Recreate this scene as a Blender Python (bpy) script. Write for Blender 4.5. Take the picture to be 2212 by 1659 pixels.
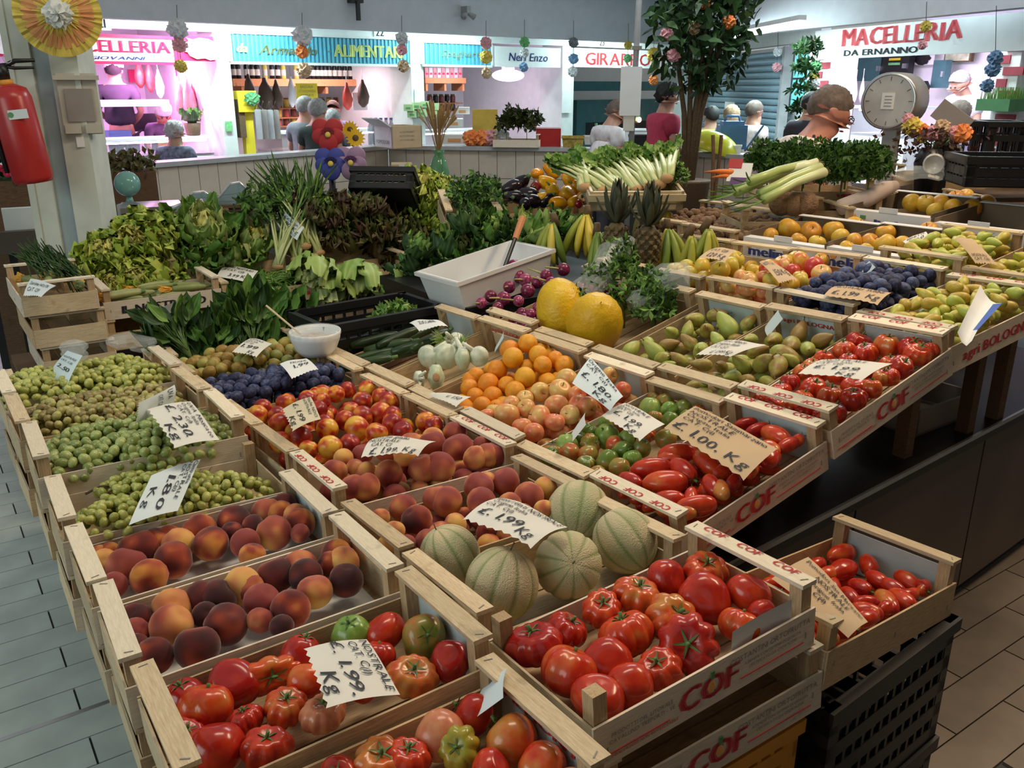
import bpy, math, random
from math import sin, cos, pi, radians as R, exp, sqrt, atan2
from mathutils import Vector as V3, Matrix as M4, Euler
for _o in list(bpy.data.objects): bpy.data.objects.remove(_o)
random.seed(7)
S = bpy.context.scene; COL = S.collection
# ---------------------------------------------------------------- camera
FOC, CX, CY, PITCH, CAMZ = 1877.0, 1106.0, 829.5, R(18.9), 1.72
cd = bpy.data.cameras.new('camera'); cam = bpy.data.objects.new('camera', cd); COL.objects.link(cam)
cd.sensor_width = 36; cd.lens = 36*FOC/2212; cd.clip_start = .02; cd.clip_end = 100
cam.location = (0, 0, CAMZ); cam.rotation_euler = (pi/2-PITCH, 0, 0); S.camera = cam
# ---------------------------------------------------------------- world, lamps of the hall, exposure
w = bpy.data.worlds.new('world'); S.world = w; w.use_nodes = True
w.node_tree.nodes['Background'].inputs[0].default_value = (.84, .9, .86, 1)
w.node_tree.nodes['Background'].inputs[1].default_value = .31
def area(name, loc, aim, size, power, col, sy=None):
    l = bpy.data.lights.new(name, 'AREA'); l.energy = power; l.color = col; l.size = size
    if sy: l.shape = 'RECTANGLE'; l.size_y = sy
    o = bpy.data.objects.new(name, l); COL.objects.link(o); o.location = loc
    o.rotation_euler = (V3(aim)-V3(loc)).to_track_quat('-Z', 'Y').to_euler(); return o
area('hall_lamp', (2.9, 3.3, 3.9), (1.6, 2.0, .8), 1.6, 58, (1, .74, .48), .5)
area('hall_lamp', (.1, 2.5, 4.2), (.3, 2.0, .8), 2.0, 38, (1, .82, .6), .6)
area('hall_doorway', (-3.6, -.6, 2.3), (0, 2.2, .8), 2.6, 36, (.86, 1, .94), 1.8)
area('hall_lamp', (1.2, 7.2, 3.9), (1.2, 6.6, .5), 2.4, 60, (.9, .97, 1), .8)
S.view_settings.view_transform = 'Standard'; S.view_settings.look = 'None'
S.view_settings.exposure = .42; S.view_settings.gamma = 1; S.view_settings.use_curve_mapping = False
# ---------------------------------------------------------------- pixel -> place helpers (frame 2212x1659, heights relative to the lens)
AZ = R(55.3)
UH = V3((sin(AZ), cos(AZ), 0)); VH = V3((-cos(AZ), sin(AZ), 0)); CAM = V3((0, 0, CAMZ))
def ray(px, py):
    x = px-CX; u = CY-py
    return V3((x, FOC*cos(PITCH)+u*sin(PITCH), -FOC*sin(PITCH)+u*cos(PITCH)))
def W(u, v, z): return UH*u+VH*v+V3((0, 0, CAMZ+z))
def pz(px, py, z): r = ray(px, py); return CAM+r*(z/r.z)
def pu(px, py, u): r = ray(px, py); return CAM+r*(u/r.dot(UH))
def pv(px, py, v): r = ray(px, py); return CAM+r*(v/r.dot(VH))
def pd(px, py, d): r = ray(px, py); return CAM+r*(d/sqrt(r.x*r.x+r.y*r.y))
def pplane(px, py, M, h):
    n = M.col[2].xyz.normalized(); p = M @ V3((0, 0, h)); r = ray(px, py)
    return CAM+r*((p-CAM).dot(n)/r.dot(n))
def scl(P, pix): return pix/FOC*abs((P-CAM).dot(V3((0, cos(PITCH), -sin(PITCH)))))
FR = M4(((UH.x, VH.x, 0, 0), (UH.y, VH.y, 0, 0), (0, 0, 1, 0), (0, 0, 0, 1)))
def T(p): return M4.Translation(V3(p))
def RZ(a): return M4.Rotation(a, 4, 'Z')
def RX(a): return M4.Rotation(a, 4, 'X')
def RY(a): return M4.Rotation(a, 4, 'Y')
def SC(x, y=None, z=None):
    y = x if y is None else y; z = x if z is None else z
    return M4.Diagonal((x, y, z, 1))
def face(p, az, tilt=0):      # frame at p whose x axis runs along azimuth az (deg, clockwise from the view axis), z up, -y towards the viewer side
    return T(p) @ RZ(R(90-az)) @ RX(tilt)
# ---------------------------------------------------------------- objects
def tag(o, label=None, cat=None, group=None, kind=None):
    if label: o['label'] = label
    if cat: o['category'] = cat
    if group: o['group'] = group
    if kind: o['kind'] = kind
    return o
def ob(name, me, parent=None, M=None):
    o = bpy.data.objects.new(name, me); COL.objects.link(o)
    if parent: o.parent = parent
    if M is not None: o.matrix_local = M
    return o
def thing(name, label, cat, M=None, group=None):
    o = ob(name, None, None, M); o.empty_display_size = .05
    return tag(o, label, cat, group)
def copy_tree(o, parent=None, M=None):
    c = o.copy(); COL.objects.link(c); c.parent = parent
    if M is not None: c.matrix_local = M
    for ch in o.children:
        k = copy_tree(ch, c); k.matrix_local = ch.matrix_local.copy()
    return c
class MB:
    def __init__(s): s.v = []; s.f = []; s.m = []; s.M = None; s.mi = 0
    def add(s, vs, fs, M=None):
        b = len(s.v); M = M if M is not None else s.M
        s.v += [tuple(M @ V3(p)) if M is not None else tuple(p) for p in vs]
        s.f += [tuple(b+i for i in q) for q in fs]; s.m += [s.mi]*len(fs); return s
    def box(s, x0, x1, y0, y1, z0, z1, M=None):
        return s.add([(x0,y0,z0),(x1,y0,z0),(x1,y1,z0),(x0,y1,z0),(x0,y0,z1),(x1,y0,z1),(x1,y1,z1),(x0,y1,z1)],
                     [(3,2,1,0),(4,5,6,7),(0,1,5,4),(1,2,6,5),(2,3,7,6),(3,0,4,7)], M)
    def cb(s, c, d, M=None):
        return s.box(c[0]-d[0]/2,c[0]+d[0]/2,c[1]-d[1]/2,c[1]+d[1]/2,c[2]-d[2]/2,c[2]+d[2]/2, M)
    def tube(s, pts, r, n=8, M=None, cap=True, flat=1.0):
        pts = [V3(p) for p in pts]; k = len(pts); rr = r if isinstance(r, (list, tuple)) else [r]*k
        vs = []; up = None
        for i, p in enumerate(pts):
            d = (pts[min(i+1, k-1)]-pts[max(i-1, 0)]).normalized()
            if up is None: up = V3((0,0,1)) if abs(d.z) < .9 else V3((1,0,0))
            a = d.cross(up).normalized(); b = a.cross(d); up = b
            for j in range(n):
                t = 2*pi*j/n; vs.append(p+a*(cos(t)*rr[i])+b*(sin(t)*rr[i]*flat))
        fs = [(i*n+j, i*n+(j+1)%n, (i+1)*n+(j+1)%n, (i+1)*n+j) for i in range(k-1) for j in range(n)]
        if cap: fs += [tuple(range(n))[::-1], tuple((k-1)*n+j for j in range(n))]
        return s.add(vs, fs, M)
    def lathe(s, prof, n=16, M=None, cap=True):
        vs = [(r*cos(2*pi*j/n), r*sin(2*pi*j/n), z) for r, z in prof for j in range(n)]; k = len(prof)
        fs = [(i*n+j, i*n+(j+1)%n, (i+1)*n+(j+1)%n, (i+1)*n+j) for i in range(k-1) for j in range(n)]
        if cap: fs += [tuple(range(n))[::-1], tuple((k-1)*n+j for j in range(n))]
        return s.add(vs, fs, M)
    def ell(s, c, r, nu=12, nv=8, M=None, fn=None):
        vs = []
        for i in range(nv+1):
            ph = pi*i/nv
            for j in range(nu):
                th = 2*pi*j/nu; q = fn(th, ph) if fn else (sin(ph)*cos(th), sin(ph)*sin(th), cos(ph))
                vs.append((c[0]+q[0]*r[0], c[1]+q[1]*r[1], c[2]+q[2]*r[2]))
        fs = [(i*nu+j, (i+1)*nu+j, (i+1)*nu+(j+1)%nu, i*nu+(j+1)%nu) for i in range(nv) for j in range(nu)]
        return s.add(vs, fs, M)
    def prism(s, poly, z0, z1, M=None):
        n = len(poly)
        return s.add([(x,y,z0) for x,y in poly]+[(x,y,z1) for x,y in poly],
            [tuple(range(n))[::-1], tuple(range(n,2*n))]+[(i,(i+1)%n,n+(i+1)%n,n+i) for i in range(n)], M)
    def grid(s, nx, ny, fn, M=None):
        vs = [fn(i/nx, j/ny) for j in range(ny+1) for i in range(nx+1)]
        fs = [(j*(nx+1)+i, j*(nx+1)+i+1, (j+1)*(nx+1)+i+1, (j+1)*(nx+1)+i) for j in range(ny) for i in range(nx)]
        return s.add(vs, fs, M)
    def mesh(s, name, mat, smooth=True, attr=None):
        me = bpy.data.meshes.new(name); me.from_pydata(s.v, [], s.f)
        for m in (mat if isinstance(mat, (list, tuple)) else [mat]): me.materials.append(m)
        if len(set(s.m)) > 1: me.polygons.foreach_set('material_index', s.m)
        if smooth: me.polygons.foreach_set('use_smooth', [True]*len(s.f))
        if attr:
            a = me.attributes.new('m', 'FLOAT', 'POINT'); a.data.foreach_set('value', attr)
        me.update(); return me
    def build(s, name, mat, parent=None, M=None, smooth=False):
        return ob(name, s.mesh(name, mat, smooth), parent, M)
def bx(name, mat, x0, x1, y0, y1, z0, z1, parent=None, M=None):
    return MB().box(x0,x1,y0,y1,z0,z1).build(name, mat, parent, M)
# ---------------------------------------------------------------- materials (procedural)
def nm(name):
    m = bpy.data.materials.new(name); m.use_nodes = True; nt = m.node_tree
    return m, nt, nt.nodes['Principled BSDF'], nt.nodes.new, nt.links.new
def c4(c): return (c[0], c[1], c[2], 1)
def plain(name, c, rough=.6, metal=0, emit=0, alpha=1, spec=.5, var=.12, sc=9, trans=0, ec=None, bump=0):
    m, nt, b, N, L = nm(name)
    t = N('ShaderNodeTexCoord'); n = N('ShaderNodeTexNoise'); n.inputs['Scale'].default_value = sc; n.inputs['Detail'].default_value = 3
    L(t.outputs['Object'], n.inputs['Vector'])
    r = N('ShaderNodeValToRGB'); r.color_ramp.elements[0].position = .3; r.color_ramp.elements[1].position = .7
    r.color_ramp.elements[0].color = c4([x*(1-var) for x in c]); r.color_ramp.elements[1].color = c4([min(1, x*(1+var*.6)) for x in c])
    L(n.outputs['Fac'], r.inputs[0]); L(r.outputs[0], b.inputs['Base Color'])
    b.inputs['Roughness'].default_value = rough; b.inputs['Metallic'].default_value = metal
    b.inputs['Specular IOR Level'].default_value = spec; b.inputs['Alpha'].default_value = alpha
    b.inputs['Transmission Weight'].default_value = trans
    if emit: b.inputs['Emission Color'].default_value = c4(ec or c); b.inputs['Emission Strength'].default_value = emit
    if bump:
        u = N('ShaderNodeBump'); u.inputs['Strength'].default_value = bump; u.inputs['Distance'].default_value = .004
        L(n.outputs['Fac'], u.inputs['Height']); L(u.outputs[0], b.inputs['Normal'])
    return m
def wood(name, c1, c2, ax=0, rough=.75):
    m, nt, b, N, L = nm(name)
    t = N('ShaderNodeTexCoord'); oi = N('ShaderNodeObjectInfo'); mp = N('ShaderNodeMapping'); n = N('ShaderNodeTexNoise')
    mp.inputs['Scale'].default_value = [6 if i == ax else 70 for i in range(3)]
    ad = N('ShaderNodeVectorMath'); ad.operation = 'ADD'
    L(t.outputs['Object'], ad.inputs[0]); L(oi.outputs['Random'], ad.inputs[1]); L(ad.outputs[0], mp.inputs[0]); L(mp.outputs[0], n.inputs['Vector'])
    n.inputs['Detail'].default_value = 4; n.inputs['Roughness'].default_value = .65
    r = N('ShaderNodeValToRGB'); r.color_ramp.elements[0].position = .28; r.color_ramp.elements[1].position = .72
    r.color_ramp.elements[0].color = c4(c1); r.color_ramp.elements[1].color = c4(c2); L(n.outputs['Fac'], r.inputs[0])
    h = N('ShaderNodeHueSaturation'); mr = N('ShaderNodeMapRange'); mr.inputs[3].default_value = .78; mr.inputs[4].default_value = 1.12
    L(oi.outputs['Random'], mr.inputs[0]); L(mr.outputs[0], h.inputs['Value']); L(r.outputs[0], h.inputs['Color'])
    # stains
    n2 = N('ShaderNodeTexNoise'); n2.inputs['Scale'].default_value = 14; n2.inputs['Detail'].default_value = 5; L(ad.outputs[0], n2.inputs['Vector'])
    r2 = N('ShaderNodeValToRGB'); r2.color_ramp.elements[0].position = .63; r2.color_ramp.elements[1].position = .8
    r2.color_ramp.elements[0].color = (0,0,0,1); r2.color_ramp.elements[1].color = (.7,.7,.7,1); L(n2.outputs['Fac'], r2.inputs[0])
    mx = N('ShaderNodeMixRGB'); mx.inputs[2].default_value = c4([x*.35 for x in c1]); L(r2.outputs[0], mx.inputs[0]); L(h.outputs[0], mx.inputs[1])
    L(mx.outputs[0], b.inputs['Base Color']); b.inputs['Roughness'].default_value = rough; b.inputs['Specular IOR Level'].default_value = .25
    u = N('ShaderNodeBump'); u.inputs['Strength'].default_value = .25; u.inputs['Distance'].default_value = .002
    L(n.outputs['Fac'], u.inputs['Height']); L(u.outputs[0], b.inputs['Normal'])
    return m
def fruit(name, stops, sc=1.5, rough=.4, wz=0, wr=.5, det=2, spec=.5, fuzz=None, bump=0, bsc=40, ac=None, aw=1, sss=0):
    """colour ramp driven by noise + height on the fruit + a random value per fruit; ac = colour where mesh attribute m is 1"""
    m, nt, b, N, L = nm(name)
    t = N('ShaderNodeTexCoord'); oi = N('ShaderNodeObjectInfo'); n = N('ShaderNodeTexNoise'); sm = N('ShaderNodeVectorMath'); sm.operation = 'MULTIPLY_ADD'
    L(oi.outputs['Random'], sm.inputs[0]); sm.inputs[1].default_value = (37, 19, 11); L(t.outputs['Object'], sm.inputs[2])
    L(sm.outputs[0], n.inputs['Vector']); n.inputs['Scale'].default_value = sc; n.inputs['Detail'].default_value = det
    sx = N('ShaderNodeSeparateXYZ'); L(t.outputs['Object'], sx.inputs[0])
    a = N('ShaderNodeMath'); a.operation = 'MULTIPLY_ADD'; L(sx.outputs[2], a.inputs[0]); a.inputs[1].default_value = wz; L(n.outputs['Fac'], a.inputs[2])
    q = N('ShaderNodeMath'); q.operation = 'MULTIPLY_ADD'; L(oi.outputs['Random'], q.inputs[0]); q.inputs[1].default_value = wr; L(a.outputs[0], q.inputs[2])
    s2 = N('ShaderNodeMath'); s2.operation = 'SUBTRACT'; L(q.outputs[0], s2.inputs[0]); s2.inputs[1].default_value = wr*.5
    r = N('ShaderNodeValToRGB'); cr = r.color_ramp
    while len(cr.elements) < len(stops): cr.elements.new(.5)
    for e, (p, c) in zip(cr.elements, stops): e.position = p; e.color = c4(c)
    L(s2.outputs[0], r.inputs[0]); out = r.outputs[0]
    if ac:
        at = N('ShaderNodeAttribute'); at.attribute_name = 'm'; k = N('ShaderNodeMath'); k.operation = 'MULTIPLY'; k.inputs[1].default_value = aw; L(at.outputs['Fac'], k.inputs[0])
        mx = N('ShaderNodeMixRGB'); mx.inputs[2].default_value = c4(ac); L(k.outputs[0], mx.inputs[0]); L(out, mx.inputs[1]); out = mx.outputs[0]
    L(out, b.inputs['Base Color'])
    b.inputs['Roughness'].default_value = rough; b.inputs['Specular IOR Level'].default_value = spec
    if fuzz: b.inputs['Sheen Weight'].default_value = fuzz; b.inputs['Sheen Roughness'].default_value = .4; b.inputs['Sheen Tint'].default_value = (.9,.75,.7,1)
    if sss: b.inputs['Subsurface Weight'].default_value = sss; b.inputs['Subsurface Radius'].default_value = (.01,.006,.003)
    if bump:
        n3 = N('ShaderNodeTexNoise'); n3.inputs['Scale'].default_value = bsc; L(t.outputs['Object'], n3.inputs['Vector'])
        u = N('ShaderNodeBump'); u.inputs['Strength'].default_value = bump; u.inputs['Distance'].default_value = .02
        L(n3.outputs['Fac'], u.inputs['Height']); L(u.outputs[0], b.inputs['Normal'])
    return m
K = {}
K['wood'] = wood('crate_wood', (.42,.29,.16), (.66,.5,.31), 0)
K['woody'] = wood('crate_wood_cross', (.5,.38,.23), (.74,.61,.42), 1)
K['woodz'] = wood('crate_post_wood', (.36,.24,.13), (.58,.42,.25), 2)
K['woodp'] = wood('pale_printed_wood', (.66,.55,.43), (.82,.73,.6), 0)
K['woodpy'] = wood('pale_bar_wood', (.68,.58,.43), (.84,.76,.6), 1)
K['liner'] = plain('pale_blue_liner', (.55,.66,.68), .8)
K['paper'] = plain('white_paper', (.78,.8,.8), .7, var=.05)
K['kraft'] = plain('brown_card', (.56,.4,.24), .8, var=.1)
K['ink'] = plain('black_ink', (.03,.03,.04), .7)
K['redink'] = plain('red_ink', (.72,.07,.08), .6)
K['orink'] = plain('orange_ink', (.85,.42,.12), .6)
K['grink'] = plain('green_ink', (.1,.3,.12), .6)
K['greyink'] = plain('grey_ink', (.28,.26,.24), .7)
K['white'] = plain('white_plastic', (.82,.84,.86), .35, var=.04)
K['black'] = plain('black_plastic', (.012,.012,.014), .38, var=.2)
K['dark'] = plain('dark_counter_steel', (.022,.019,.018), .32, .3, var=.25, sc=4)
K['stem'] = plain('green_stem', (.1,.19,.05), .6, var=.3, sc=60)
K['brownstem'] = plain('brown_stem', (.13,.08,.04), .8, var=.3, sc=60)
def clear(name, c, a, rough=.08):
    return plain(name, c, rough, alpha=a, spec=.8, var=.02)
K['cello'] = clear('clear_cellophane', (.75,.83,.85), .22, .07)
K['glass'] = clear('counter_glass', (.8,.9,.95), .12, .03)
# ---------------------------------------------------------------- lettering
GL = {}
def glyphs():
    tmp = []
    for ch in set("ABCDEFGHIJKLMNOPQRSTUVWXYZabcdefghijklmnopqrstuvwxyz0123456789.,()'-°/:€£®*+"):
        cu = bpy.data.curves.new('g', 'FONT'); cu.body = ch; cu.size = 1; cu.resolution_u = 2; cu.offset = .0
        o = bpy.data.objects.new('g', cu); COL.objects.link(o); tmp.append((ch, o, cu))
    dg = bpy.context.evaluated_depsgraph_get()
    for ch, o, cu in tmp:
        me = o.evaluated_get(dg).to_mesh()
        vs = [(p.co.x, p.co.y) for p in me.vertices]; fs = [tuple(p.vertices) for p in me.polygons]
        xs = [p[0] for p in vs] or [0, .3]; mn = min(xs)
        GL[ch] = ([(x-mn, y) for x, y in vs], fs, max(xs)-mn)
    for ch, o, cu in tmp:
        bpy.data.objects.remove(o); bpy.data.curves.remove(cu)
glyphs()
def text(s, size=1, wx=1, slant=0, jit=0, gap=.1, bold=0):
    vs = []; fs = []; x = 0
    for ch in s:
        if ch == ' ' or ch not in GL: x += .32; continue
        g, gf, wd = GL[ch]; a = random.uniform(-1, 1)*jit*.5; k = 1+random.uniform(-1, 1)*jit*.3; dy = random.uniform(-1, 1)*jit*.12
        for d in ([0] if not bold else [-bold, 0, bold]):
            b = len(vs)
            for px, py in g:
                px2 = px+d; qx = px2*cos(a)-py*sin(a); qy = px2*sin(a)+py*cos(a)
                vs.append(((x+qx*k+qy*slant)*size*wx, (qy*k+dy)*size))
            fs += [tuple(b+i for i in f) for f in gf]
        x += wd+gap
    return vs, fs, x*size*wx
def letter(name, s, mat, height, parent, M, wx=1, slant=0, jit=0, center=True, width=None, z=.0012, gap=.1, bold=0):
    """flat lettering in the xy plane of M, cap height in metres"""
    sz = height/.72; vs, fs, wd = text(s, sz, wx, slant, jit, gap, bold)
    if width: k = width/wd; vs = [(x*k, y) for x, y in vs]; wd = width
    ox = wd/2 if center else 0
    mb = MB(); mb.add([(x-ox, y, z) for x, y in vs], fs)
    return mb.build(name, mat, parent, M)
# ================================================================ THE HALL
class Wall:
    """vertical plane: outward azimuth of its normal (deg) and distance; s runs along it, y points away from the viewer"""
    def __init__(s, naz, D):
        s.n = V3((sin(R(naz)), cos(R(naz)), 0)); s.D = D; s.x = V3((s.n.y, -s.n.x, 0))
        s.M = M4(((s.x.x, s.n.x, 0, s.n.x*D), (s.x.y, s.n.y, 0, s.n.y*D), (0, 0, 1, 0), (0, 0, 0, 1)))
    def pt(s, px, py, off=0): r = ray(px, py); return CAM+r*((s.D+off)/r.dot(s.n))
    def sz(s, px, py, off=0): p = s.pt(px, py, off); return p.dot(s.x), p.z
    def rect(s, x0, y0, x1, y1, off=0):
        ym = (y0+y1)/2; xm = (x0+x1)/2
        return s.sz(x0, ym, off)[0], s.sz(x1, ym, off)[0], s.sz(xm, y1, off)[1], s.sz(xm, y0, off)[1]
    def at(s, px, py, off=0): a, z = s.sz(px, py, off); return s.M @ T((a, off, z))
    def panel(s, name, mat, x0, y0, x1, y1, off=0, th=.04, parent=None):
        a, b, c, d = s.rect(x0, y0, x1, y1, off); return bx(name, mat, a, b, off, off+th, c, d, parent, s.M)
PB = Wall(-40.4, 10.5); PR = Wall(72.5, 6.8)
K['tile'] = plain('floor_plank_tile', (.5,.57,.53), .42, var=.14, sc=7)
K['grout'] = plain('dark_grout', (.06,.065,.06), .8)
K['wallc'] = plain('white_wall_paint', (.72,.76,.74), .7, var=.06)
K['fascia'] = plain('grey_blue_fascia_paint', (.6,.63,.69), .75, var=.05)
K['ceil'] = plain('pale_ceiling_paint', (.74,.8,.86), .8, var=.04)
K['shopw'] = plain('white_shop_wall', (.8,.8,.82), .6, var=.04)
K['beige'] = plain('beige_wall_tile', (.6,.52,.44), .35, var=.08)
K['ledge'] = plain('grey_stone_ledge', (.42,.42,.44), .35, var=.15)
K['steel'] = plain('brushed_steel', (.6,.6,.62), .3, .9, var=.1)
K['darkw'] = wood('dark_wood', (.1,.055,.03), (.2,.12,.07))
K['shelfw'] = wood('orange_shelf_wood', (.5,.2,.09), (.68,.32,.16))
K['panelb'] = plain('brown_counter_front', (.11,.08,.065), .45, var=.2, sc=3)
def emis(name, c, s): return plain(name, c, .5, emit=s, var=.0)
K['tube'] = emis('cool_tube_light', (.82,1,1), 14)
K['pinktube'] = emis('pink_tube_light', (1,.62,.95), 14)
def struct(o): o['kind'] = 'structure'; return o
def L2(p): q = FR.inverted() @ V3(p); return q     # world -> (u, v, z)
# floor: dark bed with single plank tiles
fl = struct(bx('floor', K['grout'], -14, 30, -6, 26, -.2, -.006, None, FR))
pm = [MB().cb((0,0,-.004),(.494-.1*k,.121,.012)).mesh('plank', K['tile'], False) for k in range(2)]
NP = []
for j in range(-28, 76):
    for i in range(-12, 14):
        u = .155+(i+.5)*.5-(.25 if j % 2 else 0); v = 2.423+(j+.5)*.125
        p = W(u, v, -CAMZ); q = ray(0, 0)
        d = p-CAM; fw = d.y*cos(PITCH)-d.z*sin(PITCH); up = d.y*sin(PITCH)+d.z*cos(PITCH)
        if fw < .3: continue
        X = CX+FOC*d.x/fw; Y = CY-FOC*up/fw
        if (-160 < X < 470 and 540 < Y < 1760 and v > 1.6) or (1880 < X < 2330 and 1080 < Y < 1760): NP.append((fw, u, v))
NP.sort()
K['tileb'] = plain('dimmed_brown_plank', (.22,.175,.135), .5, var=.2, sc=7); pb = MB().cb((0,0,-.004),(.494,.121,.012)).mesh('plank', K['tileb'], False)  # right-aisle planks: brown tone darkened, the aisle's dimness put into the colour
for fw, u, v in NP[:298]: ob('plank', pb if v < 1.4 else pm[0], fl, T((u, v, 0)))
rest = MB()
for fw, u, v in NP[298:]: rest.cb((u, v, -.004), (.494, .121, .012))
if rest.v: tag(rest.build('plank_field', K['tile'], fl), kind='stuff')
tag(struct(bx('trim_1', K['steel'], -3, .6, 2.415, 2.431, 0, .004, None, FR)))
# back wall of the shops, strip above the signs, fascia and ceiling
def wallbox(name, mat, P, x0, x1, z0, z1, o0, o1):
    a = P.sz(x0, 150, o0)[0]; b = P.sz(x1, 150, o0)[0]; return struct(bx(name, mat, a, b, o0, o1, z0, z1, None, P.M))
zF = PB.pt(496, 52, -.9).z; zS = PB.pt(690, 78, 0).z; zO = PB.pt(690, 136, 0).z
wallbox('wall_back', K['shopw'], PB, -700, 1500, 0, zF+.6, 2.6, 2.75)
wallbox('trim_2', K['wallc'], PB, -700, 1520, zS, zF+.35, 0, .14)
wallbox('trim_3', K['fascia'], PB, -900, 1500, zF, zF+.62, -.95, -.8)
wallbox('trim_4', K['fascia'], PB, -900, 1500, zF+.62, zF+.66, -1.05, -.8)
wallbox('wall_upper_back', K['ceil'], PB, -900, 1520, zF+.66, zF+2.6, -.85, -.7)
struct(bx('ceiling', K['ceil'], -6, 12, -.9, 2.7, zF+.36, zF+.42, None, PB.M))
n = 2
for x0, x1, m in ((468, 497, 'wallc'), (886, 913, 'wallc'), (1213, 1238, 'wallc'), (1480, 1503, 'wallc'), (-420, -395, 'wallc'), (-40, -22, 'wallc')):
    a = PB.sz(x0, 150)[0]; b = PB.sz(x1, 150)[0]; n += 1
    struct(bx('wall_pier_%d' % n, K[m], a, b, -.02, .5, 0, zS, None, PB.M))
for x in (478, 895, 1222):       # dividing walls between the shops
    a = PB.sz(x, 150)[0]; n += 1; struct(bx('wall_divider_%d' % n, K['shopw'], a-.04, a+.04, .5, 2.6, 0, zS+.2, None, PB.M))
# shutter wall and right wing
c0 = PB.pt(1497, 150); c1 = PR.pt(1752, 150)
d3 = (c1-c0); d3.z = 0; n3 = V3((-d3.y, d3.x, 0)).normalized(); n3 = n3 if n3.y > 0 else -n3
P3 = Wall(math.degrees(atan2(n3.x, n3.y)), c0.dot(n3))
def seg(name, mat, P, s0, s1, z0, z1, o0, o1): return struct(bx(name, mat, s0, s1, o0, o1, z0, z1, None, P.M))
sa = P3.sz(1497, 150)[0]; sb = P3.sz(1765, 150)[0]
zT3 = P3.pt(1600, 108).z
seg('wall_shutter_side', K['wallc'], P3, sa, sb, zT3, zT3+2.2, 0, .12)
seg('wall_shutter_back', K['shopw'], P3, sa, sb, 0, zT3, .3, .4)
zR = PR.pt(2000, 58, -.6).z
r0 = PR.sz(1735, 150)[0]; r1 = PR.sz(2700, 150)[0]
seg('trim_5', K['fascia'], PR, PR.sz(1500, 100, -.6)[0], r1, PR.pt(2000, 40, -.6).z, PR.pt(2000, 40, -.6).z+.75, -.75, -.6)
seg('wall_upper_right', K['ceil'], PR, PR.sz(1440, 100, -.5)[0], r1, PR.pt(2000, 40, -.6).z+.75, 5.2, -.55, -.4)
seg('wall_right', K['shopw'], PR, PR.sz(1700, 150, 2.6)[0], r1+1, 0, zR+.3, 2.6, 2.75)
struct(bx('ceiling_right', K['ceil'], r0, r1, -.6, 2.7, zR+.28, zR+.34, None, PR.M))
# fluorescent tubes of the passage (behind the fascias) and of the shops
def tube(P, x0, x1, z, off, mat, label, r=.02, light=None):
    a = P.sz(x0, 150, off)[0]; b = P.sz(x1, 150, off)[0]
    t = thing('tube_lamp', label, 'lamp', P.M @ T(((a+b)/2, off, z)), 'fluorescent tube lamps of the shops')
    MB().tube([(-(b-a)/2, 0, 0), ((b-a)/2, 0, 0)], r, 8).build('tube', K[mat], t, None, True)
    bx('fitting', K['white'], -(b-a)/2-.03, (b-a)/2+.03, -.04, .04, r+.004, r+.05, t)
    if light:
        e, c = light; l = bpy.data.lights.new('tube_glow', 'AREA'); l.energy = e; l.color = c; l.shape = 'RECTANGLE'; l.size = b-a; l.size_y = .12
        o = ob('tube_glow', l, t, T((0, 0, -.05)))
    return t
for x0, x1, wh in ((330, 460, 'pig panel'), (500, 640, 'teal grocery sign'), (900, 1060, 'faded script sign'), (1255, 1420, 'rotisserie sign')):
    tube(PB, x0, x1, zF+.24, -.55, 'tube', 'cool white tube lamp behind the fascia above the '+wh, .02, (26, (.75, 1, .98)))
tube(P3, 1560, 1720, P3.pt(1650, 66, -.9).z, -.9, 'tube', 'bright tube lamp over the closed blue shutter', .03, (70, (.72, 1, 1)))
tube(PR, 1800, 2200, zR+.2, -.25, 'tube', 'cool tube lamp behind the right fascia above butcher sign', .02, (34, (.78, .98, 1)))
PINK = (1, .36, .88)
tube(PB, 232, 418, zO+.12, .9, 'pinktube', 'pink tube lamp inside the butcher shop with pig panel', .02, (62, PINK))
tube(PB, -60, 80, zO+.12, .9, 'pinktube', 'pink tube lamp inside the shop left of the pillar', .02, (38, PINK))
tube(PB, 610, 760, zO+.1, 1.0, 'tube', 'tube lamp inside the grocery with the bottle shelf', .02, (20, (1, .68, .74)))
tube(PB, 960, 1030, zO+.1, 1.0, 'tube', 'tube lamp inside the small grocery bay', .02, (10, (1, .8, .9)))
tube(PR, 1830, 2150, zR+.1, 1.1, 'pinktube', 'lilac tube lamp inside the butcher shop with brick pillars', .02, (80, (.9, .74, 1)))
# ---------------------------------------------------------------- shop signs
def signboard(P, x0, y0, x1, y1, mat, label, off=-.06, frame=None):
    a, b, c, d = P.rect(x0, y0, x1, y1, off)
    t = thing('shop_sign', label, 'sign', P.M @ T(((a+b)/2, off, (c+d)/2)))
    w_, h_ = b-a, d-c
    bx('board', mat, -w_/2, w_/2, 0, .05, -h_/2, h_/2, t)
    if frame:
        for q in ((-w_/2-.015, w_/2+.015, h_/2, h_/2+.03), (-w_/2-.015, w_/2+.015, -h_/2-.03, -h_/2), (-w_/2-.03, -w_/2, -h_/2, h_/2), (w_/2, w_/2+.03, -h_/2, h_/2)):
            bx('frame_rail', frame, q[0], q[1], -.02, .05, q[2], q[3], t)
    return t, w_, h_
UPR = RX(pi/2)      # lettering stands up on a wall, faces the viewer
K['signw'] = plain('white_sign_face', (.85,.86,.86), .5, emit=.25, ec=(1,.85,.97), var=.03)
K['signw2'] = plain('white_painted_sign', (.82,.85,.84), .5, var=.03)
K['teal'] = plain('teal_ribbed_sign', (.06,.3,.42), .5, var=.15)
K['teal2'] = plain('light_teal_rib', (.11,.42,.55), .5, var=.1)
K['pinkred'] = plain('red_sign_paint', (.8,.03,.14), .5, var=.05)
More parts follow.
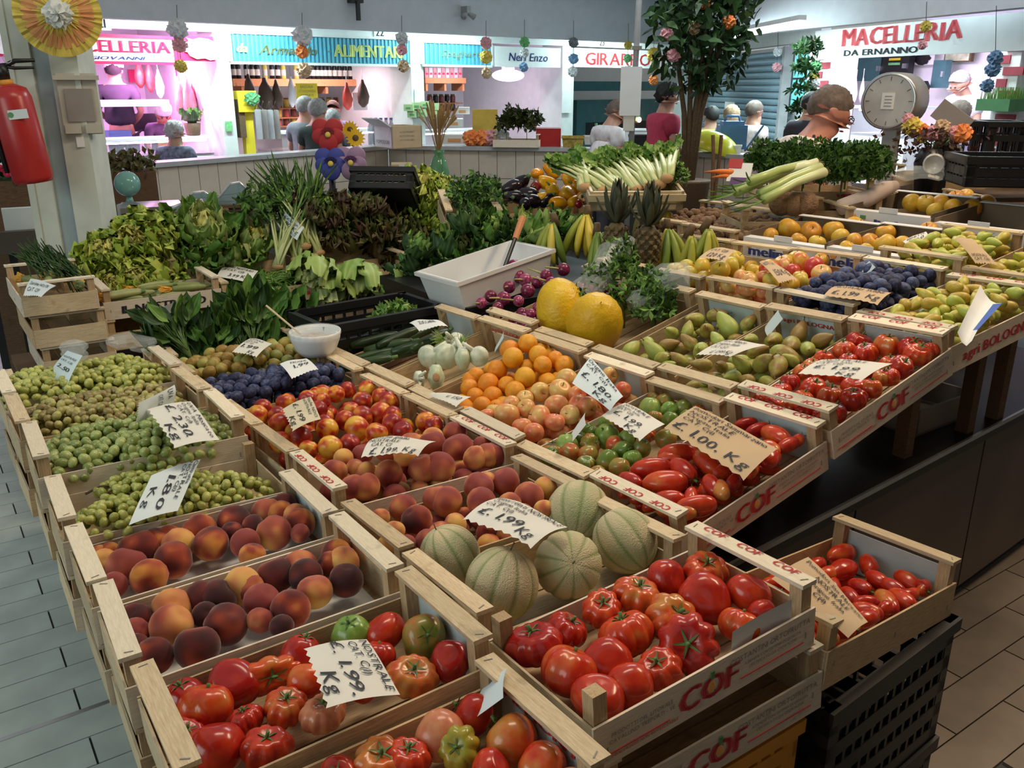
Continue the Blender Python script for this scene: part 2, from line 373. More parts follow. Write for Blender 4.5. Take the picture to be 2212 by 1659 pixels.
K['yelgreen'] = plain('pale_yellow_letters', (.62,.72,.22), .5, var=.15)
K['blue'] = plain('dark_blue_letters', (.06,.08,.3), .5)
K['gold'] = plain('dull_gold_letters', (.2,.24,.12), .5, var=.3)
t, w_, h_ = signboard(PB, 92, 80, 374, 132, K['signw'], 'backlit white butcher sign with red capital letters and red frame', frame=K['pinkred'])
letter('lettering', 'MACELLERIA', K['pinkred'], h_*.52, t, T((w_*.02, -.004, -h_*.12)) @ UPR, width=w_*.93, bold=.05)
letter('lettering', 'da GIOVANNI', K['blue'], h_*.14, t, T((-w_*.02, -.004, -h_*.43)) @ UPR, width=w_*.55, slant=.25, bold=.03)
t, w_, h_ = signboard(PB, 384, 78, 462, 132, K['pinkred'], 'red shop panel with a white pig cut-out')
def cutout(pts, mat, name, par, sx, sy, y=-.012, th=.01):
    MB().prism([(x*sx, z*sy) for x, z in pts], 0, th, T((0, y, 0)) @ UPR).build(name, mat, par)
pig = [(-.28,.02),(-.3,.2),(-.2,.3),(-.25,.42),(-.08,.36),(.1,.44),(.35,.4),(.5,.3),(.5,-.42),(.35,-.46),(.2,-.38),(-.02,-.42),(-.2,-.3),(-.26,-.16),(-.34,-.12)]
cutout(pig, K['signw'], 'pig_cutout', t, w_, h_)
MB().ell((0,0,0),(.012,.01,.012)).build('eye', K['ink'], t, T((-w_*.13, -.014, h_*.16)), True)
t, w_, h_ = signboard(PB, -42, 62, 50, 122, K['pinkred'], 'red shop panel with white cow cut-out left of the pillar')
cutout([(-x, z) for x, z in pig][::-1], K['signw'], 'cow_cutout', t, w_, h_)
def ribs(t, w_, h_, n):
    me = MB().box(-.012, .012, -.012, 0, -h_/2+.005, h_/2-.005).mesh('rib', K['teal2'], False)
    for i in range(n): ob('rib', me, t, T((-w_/2+(i+.5)*w_/n, 0, 0)))
t, w_, h_ = signboard(PB, 500, 80, 884, 136, K['teal'], 'teal ribbed grocery sign with pale yellow letters', frame=K['wallc'])
ribs(t, w_, h_, 44)
letter('lettering', 'da', K['yelgreen'], h_*.34, t, T((-w_*.45, -.016, -h_*.16)) @ UPR, slant=.25, bold=.05)
letter('lettering', 'Armando', K['gold'], h_*.34, t, T((-w_*.21, -.016, -h_*.2)) @ UPR, slant=.3, width=w_*.31, bold=.03)
letter('lettering', '-', K['gold'], h_*.34, t, T((w_*.015, -.016, -h_*.16)) @ UPR, bold=.05)
letter('lettering', 'ALIMENTARI', K['yelgreen'], h_*.5, t, T((w_*.25, -.016, -h_*.24)) @ UPR, width=w_*.42, bold=.05)
t, w_, h_ = signboard(PB, 915, 95, 1060, 140, K['teal'], 'teal ribbed sign with faded gold script beside white name sign', frame=K['wallc'])
ribs(t, w_, h_, 16)
letter('lettering', 'Spaghetti', K['gold'], h_*.32, t, T((w_*.05, -.016, -h_*.12)) @ UPR, slant=.3, width=w_*.6)
t, w_, h_ = signboard(PB, 1069, 102, 1211, 145, K['signw2'], 'white shop sign with slanting dark blue name')
letter('lettering', 'Neri Enzo', K['blue'], h_*.42, t, T((0, -.004, -h_*.2)) @ UPR, slant=.15, width=w_*.6, bold=.02)
t, w_, h_ = signboard(PB, 1240, 108, 1486, 147, K['signw2'], 'white rotisserie sign with spaced red serif letters')
letter('lettering', 'GIRARROSTO', K['redink'], h_*.68, t, T((0, -.004, -h_*.36)) @ UPR, width=w_*.82, bold=.02)
t, w_, h_ = signboard(PR, 1760, 44, 2260, 118, K['signw2'], 'long white butcher sign with large uneven red letters', off=-.3)
letter('lettering', 'MACELLERIA', K['redink'], h_*.56, t, T((-w_*.06, -.004, -h_*.1)) @ UPR, width=w_*.55, bold=.06, jit=.12)
letter('lettering', 'DA ERNANNO', K['ink'], h_*.2, t, T((-w_*.14, -.004, -h_*.42)) @ UPR, width=w_*.36, bold=.04)
for px, py, s, P, wh in ((220, 50, '21', PB, 'above the red-lettered butcher sign beside the pillar'), (821, 70, '22', PB, 'above the teal grocery sign'), (1301, 92, '23', PB, 'above the rotisserie sign'), (1604, 98, '24', P3, 'above the closed shutter')):
    M = P.at(px, py, -.02); t = thing('number_plate', 'small pale shop number plate '+wh, 'sign', M)
    bx('plate', K['signw2'], -.09, .09, 0, .01, -.07, .07, t); letter('numerals', s, K['ink'], .09, t, T((0, -.002, -.045)) @ UPR, bold=.02)
# ---------------------------------------------------------------- round low wall with tiled face and ledge
LW = [pz(190, 362, -.62), pz(838, 314, -.62), pz(1237, 319, -.62), pz(1660, 336, -.62), pz(1860, 346, -.62)]
lw = struct(thing('wall_low', 'low beige tiled wall with grey stone ledge around the stalls', 'wall')); del lw['category'], lw['label']
for i in range(len(LW)-1):
    a, b = LW[i], LW[i+1]; d = b-a; ln = sqrt(d.x*d.x+d.y*d.y); M = T((a.x, a.y, 0)) @ RZ(atan2(d.y, d.x))
    bx('core', K['grout'], 0, ln, .012, .16, 0, a.z-.04, lw, M)
    bx('ledge', K['ledge'], -.02, ln+.02, -.04, .2, a.z-.04, a.z, lw, M)
    k = int(ln/.2); tm = MB().cb((0,0,0),(ln/k-.006,.014,.29)).mesh('tile', K['beige'], False)
    for j in range(k):
        for r_ in range(2): ob('tile', tm, lw, M @ T(((j+.5)*ln/k, .006, a.z-.19-r_*.296)))
# stall counter (dark) under the raised rows, with steel edge
e0 = L2(pz(1650, 1180, -1.035)); e1 = L2(pz(2212, 885, -1.035)); sl = (e1.y-e0.y)/(e1.x-e0.x)
ev = lambda u: e0.y+(u-e0.x)*sl
zc = CAMZ-1.035
ct = thing('stall_counter', 'long black steel market counter under the raised fruit crates', 'counter', FR)
MB().prism([(1.2, ev(1.2)), (3.75, ev(3.75)), (3.75, 2.95), (2.75, 3.6), (1.2, 3.6)], zc-.04, zc).build('counter_top', K['dark'], ct)
MB().prism([(1.2, ev(1.2)-.004), (3.75, ev(3.75)-.004), (3.75, ev(3.75)+.004), (1.2, ev(1.2)+.004)], zc-.012, zc+.002).build('edge_strip', K['steel'], ct)
for k in range(3):
    a = 1.22+k*.79; MB().prism([(a, ev(a)+.03), (a+.78, ev(a+.78)+.03), (a+.78, ev(a+.78)+.05), (a, ev(a)+.05)], .06, zc-.04).build('front_panel', K['panelb'], ct)
MB().prism([(1.25, ev(1.2)+.06), (3.7, ev(3.7)+.06), (3.7, 2.9), (2.7, 3.5), (1.25, 3.5)], 0, zc-.05).build('body', K['black'], ct)

# unseen wall and low ceiling added along the near aisle to keep it dim
K['blockw'] = plain('dark_blocker_paint', (.16,.12,.09), .8)
struct(bx('wall_aisle_blocker', K['blockw'], -1.2, 7.5, -1.3, -1.15, 0, 3.4, None, FR))
struct(bx('ceiling_aisle_blocker', K['blockw'], -1.2, 7.5, -1.3, .35, 3.3, 3.4, None, FR))
# ================================================================ CRATES
CL, CW, CH = .5, .285, .135
def cmat(u, v, z, yaw=0, tu=0, tv=0, s=1):
    a = AZ+R(yaw); uh = V3((sin(a), cos(a), 0)); vh = V3((-cos(a), sin(a), 0)); k = V3((0, 0, 1))
    eu = uh*cos(R(tu))+k*sin(R(tu)); e2 = vh*cos(R(tv))+k*sin(R(tv)); n = eu.cross(e2).normalized(); e2 = n.cross(eu)
    p = W(u*s, v*s, z*s); q = M4.Identity(4)
    for i in range(3): q[i][0], q[i][1], q[i][2], q[i][3] = eu[i], e2[i], n[i], p[i]
    return q
_cm = {}
def cmesh(key, mat, *b):
    if key not in _cm: _cm[key] = MB().box(*b).mesh(key.split('|')[0], K[mat], False)
    return _cm[key]
def crate(M, label, pale=0, bars='lr', liner='', group=None, bartext=None, front=None, back=None, right=None, posts='abcd'):
    t = thing('wooden_crate', label, 'crate', M, group); x, y = CL/2, CW/2
    for i, (sx, sy, kk) in enumerate(((-1,-1,'a'),(-1,1,'b'),(1,-1,'c'),(1,1,'d'))):
        if kk in posts: ob('post', cmesh('post', 'woodz', -.013,.013,-.013,.013,-CH,-.008), t, T((sx*(x-.019), sy*(y-.019), 0)))
    for sx, kk in ((-1,'l'),(1,'r')):
        if kk in bars:
            b = ob('top_bar', cmesh('top_bar|%d' % pale, 'woodpy' if pale else 'woody', -.018,.018,-y,y,-.008,0), t, T((sx*(x-.018), 0, 0)) @ RZ(random.uniform(-.012,.012)))
            for sy in (-1, 1): ob('staple', cmesh('staple', 'greyink', -.007,.007,-.001,.001,0,.0012), b, T((0, sy*(y-.012), 0)) @ RZ(random.uniform(-.6,.6)))
            if bartext:
                for k in range(3):
                    letter('bar_print', bartext, K['redink'], .016, b, T((0, (k-1)*.085, .0002)) @ RZ(-pi/2 if kk == 'r' else pi/2), wx=1.25, slant=.15, bold=.03)
    fp = None
    for sy in (-1, 1):
        p = ob('side_panel', cmesh('side_panel|%d' % pale, 'woodp' if pale else 'wood', -x,x,-.0022,.0022,-CH,-CH+.078), t, T((0, sy*(y-.0022), 0)))
        for q in range(3): ob('staple', cmesh('side_staple', 'greyink', -.001,.001,-.0006,.0006,-.006,.006), p, T(((q-1)*.225, sy*.0026, -CH+.02+.03*random.random())))
        if sy < 0: fp = p
    for sx in (-1, 1):
        p = ob('end_panel', cmesh('end_panel', 'woody', -.0022,.0022,-y+.005,y-.005,-CH,-CH+.076), t, T((sx*(x-.0022), 0, 0)))
        if sx > 0 and ('r' in liner): ob('paper_liner', cmesh('paper_liner', 'liner', -.001,.001,-y+.03,y-.03,-CH+.01,-.028), t, T((x-.007, 0, 0)))
        if sx < 0 and ('l' in liner): ob('paper_liner', cmesh('paper_liner', 'liner', -.001,.001,-y+.03,y-.03,-CH+.01,-.028), t, T((-x+.007, 0, 0)))
    for k in range(3): ob('bottom_slat', cmesh('bottom_slat', 'wood', -x+.004,x-.004,-.043,.043,-CH,-CH+.005), t, T((0, (k-1)*.091, 0)))
    F = T((0, -.0024, 0)) @ UPR
    if front == 'cof':
        letter('logo_print', 'COF', K['redink'], .042, fp, T((-.012, -.0026, -CH+.018)) @ UPR, wx=1.15, slant=.12, bold=.06)
        MB().ell((0,0,0),(.009,.0008,.011)).build('logo_fruit', K['orink'], fp, T((-.008, -.0036, -CH+.038)), True)
        bx('logo_leaf', K['grink'], -.004,.004,-.0008,.0008,0,.014, fp, T((-.006, -.0038, -CH+.052)))
        for s_, sz, px_, pz_, m_ in (('COSTANTINI ORTOFRUTTA', .011, .135, .055, 'greyink'), ('AZIENDA CON SISTEMA DI QUALITA', .006, .14, .043, 'greyink'), ('CERTIFICATO DA CSQA N.2335', .006, .14, .033, 'greyink'),
                                     ('PRODOTTI DEL LITORALE', .0075, -.155, .048, 'greyink'), ('CAVALLINO TREPORTI - VE', .0075, -.155, .037, 'greyink'), ('IMBALLAGGIO NON RIUTILIZZABILE', .006, -.15, .012, 'redink')):
            letter('small_print', s_, K[m_], sz, fp, T((px_, -.0026, -CH+pz_)) @ UPR, slant=.1)
        for a, b in ((-.235, -.1), (.06, .22)): bx('red_rule', K['redink'], a, b, -.0007, .0007, -.0009, .0009, fp, T((0, -.0028, -CH+.02)))
    elif front:
        s_, m_, hh = front; letter('panel_print', s_, K[m_], hh, fp, T((0, -.0026, -CH+.039-hh/2)) @ UPR, width=.36, bold=.05, slant=.05)
    if back:
        s_, m_, hh = back; letter('panel_print', s_, K[m_], hh, t, T((x-.009, 0, -.05)) @ RZ(-pi/2) @ UPR, width=.2, bold=.04)
    if right:
        s_, m_, hh = right; letter('panel_print', s_, K[m_], hh, t, T((x-.009, .0, -.052)) @ RZ(-pi/2) @ UPR, width=.19, bold=.03)
    return t
CR = {'T0':(.400,.847,-.859,0,.2,-1.2),'L1':(.408,1.147,-.851,1.0,2.0,-3.0),'P1':(.403,1.444,-.859,1.7,1.4,-2.5),'P2':(.402,1.736,-.868,1.0,.9,-2.4),
'G3':(.401,2.025,-.872,1.4,-1.2,-3.0),'G2':(.395,2.312,-.825,1.1,-.1,-1.7),'G1b':(.386,2.604,-.830,-.5,-.7,-2.1),'G1a':(.383,2.896,-.833,-.1,0,-1.9),
'T1':(.934,.924,-.824,.6,2.7,-2.5),'M':(.938,1.237,-.871,.9,-.1,-3.6),'P4':(.940,1.535,-.883,.7,-.2,-3.2),'P3':(.931,1.826,-.865,1.0,-.4,-2.8),
'N2':(.930,2.112,-.880,1.4,-.1,-4.5),'N':(.927,2.391,-.893,-.4,-.5,-3.0),'BP':(.910,2.684,-.892,-.7,.3,-1.9),'YP':(.905,2.975,-.892,-.7,.3,-1.9),
'PT':(1.460,1.295,-.808,-.7,12.3,-2.3),'GT':(1.451,1.587,-.833,-.3,11.2,-3.4),'AP':(1.452,1.869,-.831,.1,10.9,-2.4),'OR':(1.436,2.155,-.834,.7,12.6,-2.0),
'FE':(1.427,2.440,-.835,-.4,12.6,-2.6),'CU':(1.415,2.732,-.847,-.6,12.0,-2.5),
'RT':(1.878,1.245,-.645,0,14.5,-3.8,1.04),'PE2':(1.879,1.534,-.673,.3,14.8,-3.8,1.04),'PE1':(1.880,1.819,-.692,.5,14.6,-2.0,1.04),'MB':(1.876,2.110,-.698,.5,14.6,-2.7,1.04),'ON':(1.874,2.398,-.691,-.1,14.3,-2.0,1.04),
'YP5':(2.337,1.240,-.552,-.1,6.6,-2.3,1.06),'BP2':(2.338,1.523,-.546,-.5,6.4,-1.1,1.06),'AP2':(2.339,1.801,-.554,-.6,6.4,-2.5,1.06),'AP3':(2.340,2.088,-.572,.4,6.5,-2.5,1.06),'BA':(2.36,2.375,-.585,.4,6.5,-2.5,1.06),
'X1':(1.383,.872,-.883,-3.9,-5.5,-1.5,1.06),
'YP6':(3.00,1.62,-.505,-6,4,0),'YP7':(3.00,1.31,-.53,-3,3,-1),
'IL':(.875,4.10,-.815,0,0,0),'BE':(1.375,4.10,-.845,0,0,0),'LB':(1.875,4.10,-.82,0,0,0),'ZF':(.46,4.16,-.745,90,0,0)}
CM = {k: cmat(*p) for k, p in CR.items()}
def cr(k, label, **kw): return crate(CM[k], label, **kw)
cr('T0', 'wooden crate of large smooth tomatoes, bluish liner, no price card', liner='r', back=('PIEMONTI', 'redink', .012))
cr('L1', 'wooden crate of ribbed tomatoes with the 1.99 card and a green one', liner='r')
cr('P1', 'wooden crate of dark peaches next to the ribbed tomatoes', pale=1)
cr('P2', 'wooden crate of dark peaches with an empty paper patch, next to white grapes', pale=1, liner='r')
cr('G3', 'wooden crate of small green grapes under the 1.80 card', pale=1, bars='l', posts='abd')
cr('G2', 'wooden crate of green grapes under the 2.30 card', pale=1)
cr('G1b', 'wooden crate of brownish muscat grapes with a dark gap beside it')
cr('G1a', 'wooden crate of pale muscat grapes beside the spinach', pale=1)
cr('T1', 'pale printed crate of big ribbed tomatoes, one bar missing', pale=1, bars='r', bartext='COF', front='cof')
cr('M', 'wooden crate holding five netted cantaloupe melons')
cr('P4', 'wooden crate of peaches next to the cantaloupe melons')
cr('P3', 'pale printed crate of peaches under the 1.99 peach card', pale=1, bartext='COF')
cr('N2', 'wooden crate of nectarines next to the large peaches')
cr('N', 'wooden crate of nectarines next to the blue plums')
cr('BP', 'wooden crate of blue plums beside the zucchini, below the white bowl')
cr('YP', 'wooden crate of greengage plums beside the spinach')
cr('PT', 'pale printed crate of long red tomatoes under the 1.00 card', pale=1, bartext='COF', front='cof', liner='r')
cr('GT', 'wooden crate of half-green tomatoes under the small 1.99 card')
cr('AP', 'wooden crate of pink apples under the 1.80 card', pale=1, liner='r')
cr('OR', 'wooden crate of oranges next to the fennel', liner='r')
cr('FE', 'wooden crate of white fennel bulbs', back=('agri BOLOGNA', 'redink', .014))
cr('CU', 'wooden crate of dark green zucchini', liner='r')
cr('RT', 'pale printed crate of small ribbed tomatoes with upright green stems', pale=1, bartext='COF', front='cof', liner='r')
cr('PE2', 'wooden crate of long green pears with the pear price card', liner='r', right=('agri BOLOGNA', 'redink', .014))
cr('PE1', 'wooden crate of russet green pears beside the two yellow melons', liner='r')
cr('MB', 'wooden crate of bagged greens under two yellow melons')
cr('ON', 'wooden crate of red onions beside the white plastic tub')
cr('YP5', 'printed crate of small yellow pears with a white and blue bag', pale=1, bartext='COF', front=('agri BOLOGNA', 'redink', .03))
cr('BP2', 'wooden crate of blue plums under a long brown card', pale=1, liner='r')
cr('AP2', 'wooden crate of red and yellow apples in front of the white fruit cartons')
cr('AP3', 'wooden crate of yellow apples in front of the bananas')
cr('BA', 'wooden crate of bananas and pineapples')
cr('X1', 'low wooden crate of plum tomatoes standing on black plastic crates', liner='r')
cr('YP6', 'wooden crate of yellow pears with a hanging brown card', liner='r', right=('Renetta', 'ink', .016))
cr('YP7', 'wooden crate of yellow pears behind the white and blue bag')
cr('IL', 'stencilled crate of pale zucchini with flowers and blank grey card', pale=1, front=('IL NOSTRANO', 'ink', .034))
cr('BE', 'wooden crate of green beans under a price card', front=('la Macerata', 'redink', .024))
cr('LB', 'wooden crate of upturned lettuce heads with orange printing', front=('agri BOLOGNA', 'orink', .024))
cr('ZF', 'narrow wooden crate of zucchini with yellow flowers by the aisle', pale=1)
# crates stacked underneath
for k, lab in (('T0', 'empty crate under the smooth tomatoes'), ('L1', 'empty crate under the ribbed tomatoes'), ('P1', 'empty crate under the dark peaches beside tomatoes'), ('P2', 'empty crate under the dark peaches beside grapes'),
               ('G3', 'grey printed crate under the 1.80 grapes'), ('G2', 'empty crate under the 2.30 grapes'), ('G1b', 'empty crate under the brownish muscat grapes'), ('G1a', 'empty crate under the pale muscat grapes'),
               ('IL', 'empty crate under the stencilled zucchini crate'), ('BE', 'empty crate under the green beans'), ('LB', 'empty crate under the upturned lettuces')):
    crate(CM[k] @ T((0, 0, -CH-.002)), lab, pale=(k in ('G3', 'P2')))
crate(CM['T1'] @ T((.025, .0, -CH-.004)) @ RZ(R(-1.5)), 'empty printed crate under the big ribbed tomatoes', pale=1, front='cof')
for i, lab in enumerate(('upper of the empty crates under the narrow zucchini crate', 'lower of the empty crates under the narrow zucchini crate')):
    crate(CM['ZF'] @ T((-.01*(i+1), .02*(i+1), -(CH+.004)*(i+1))), lab, pale=i)
for k in ('M', 'P4', 'P3', 'N2', 'N', 'BP', 'YP'):
    crate(CM[k] @ T((0, 0, -CH-.002)), {'M':'empty crate under the cantaloupes','P4':'empty crate under the peaches beside the melons','P3':'empty crate under the carded peaches','N2':'empty crate under nectarines beside peaches','N':'empty crate under nectarines beside plums','BP':'empty crate under the blue plums','YP':'empty crate under the greengages'}[k])
# low table under the flat rows
tb = thing('trestle_table', 'low dark table under the flat rows of crates', 'table', FR)
bx('table_top', K['darkw'], .22, 1.18, 1.1, 3.5, .535, .575, tb)
for a, b in ((.3, 1.2), (1.1, 1.2), (.3, 3.4), (1.1, 3.4), (.3, 2.3), (1.1, 2.3)): bx('leg', K['darkw'], a-.03, a+.03, b-.03, b+.03, 0, .535, tb)
# supports of the raised rows: batten racks standing on the counter
def rack(label, u0, u1, v0, v1, z0, z1, zb):
    t = thing('support_rack', label, 'rack', FR)
    for v in (v0+.05, v1-.05, (v0+v1)/2):
        MB().add([(u0, v-.02, z0-.03), (u1, v-.02, z1-.03), (u1, v+.02, z1-.03), (u0, v+.02, z0-.03), (u0, v-.02, z0), (u1, v-.02, z1), (u1, v+.02, z1), (u0, v+.02, z0)],
            [(3,2,1,0),(4,5,6,7),(0,1,5,4),(1,2,6,5),(2,3,7,6),(3,0,4,7)]).build('batten', K['darkw'], t)
        for u, z in ((u0+.04, z0), (u1-.04, z1)): bx('leg', K['darkw'], u-.02, u+.02, v-.02, v+.02, zb, max(z-.02, zb+.01), t)
    return t
rack('dark batten rack under the tilted apples and oranges', 1.3, 1.68, 1.24, 2.85, CAMZ-1.0, CAMZ-.915, zc)
rack('dark batten rack under the tilted pears', 1.76, 2.16, 1.42, 2.6, CAMZ-.885, CAMZ-.79, zc)
rack('dark batten rack under the small yellow pears and plums', 2.26, 2.68, 1.24, 2.6, CAMZ-.76, CAMZ-.715, zc)
rack('dark batten rack under the far cartons', 2.8, 3.9, 1.25, 2.9, CAMZ-.69, CAMZ-.64, zc)
# grey box propping up the tomato crate
g = pz(1976, 945, -1.035); g1 = pz(2085, 893, -1.035); q0 = L2(g); q1 = L2(g1)
gb = thing('grey_box', 'grey plastic box propping up the ribbed tomato crate', 'box', FR @ T((q0.x, q0.y, zc)))
K['greyp'] = plain('grey_plastic', (.3,.27,.26), .5)
lx = q1.x-q0.x
for a in ((0, lx, 0, .01, 0, .085), (0, lx, .2, .21, 0, .085), (0, .01, 0, .21, 0, .085), (lx-.01, lx, 0, .21, 0, .085)): bx('side', K['greyp'], *a, gb)
bx('bottom', K['greyp'], 0, lx, 0, .21, 0, .008, gb)
# plastic crates
def pcrate(M, L, Wd, H, mat, label, ribs=9, group=None, rows=(.0, .35, .7)):
    t = thing('plastic_crate', label, 'crate', M, group); x, y = L/2, Wd/2
    for sx in (-1, 1):
        for sy in (-1, 1): bx('corner_post', mat, -.016, .016, -.016, .016, 0, H, t, T((sx*(x-.016), sy*(y-.016), 0)))
    for z in rows:
        zz = z*H
        for sy in (-1, 1): bx('long_rail', mat, -x, x, -.006, .006, zz, zz+.035, t, T((0, sy*(y-.006), 0)))
        for sx in (-1, 1): bx('short_rail', mat, -.006, .006, -y, y, zz, zz+.035, t, T((sx*(x-.006), 0, 0)))
    for sy in (-1, 1): bx('top_rim', mat, -x-.008, x+.008, -.012, .012, H-.03, H, t, T((0, sy*(y-.004), 0)))
    for sx in (-1, 1): bx('top_rim', mat, -.012, .012, -y, y, H-.03, H, t, T((sx*(x-.004), 0, 0)))
    m1 = MB().box(-.005, .005, -.004, .004, 0, H-.02).mesh('rib', mat, False)
    for i in range(ribs):
        for sy in (-1, 1): ob('rib', m1, t, T((-x+(i+1)*L/(ribs+1), sy*(y-.005), 0)))
    k = max(3, int(ribs*Wd/L))
    for i in range(k):
        for sx in (-1, 1): ob('rib', m1, t, T((sx*(x-.005), -y+(i+1)*Wd/(k+1), 0)))
    bx('base', mat, -x, x, -y, y, 0, .006, t)
    return t
K['yellow'] = plain('orange_yellow_plastic', (.75,.32,.03), .45)
q = L2(CM['X1'].translation); zx = (CM['X1'] @ V3((0, 0, -CH))).z
pcrate(FR @ T((q.x+.0, q.y-.01, zx-.33)) @ RZ(R(3.9)), .48, .3, .31, K['black'], 'upper black plastic crate under the low plum tomato crate', 13, rows=(0, .2, .4, .6, .8))
pcrate(FR @ T((q.x+.0, q.y-.01, zx-.645)) @ RZ(R(3.9)), .48, .3, .31, K['black'], 'lower black plastic crate under the low plum tomato crate', 13, rows=(0, .2, .4, .6, .8))
q = L2(CM['T1'].translation); zt = (CM['T1'] @ V3((0, 0, -2*CH-.01))).z
pcrate(FR @ T((q.x+.03, q.y, zt-.285)), .46, .28, .28, K['yellow'], 'orange yellow plastic crate under the stacked printed crates', 12)
pcrate(FR @ T((q.x+.03, q.y, max(0, zt-.57))), .46, .28, .28, K['black'], 'black plastic crate on the floor under the orange one', 12)

q = L2(CM['T0'].translation)
pcrate(FR @ T((q.x, q.y, .29)), .46, .28, .29, K['black'], 'black plastic crate under the smooth tomato crates', 12)
pcrate(FR @ T((q.x, q.y, 0)), .46, .28, .288, K['black'], 'bottom black plastic crate under the smooth tomato crates', 12)
tf = thing('back_table', 'dark table under the far row of leafy greens', 'table', FR)
bx('table_top', K['darkw'], .3, 2.75, 3.62, 4.75, .44, .475, tb if False else tf)
bx('table_extension', K['darkw'], 1.1, 2.75, 4.75, 5.1, .44, .475, tf)
for a, b in ((.36, 3.7), (2.7, 3.7), (.36, 4.68), (2.7, 4.68), (1.2, 5.05), (2.7, 5.05)): bx('leg', K['darkw'], a-.03, a+.03, b-.03, b+.03, 0, .44, tf)
tg = thing('greens_bench', 'dark stepped bench under the chard and the white tub', 'bench', FR)
bx('bench_top', K['black'], 1.74, 2.75, 2.82, 3.58, .86, .9, tg)
bx('bench_body', K['black'], 1.74, 2.7, 2.8, 3.55, zc, .86, tg)
# ================================================================ FRUIT
def blob(nu, nv, fn, attr=None):
    mb = MB(); mb.ell((0,0,0),(1,1,1), nu, nv, None, fn); return mb
def f_peach(th, ph):
    d = (th+pi) % (2*pi)-pi; s = exp(-(d/.22)**2); r = 1-.09*s*sin(ph); z = .95*cos(ph)-.2*exp(-(ph/.38)**2)+.03*exp(-((pi-ph)/.3)**2)
    return (r*sin(ph)*cos(th), r*sin(ph)*sin(th), z)
def f_rib(n, amp, sq, dim, sd=0, ob_=1.0):
    rr = random.Random(sd); a = [rr.uniform(-.5, .5) for _ in range(3)]
    def f(th, ph):
        c = abs(cos(n*th/2+a[0]))**.7; wv = (1-amp*(1-c)*(.35+.65*sin(ph/2+.6)))*(1+.05*cos(2*th+a[1])+.04*cos(3*th+a[2]))
        r = wv*sin(ph)**.9 if 0 < ph < pi else 0
        return (r*cos(th)*ob_, r*sin(th), sq*cos(ph)-dim*exp(-(ph/.42)**2)-.06*exp(-((pi-ph)/.4)**2)*-1)
    return f
def f_heart(sd):
    def f(th, ph):
        c = abs(cos(5*th/2+sd))**.8; r = (1-.13*(1-c)*(1-ph/pi))*sin(ph)**.85*(1+.12*cos(ph)*-1) if 0 < ph < pi else 0
        return (r*cos(th), r*sin(th), .98*cos(ph)-.1*exp(-(ph/.3)**2))
    return f
def f_apple(th, ph):
    r = sin(ph)*(1+.06*cos(ph)) ; k = 1+.03*cos(5*th)*sin(ph/2)**4
    return (r*k*cos(th), r*k*sin(th), .9*cos(ph)-.28*exp(-(ph/.36)**2)+.16*exp(-((pi-ph)/.33)**2))
def f_pear(th, ph):
    z = cos(ph); t = (z+1)/2; r = sin(ph)*(1-.52*t**1.3) if t < 1 else 0
    return (r*.86*cos(th), r*.86*sin(th), z*1.12+.18)
def f_plumt(th, ph):
    k = 1+.04*cos(3*th); return (sin(ph)**.85*.56*k*cos(th) if 0<ph<pi else 0, sin(ph)**.85*.56*k*sin(th) if 0<ph<pi else 0, cos(ph)+.06*exp(-((pi-ph)/.25)**2)*-1)
def f_plum(th, ph):
    d = (th+pi) % (2*pi)-pi; r = 1-.07*exp(-(d/.2)**2)
    return (r*sin(ph)*cos(th)*.92, r*sin(ph)*sin(th)*.92, 1.08*cos(ph)-.06*exp(-(ph/.3)**2))
def f_sph(th, ph): return (sin(ph)*cos(th), sin(ph)*sin(th), .97*cos(ph)-.05*exp(-(ph/.2)**2))
def f_grape(th, ph): return (sin(ph)*cos(th)*.9, sin(ph)*sin(th)*.9, 1.12*cos(ph))
def f_walnut(th, ph):
    k = 1+.05*cos(6*th+3*cos(4*ph))*sin(ph)+.05*exp(-((((th+pi/2) % pi)-pi/2)/.12)**2)
    return (k*sin(ph)*cos(th)*.95, k*sin(ph)*sin(th)*.88, cos(ph)*1.05)
def f_ymelon(th, ph):
    z = cos(ph); r = sin(ph)**.8 if 0 < ph < pi else 0; k = 1-.018*(1-abs(cos(9*th)))*(1+z)
    return (r*.8*k*cos(th), r*.8*k*sin(th), z*1.02+.06*exp(-(ph/.25)**2))
FD = {'peach':(18,12,[f_peach]), 'plum':(14,10,[f_plum]), 'ball':(20,14,[f_sph]), 'apple':(18,14,[f_apple]), 'pear':(16,14,[f_pear]),
 'rib':(44,16,[f_rib(9,.2,.76,.28,1), f_rib(11,.17,.74,.3,2,1.12), f_rib(8,.22,.8,.25,3), f_rib(7,.14,.85,.18,4)]), 'smooth':(24,14,[f_rib(5,.06,.86,.16,5), f_rib(4,.08,.9,.12,6)]),
 'heart':(32,16,[f_heart(0), f_heart(1.2)]), 'plumt':(16,14,[f_plumt]), 'grape':(8,6,[f_grape]), 'walnut':(14,10,[f_walnut]), 'ymelon':(36,18,[f_ymelon])}
RED = (.5,.034,.012); ORG = (.62,.13,.02)
K['tom'] = fruit('red_tomato_skin', [(.2,(.36,.014,.012)),(.5,RED),(.72,(.6,.06,.015)),(.95,(.62,.17,.03))], 1.6, .2, -.06, .45, sss=0)
K['tomo'] = fruit('orange_red_tomato_skin', [(.25,(.55,.03,.012)),(.5,(.6,.1,.02)),(.75,(.55,.22,.05))], 1.5, .2, .12, .3)
K['tomp'] = fruit('pinkish_tomato_skin', [(.3,(.55,.16,.08)),(.7,(.62,.28,.14))], 2, .25, 0, .3)
K['tomg'] = fruit('green_tomato_skin', [(.3,(.16,.3,.05)),(.7,(.34,.46,.12))], 2, .25, 0, .4)
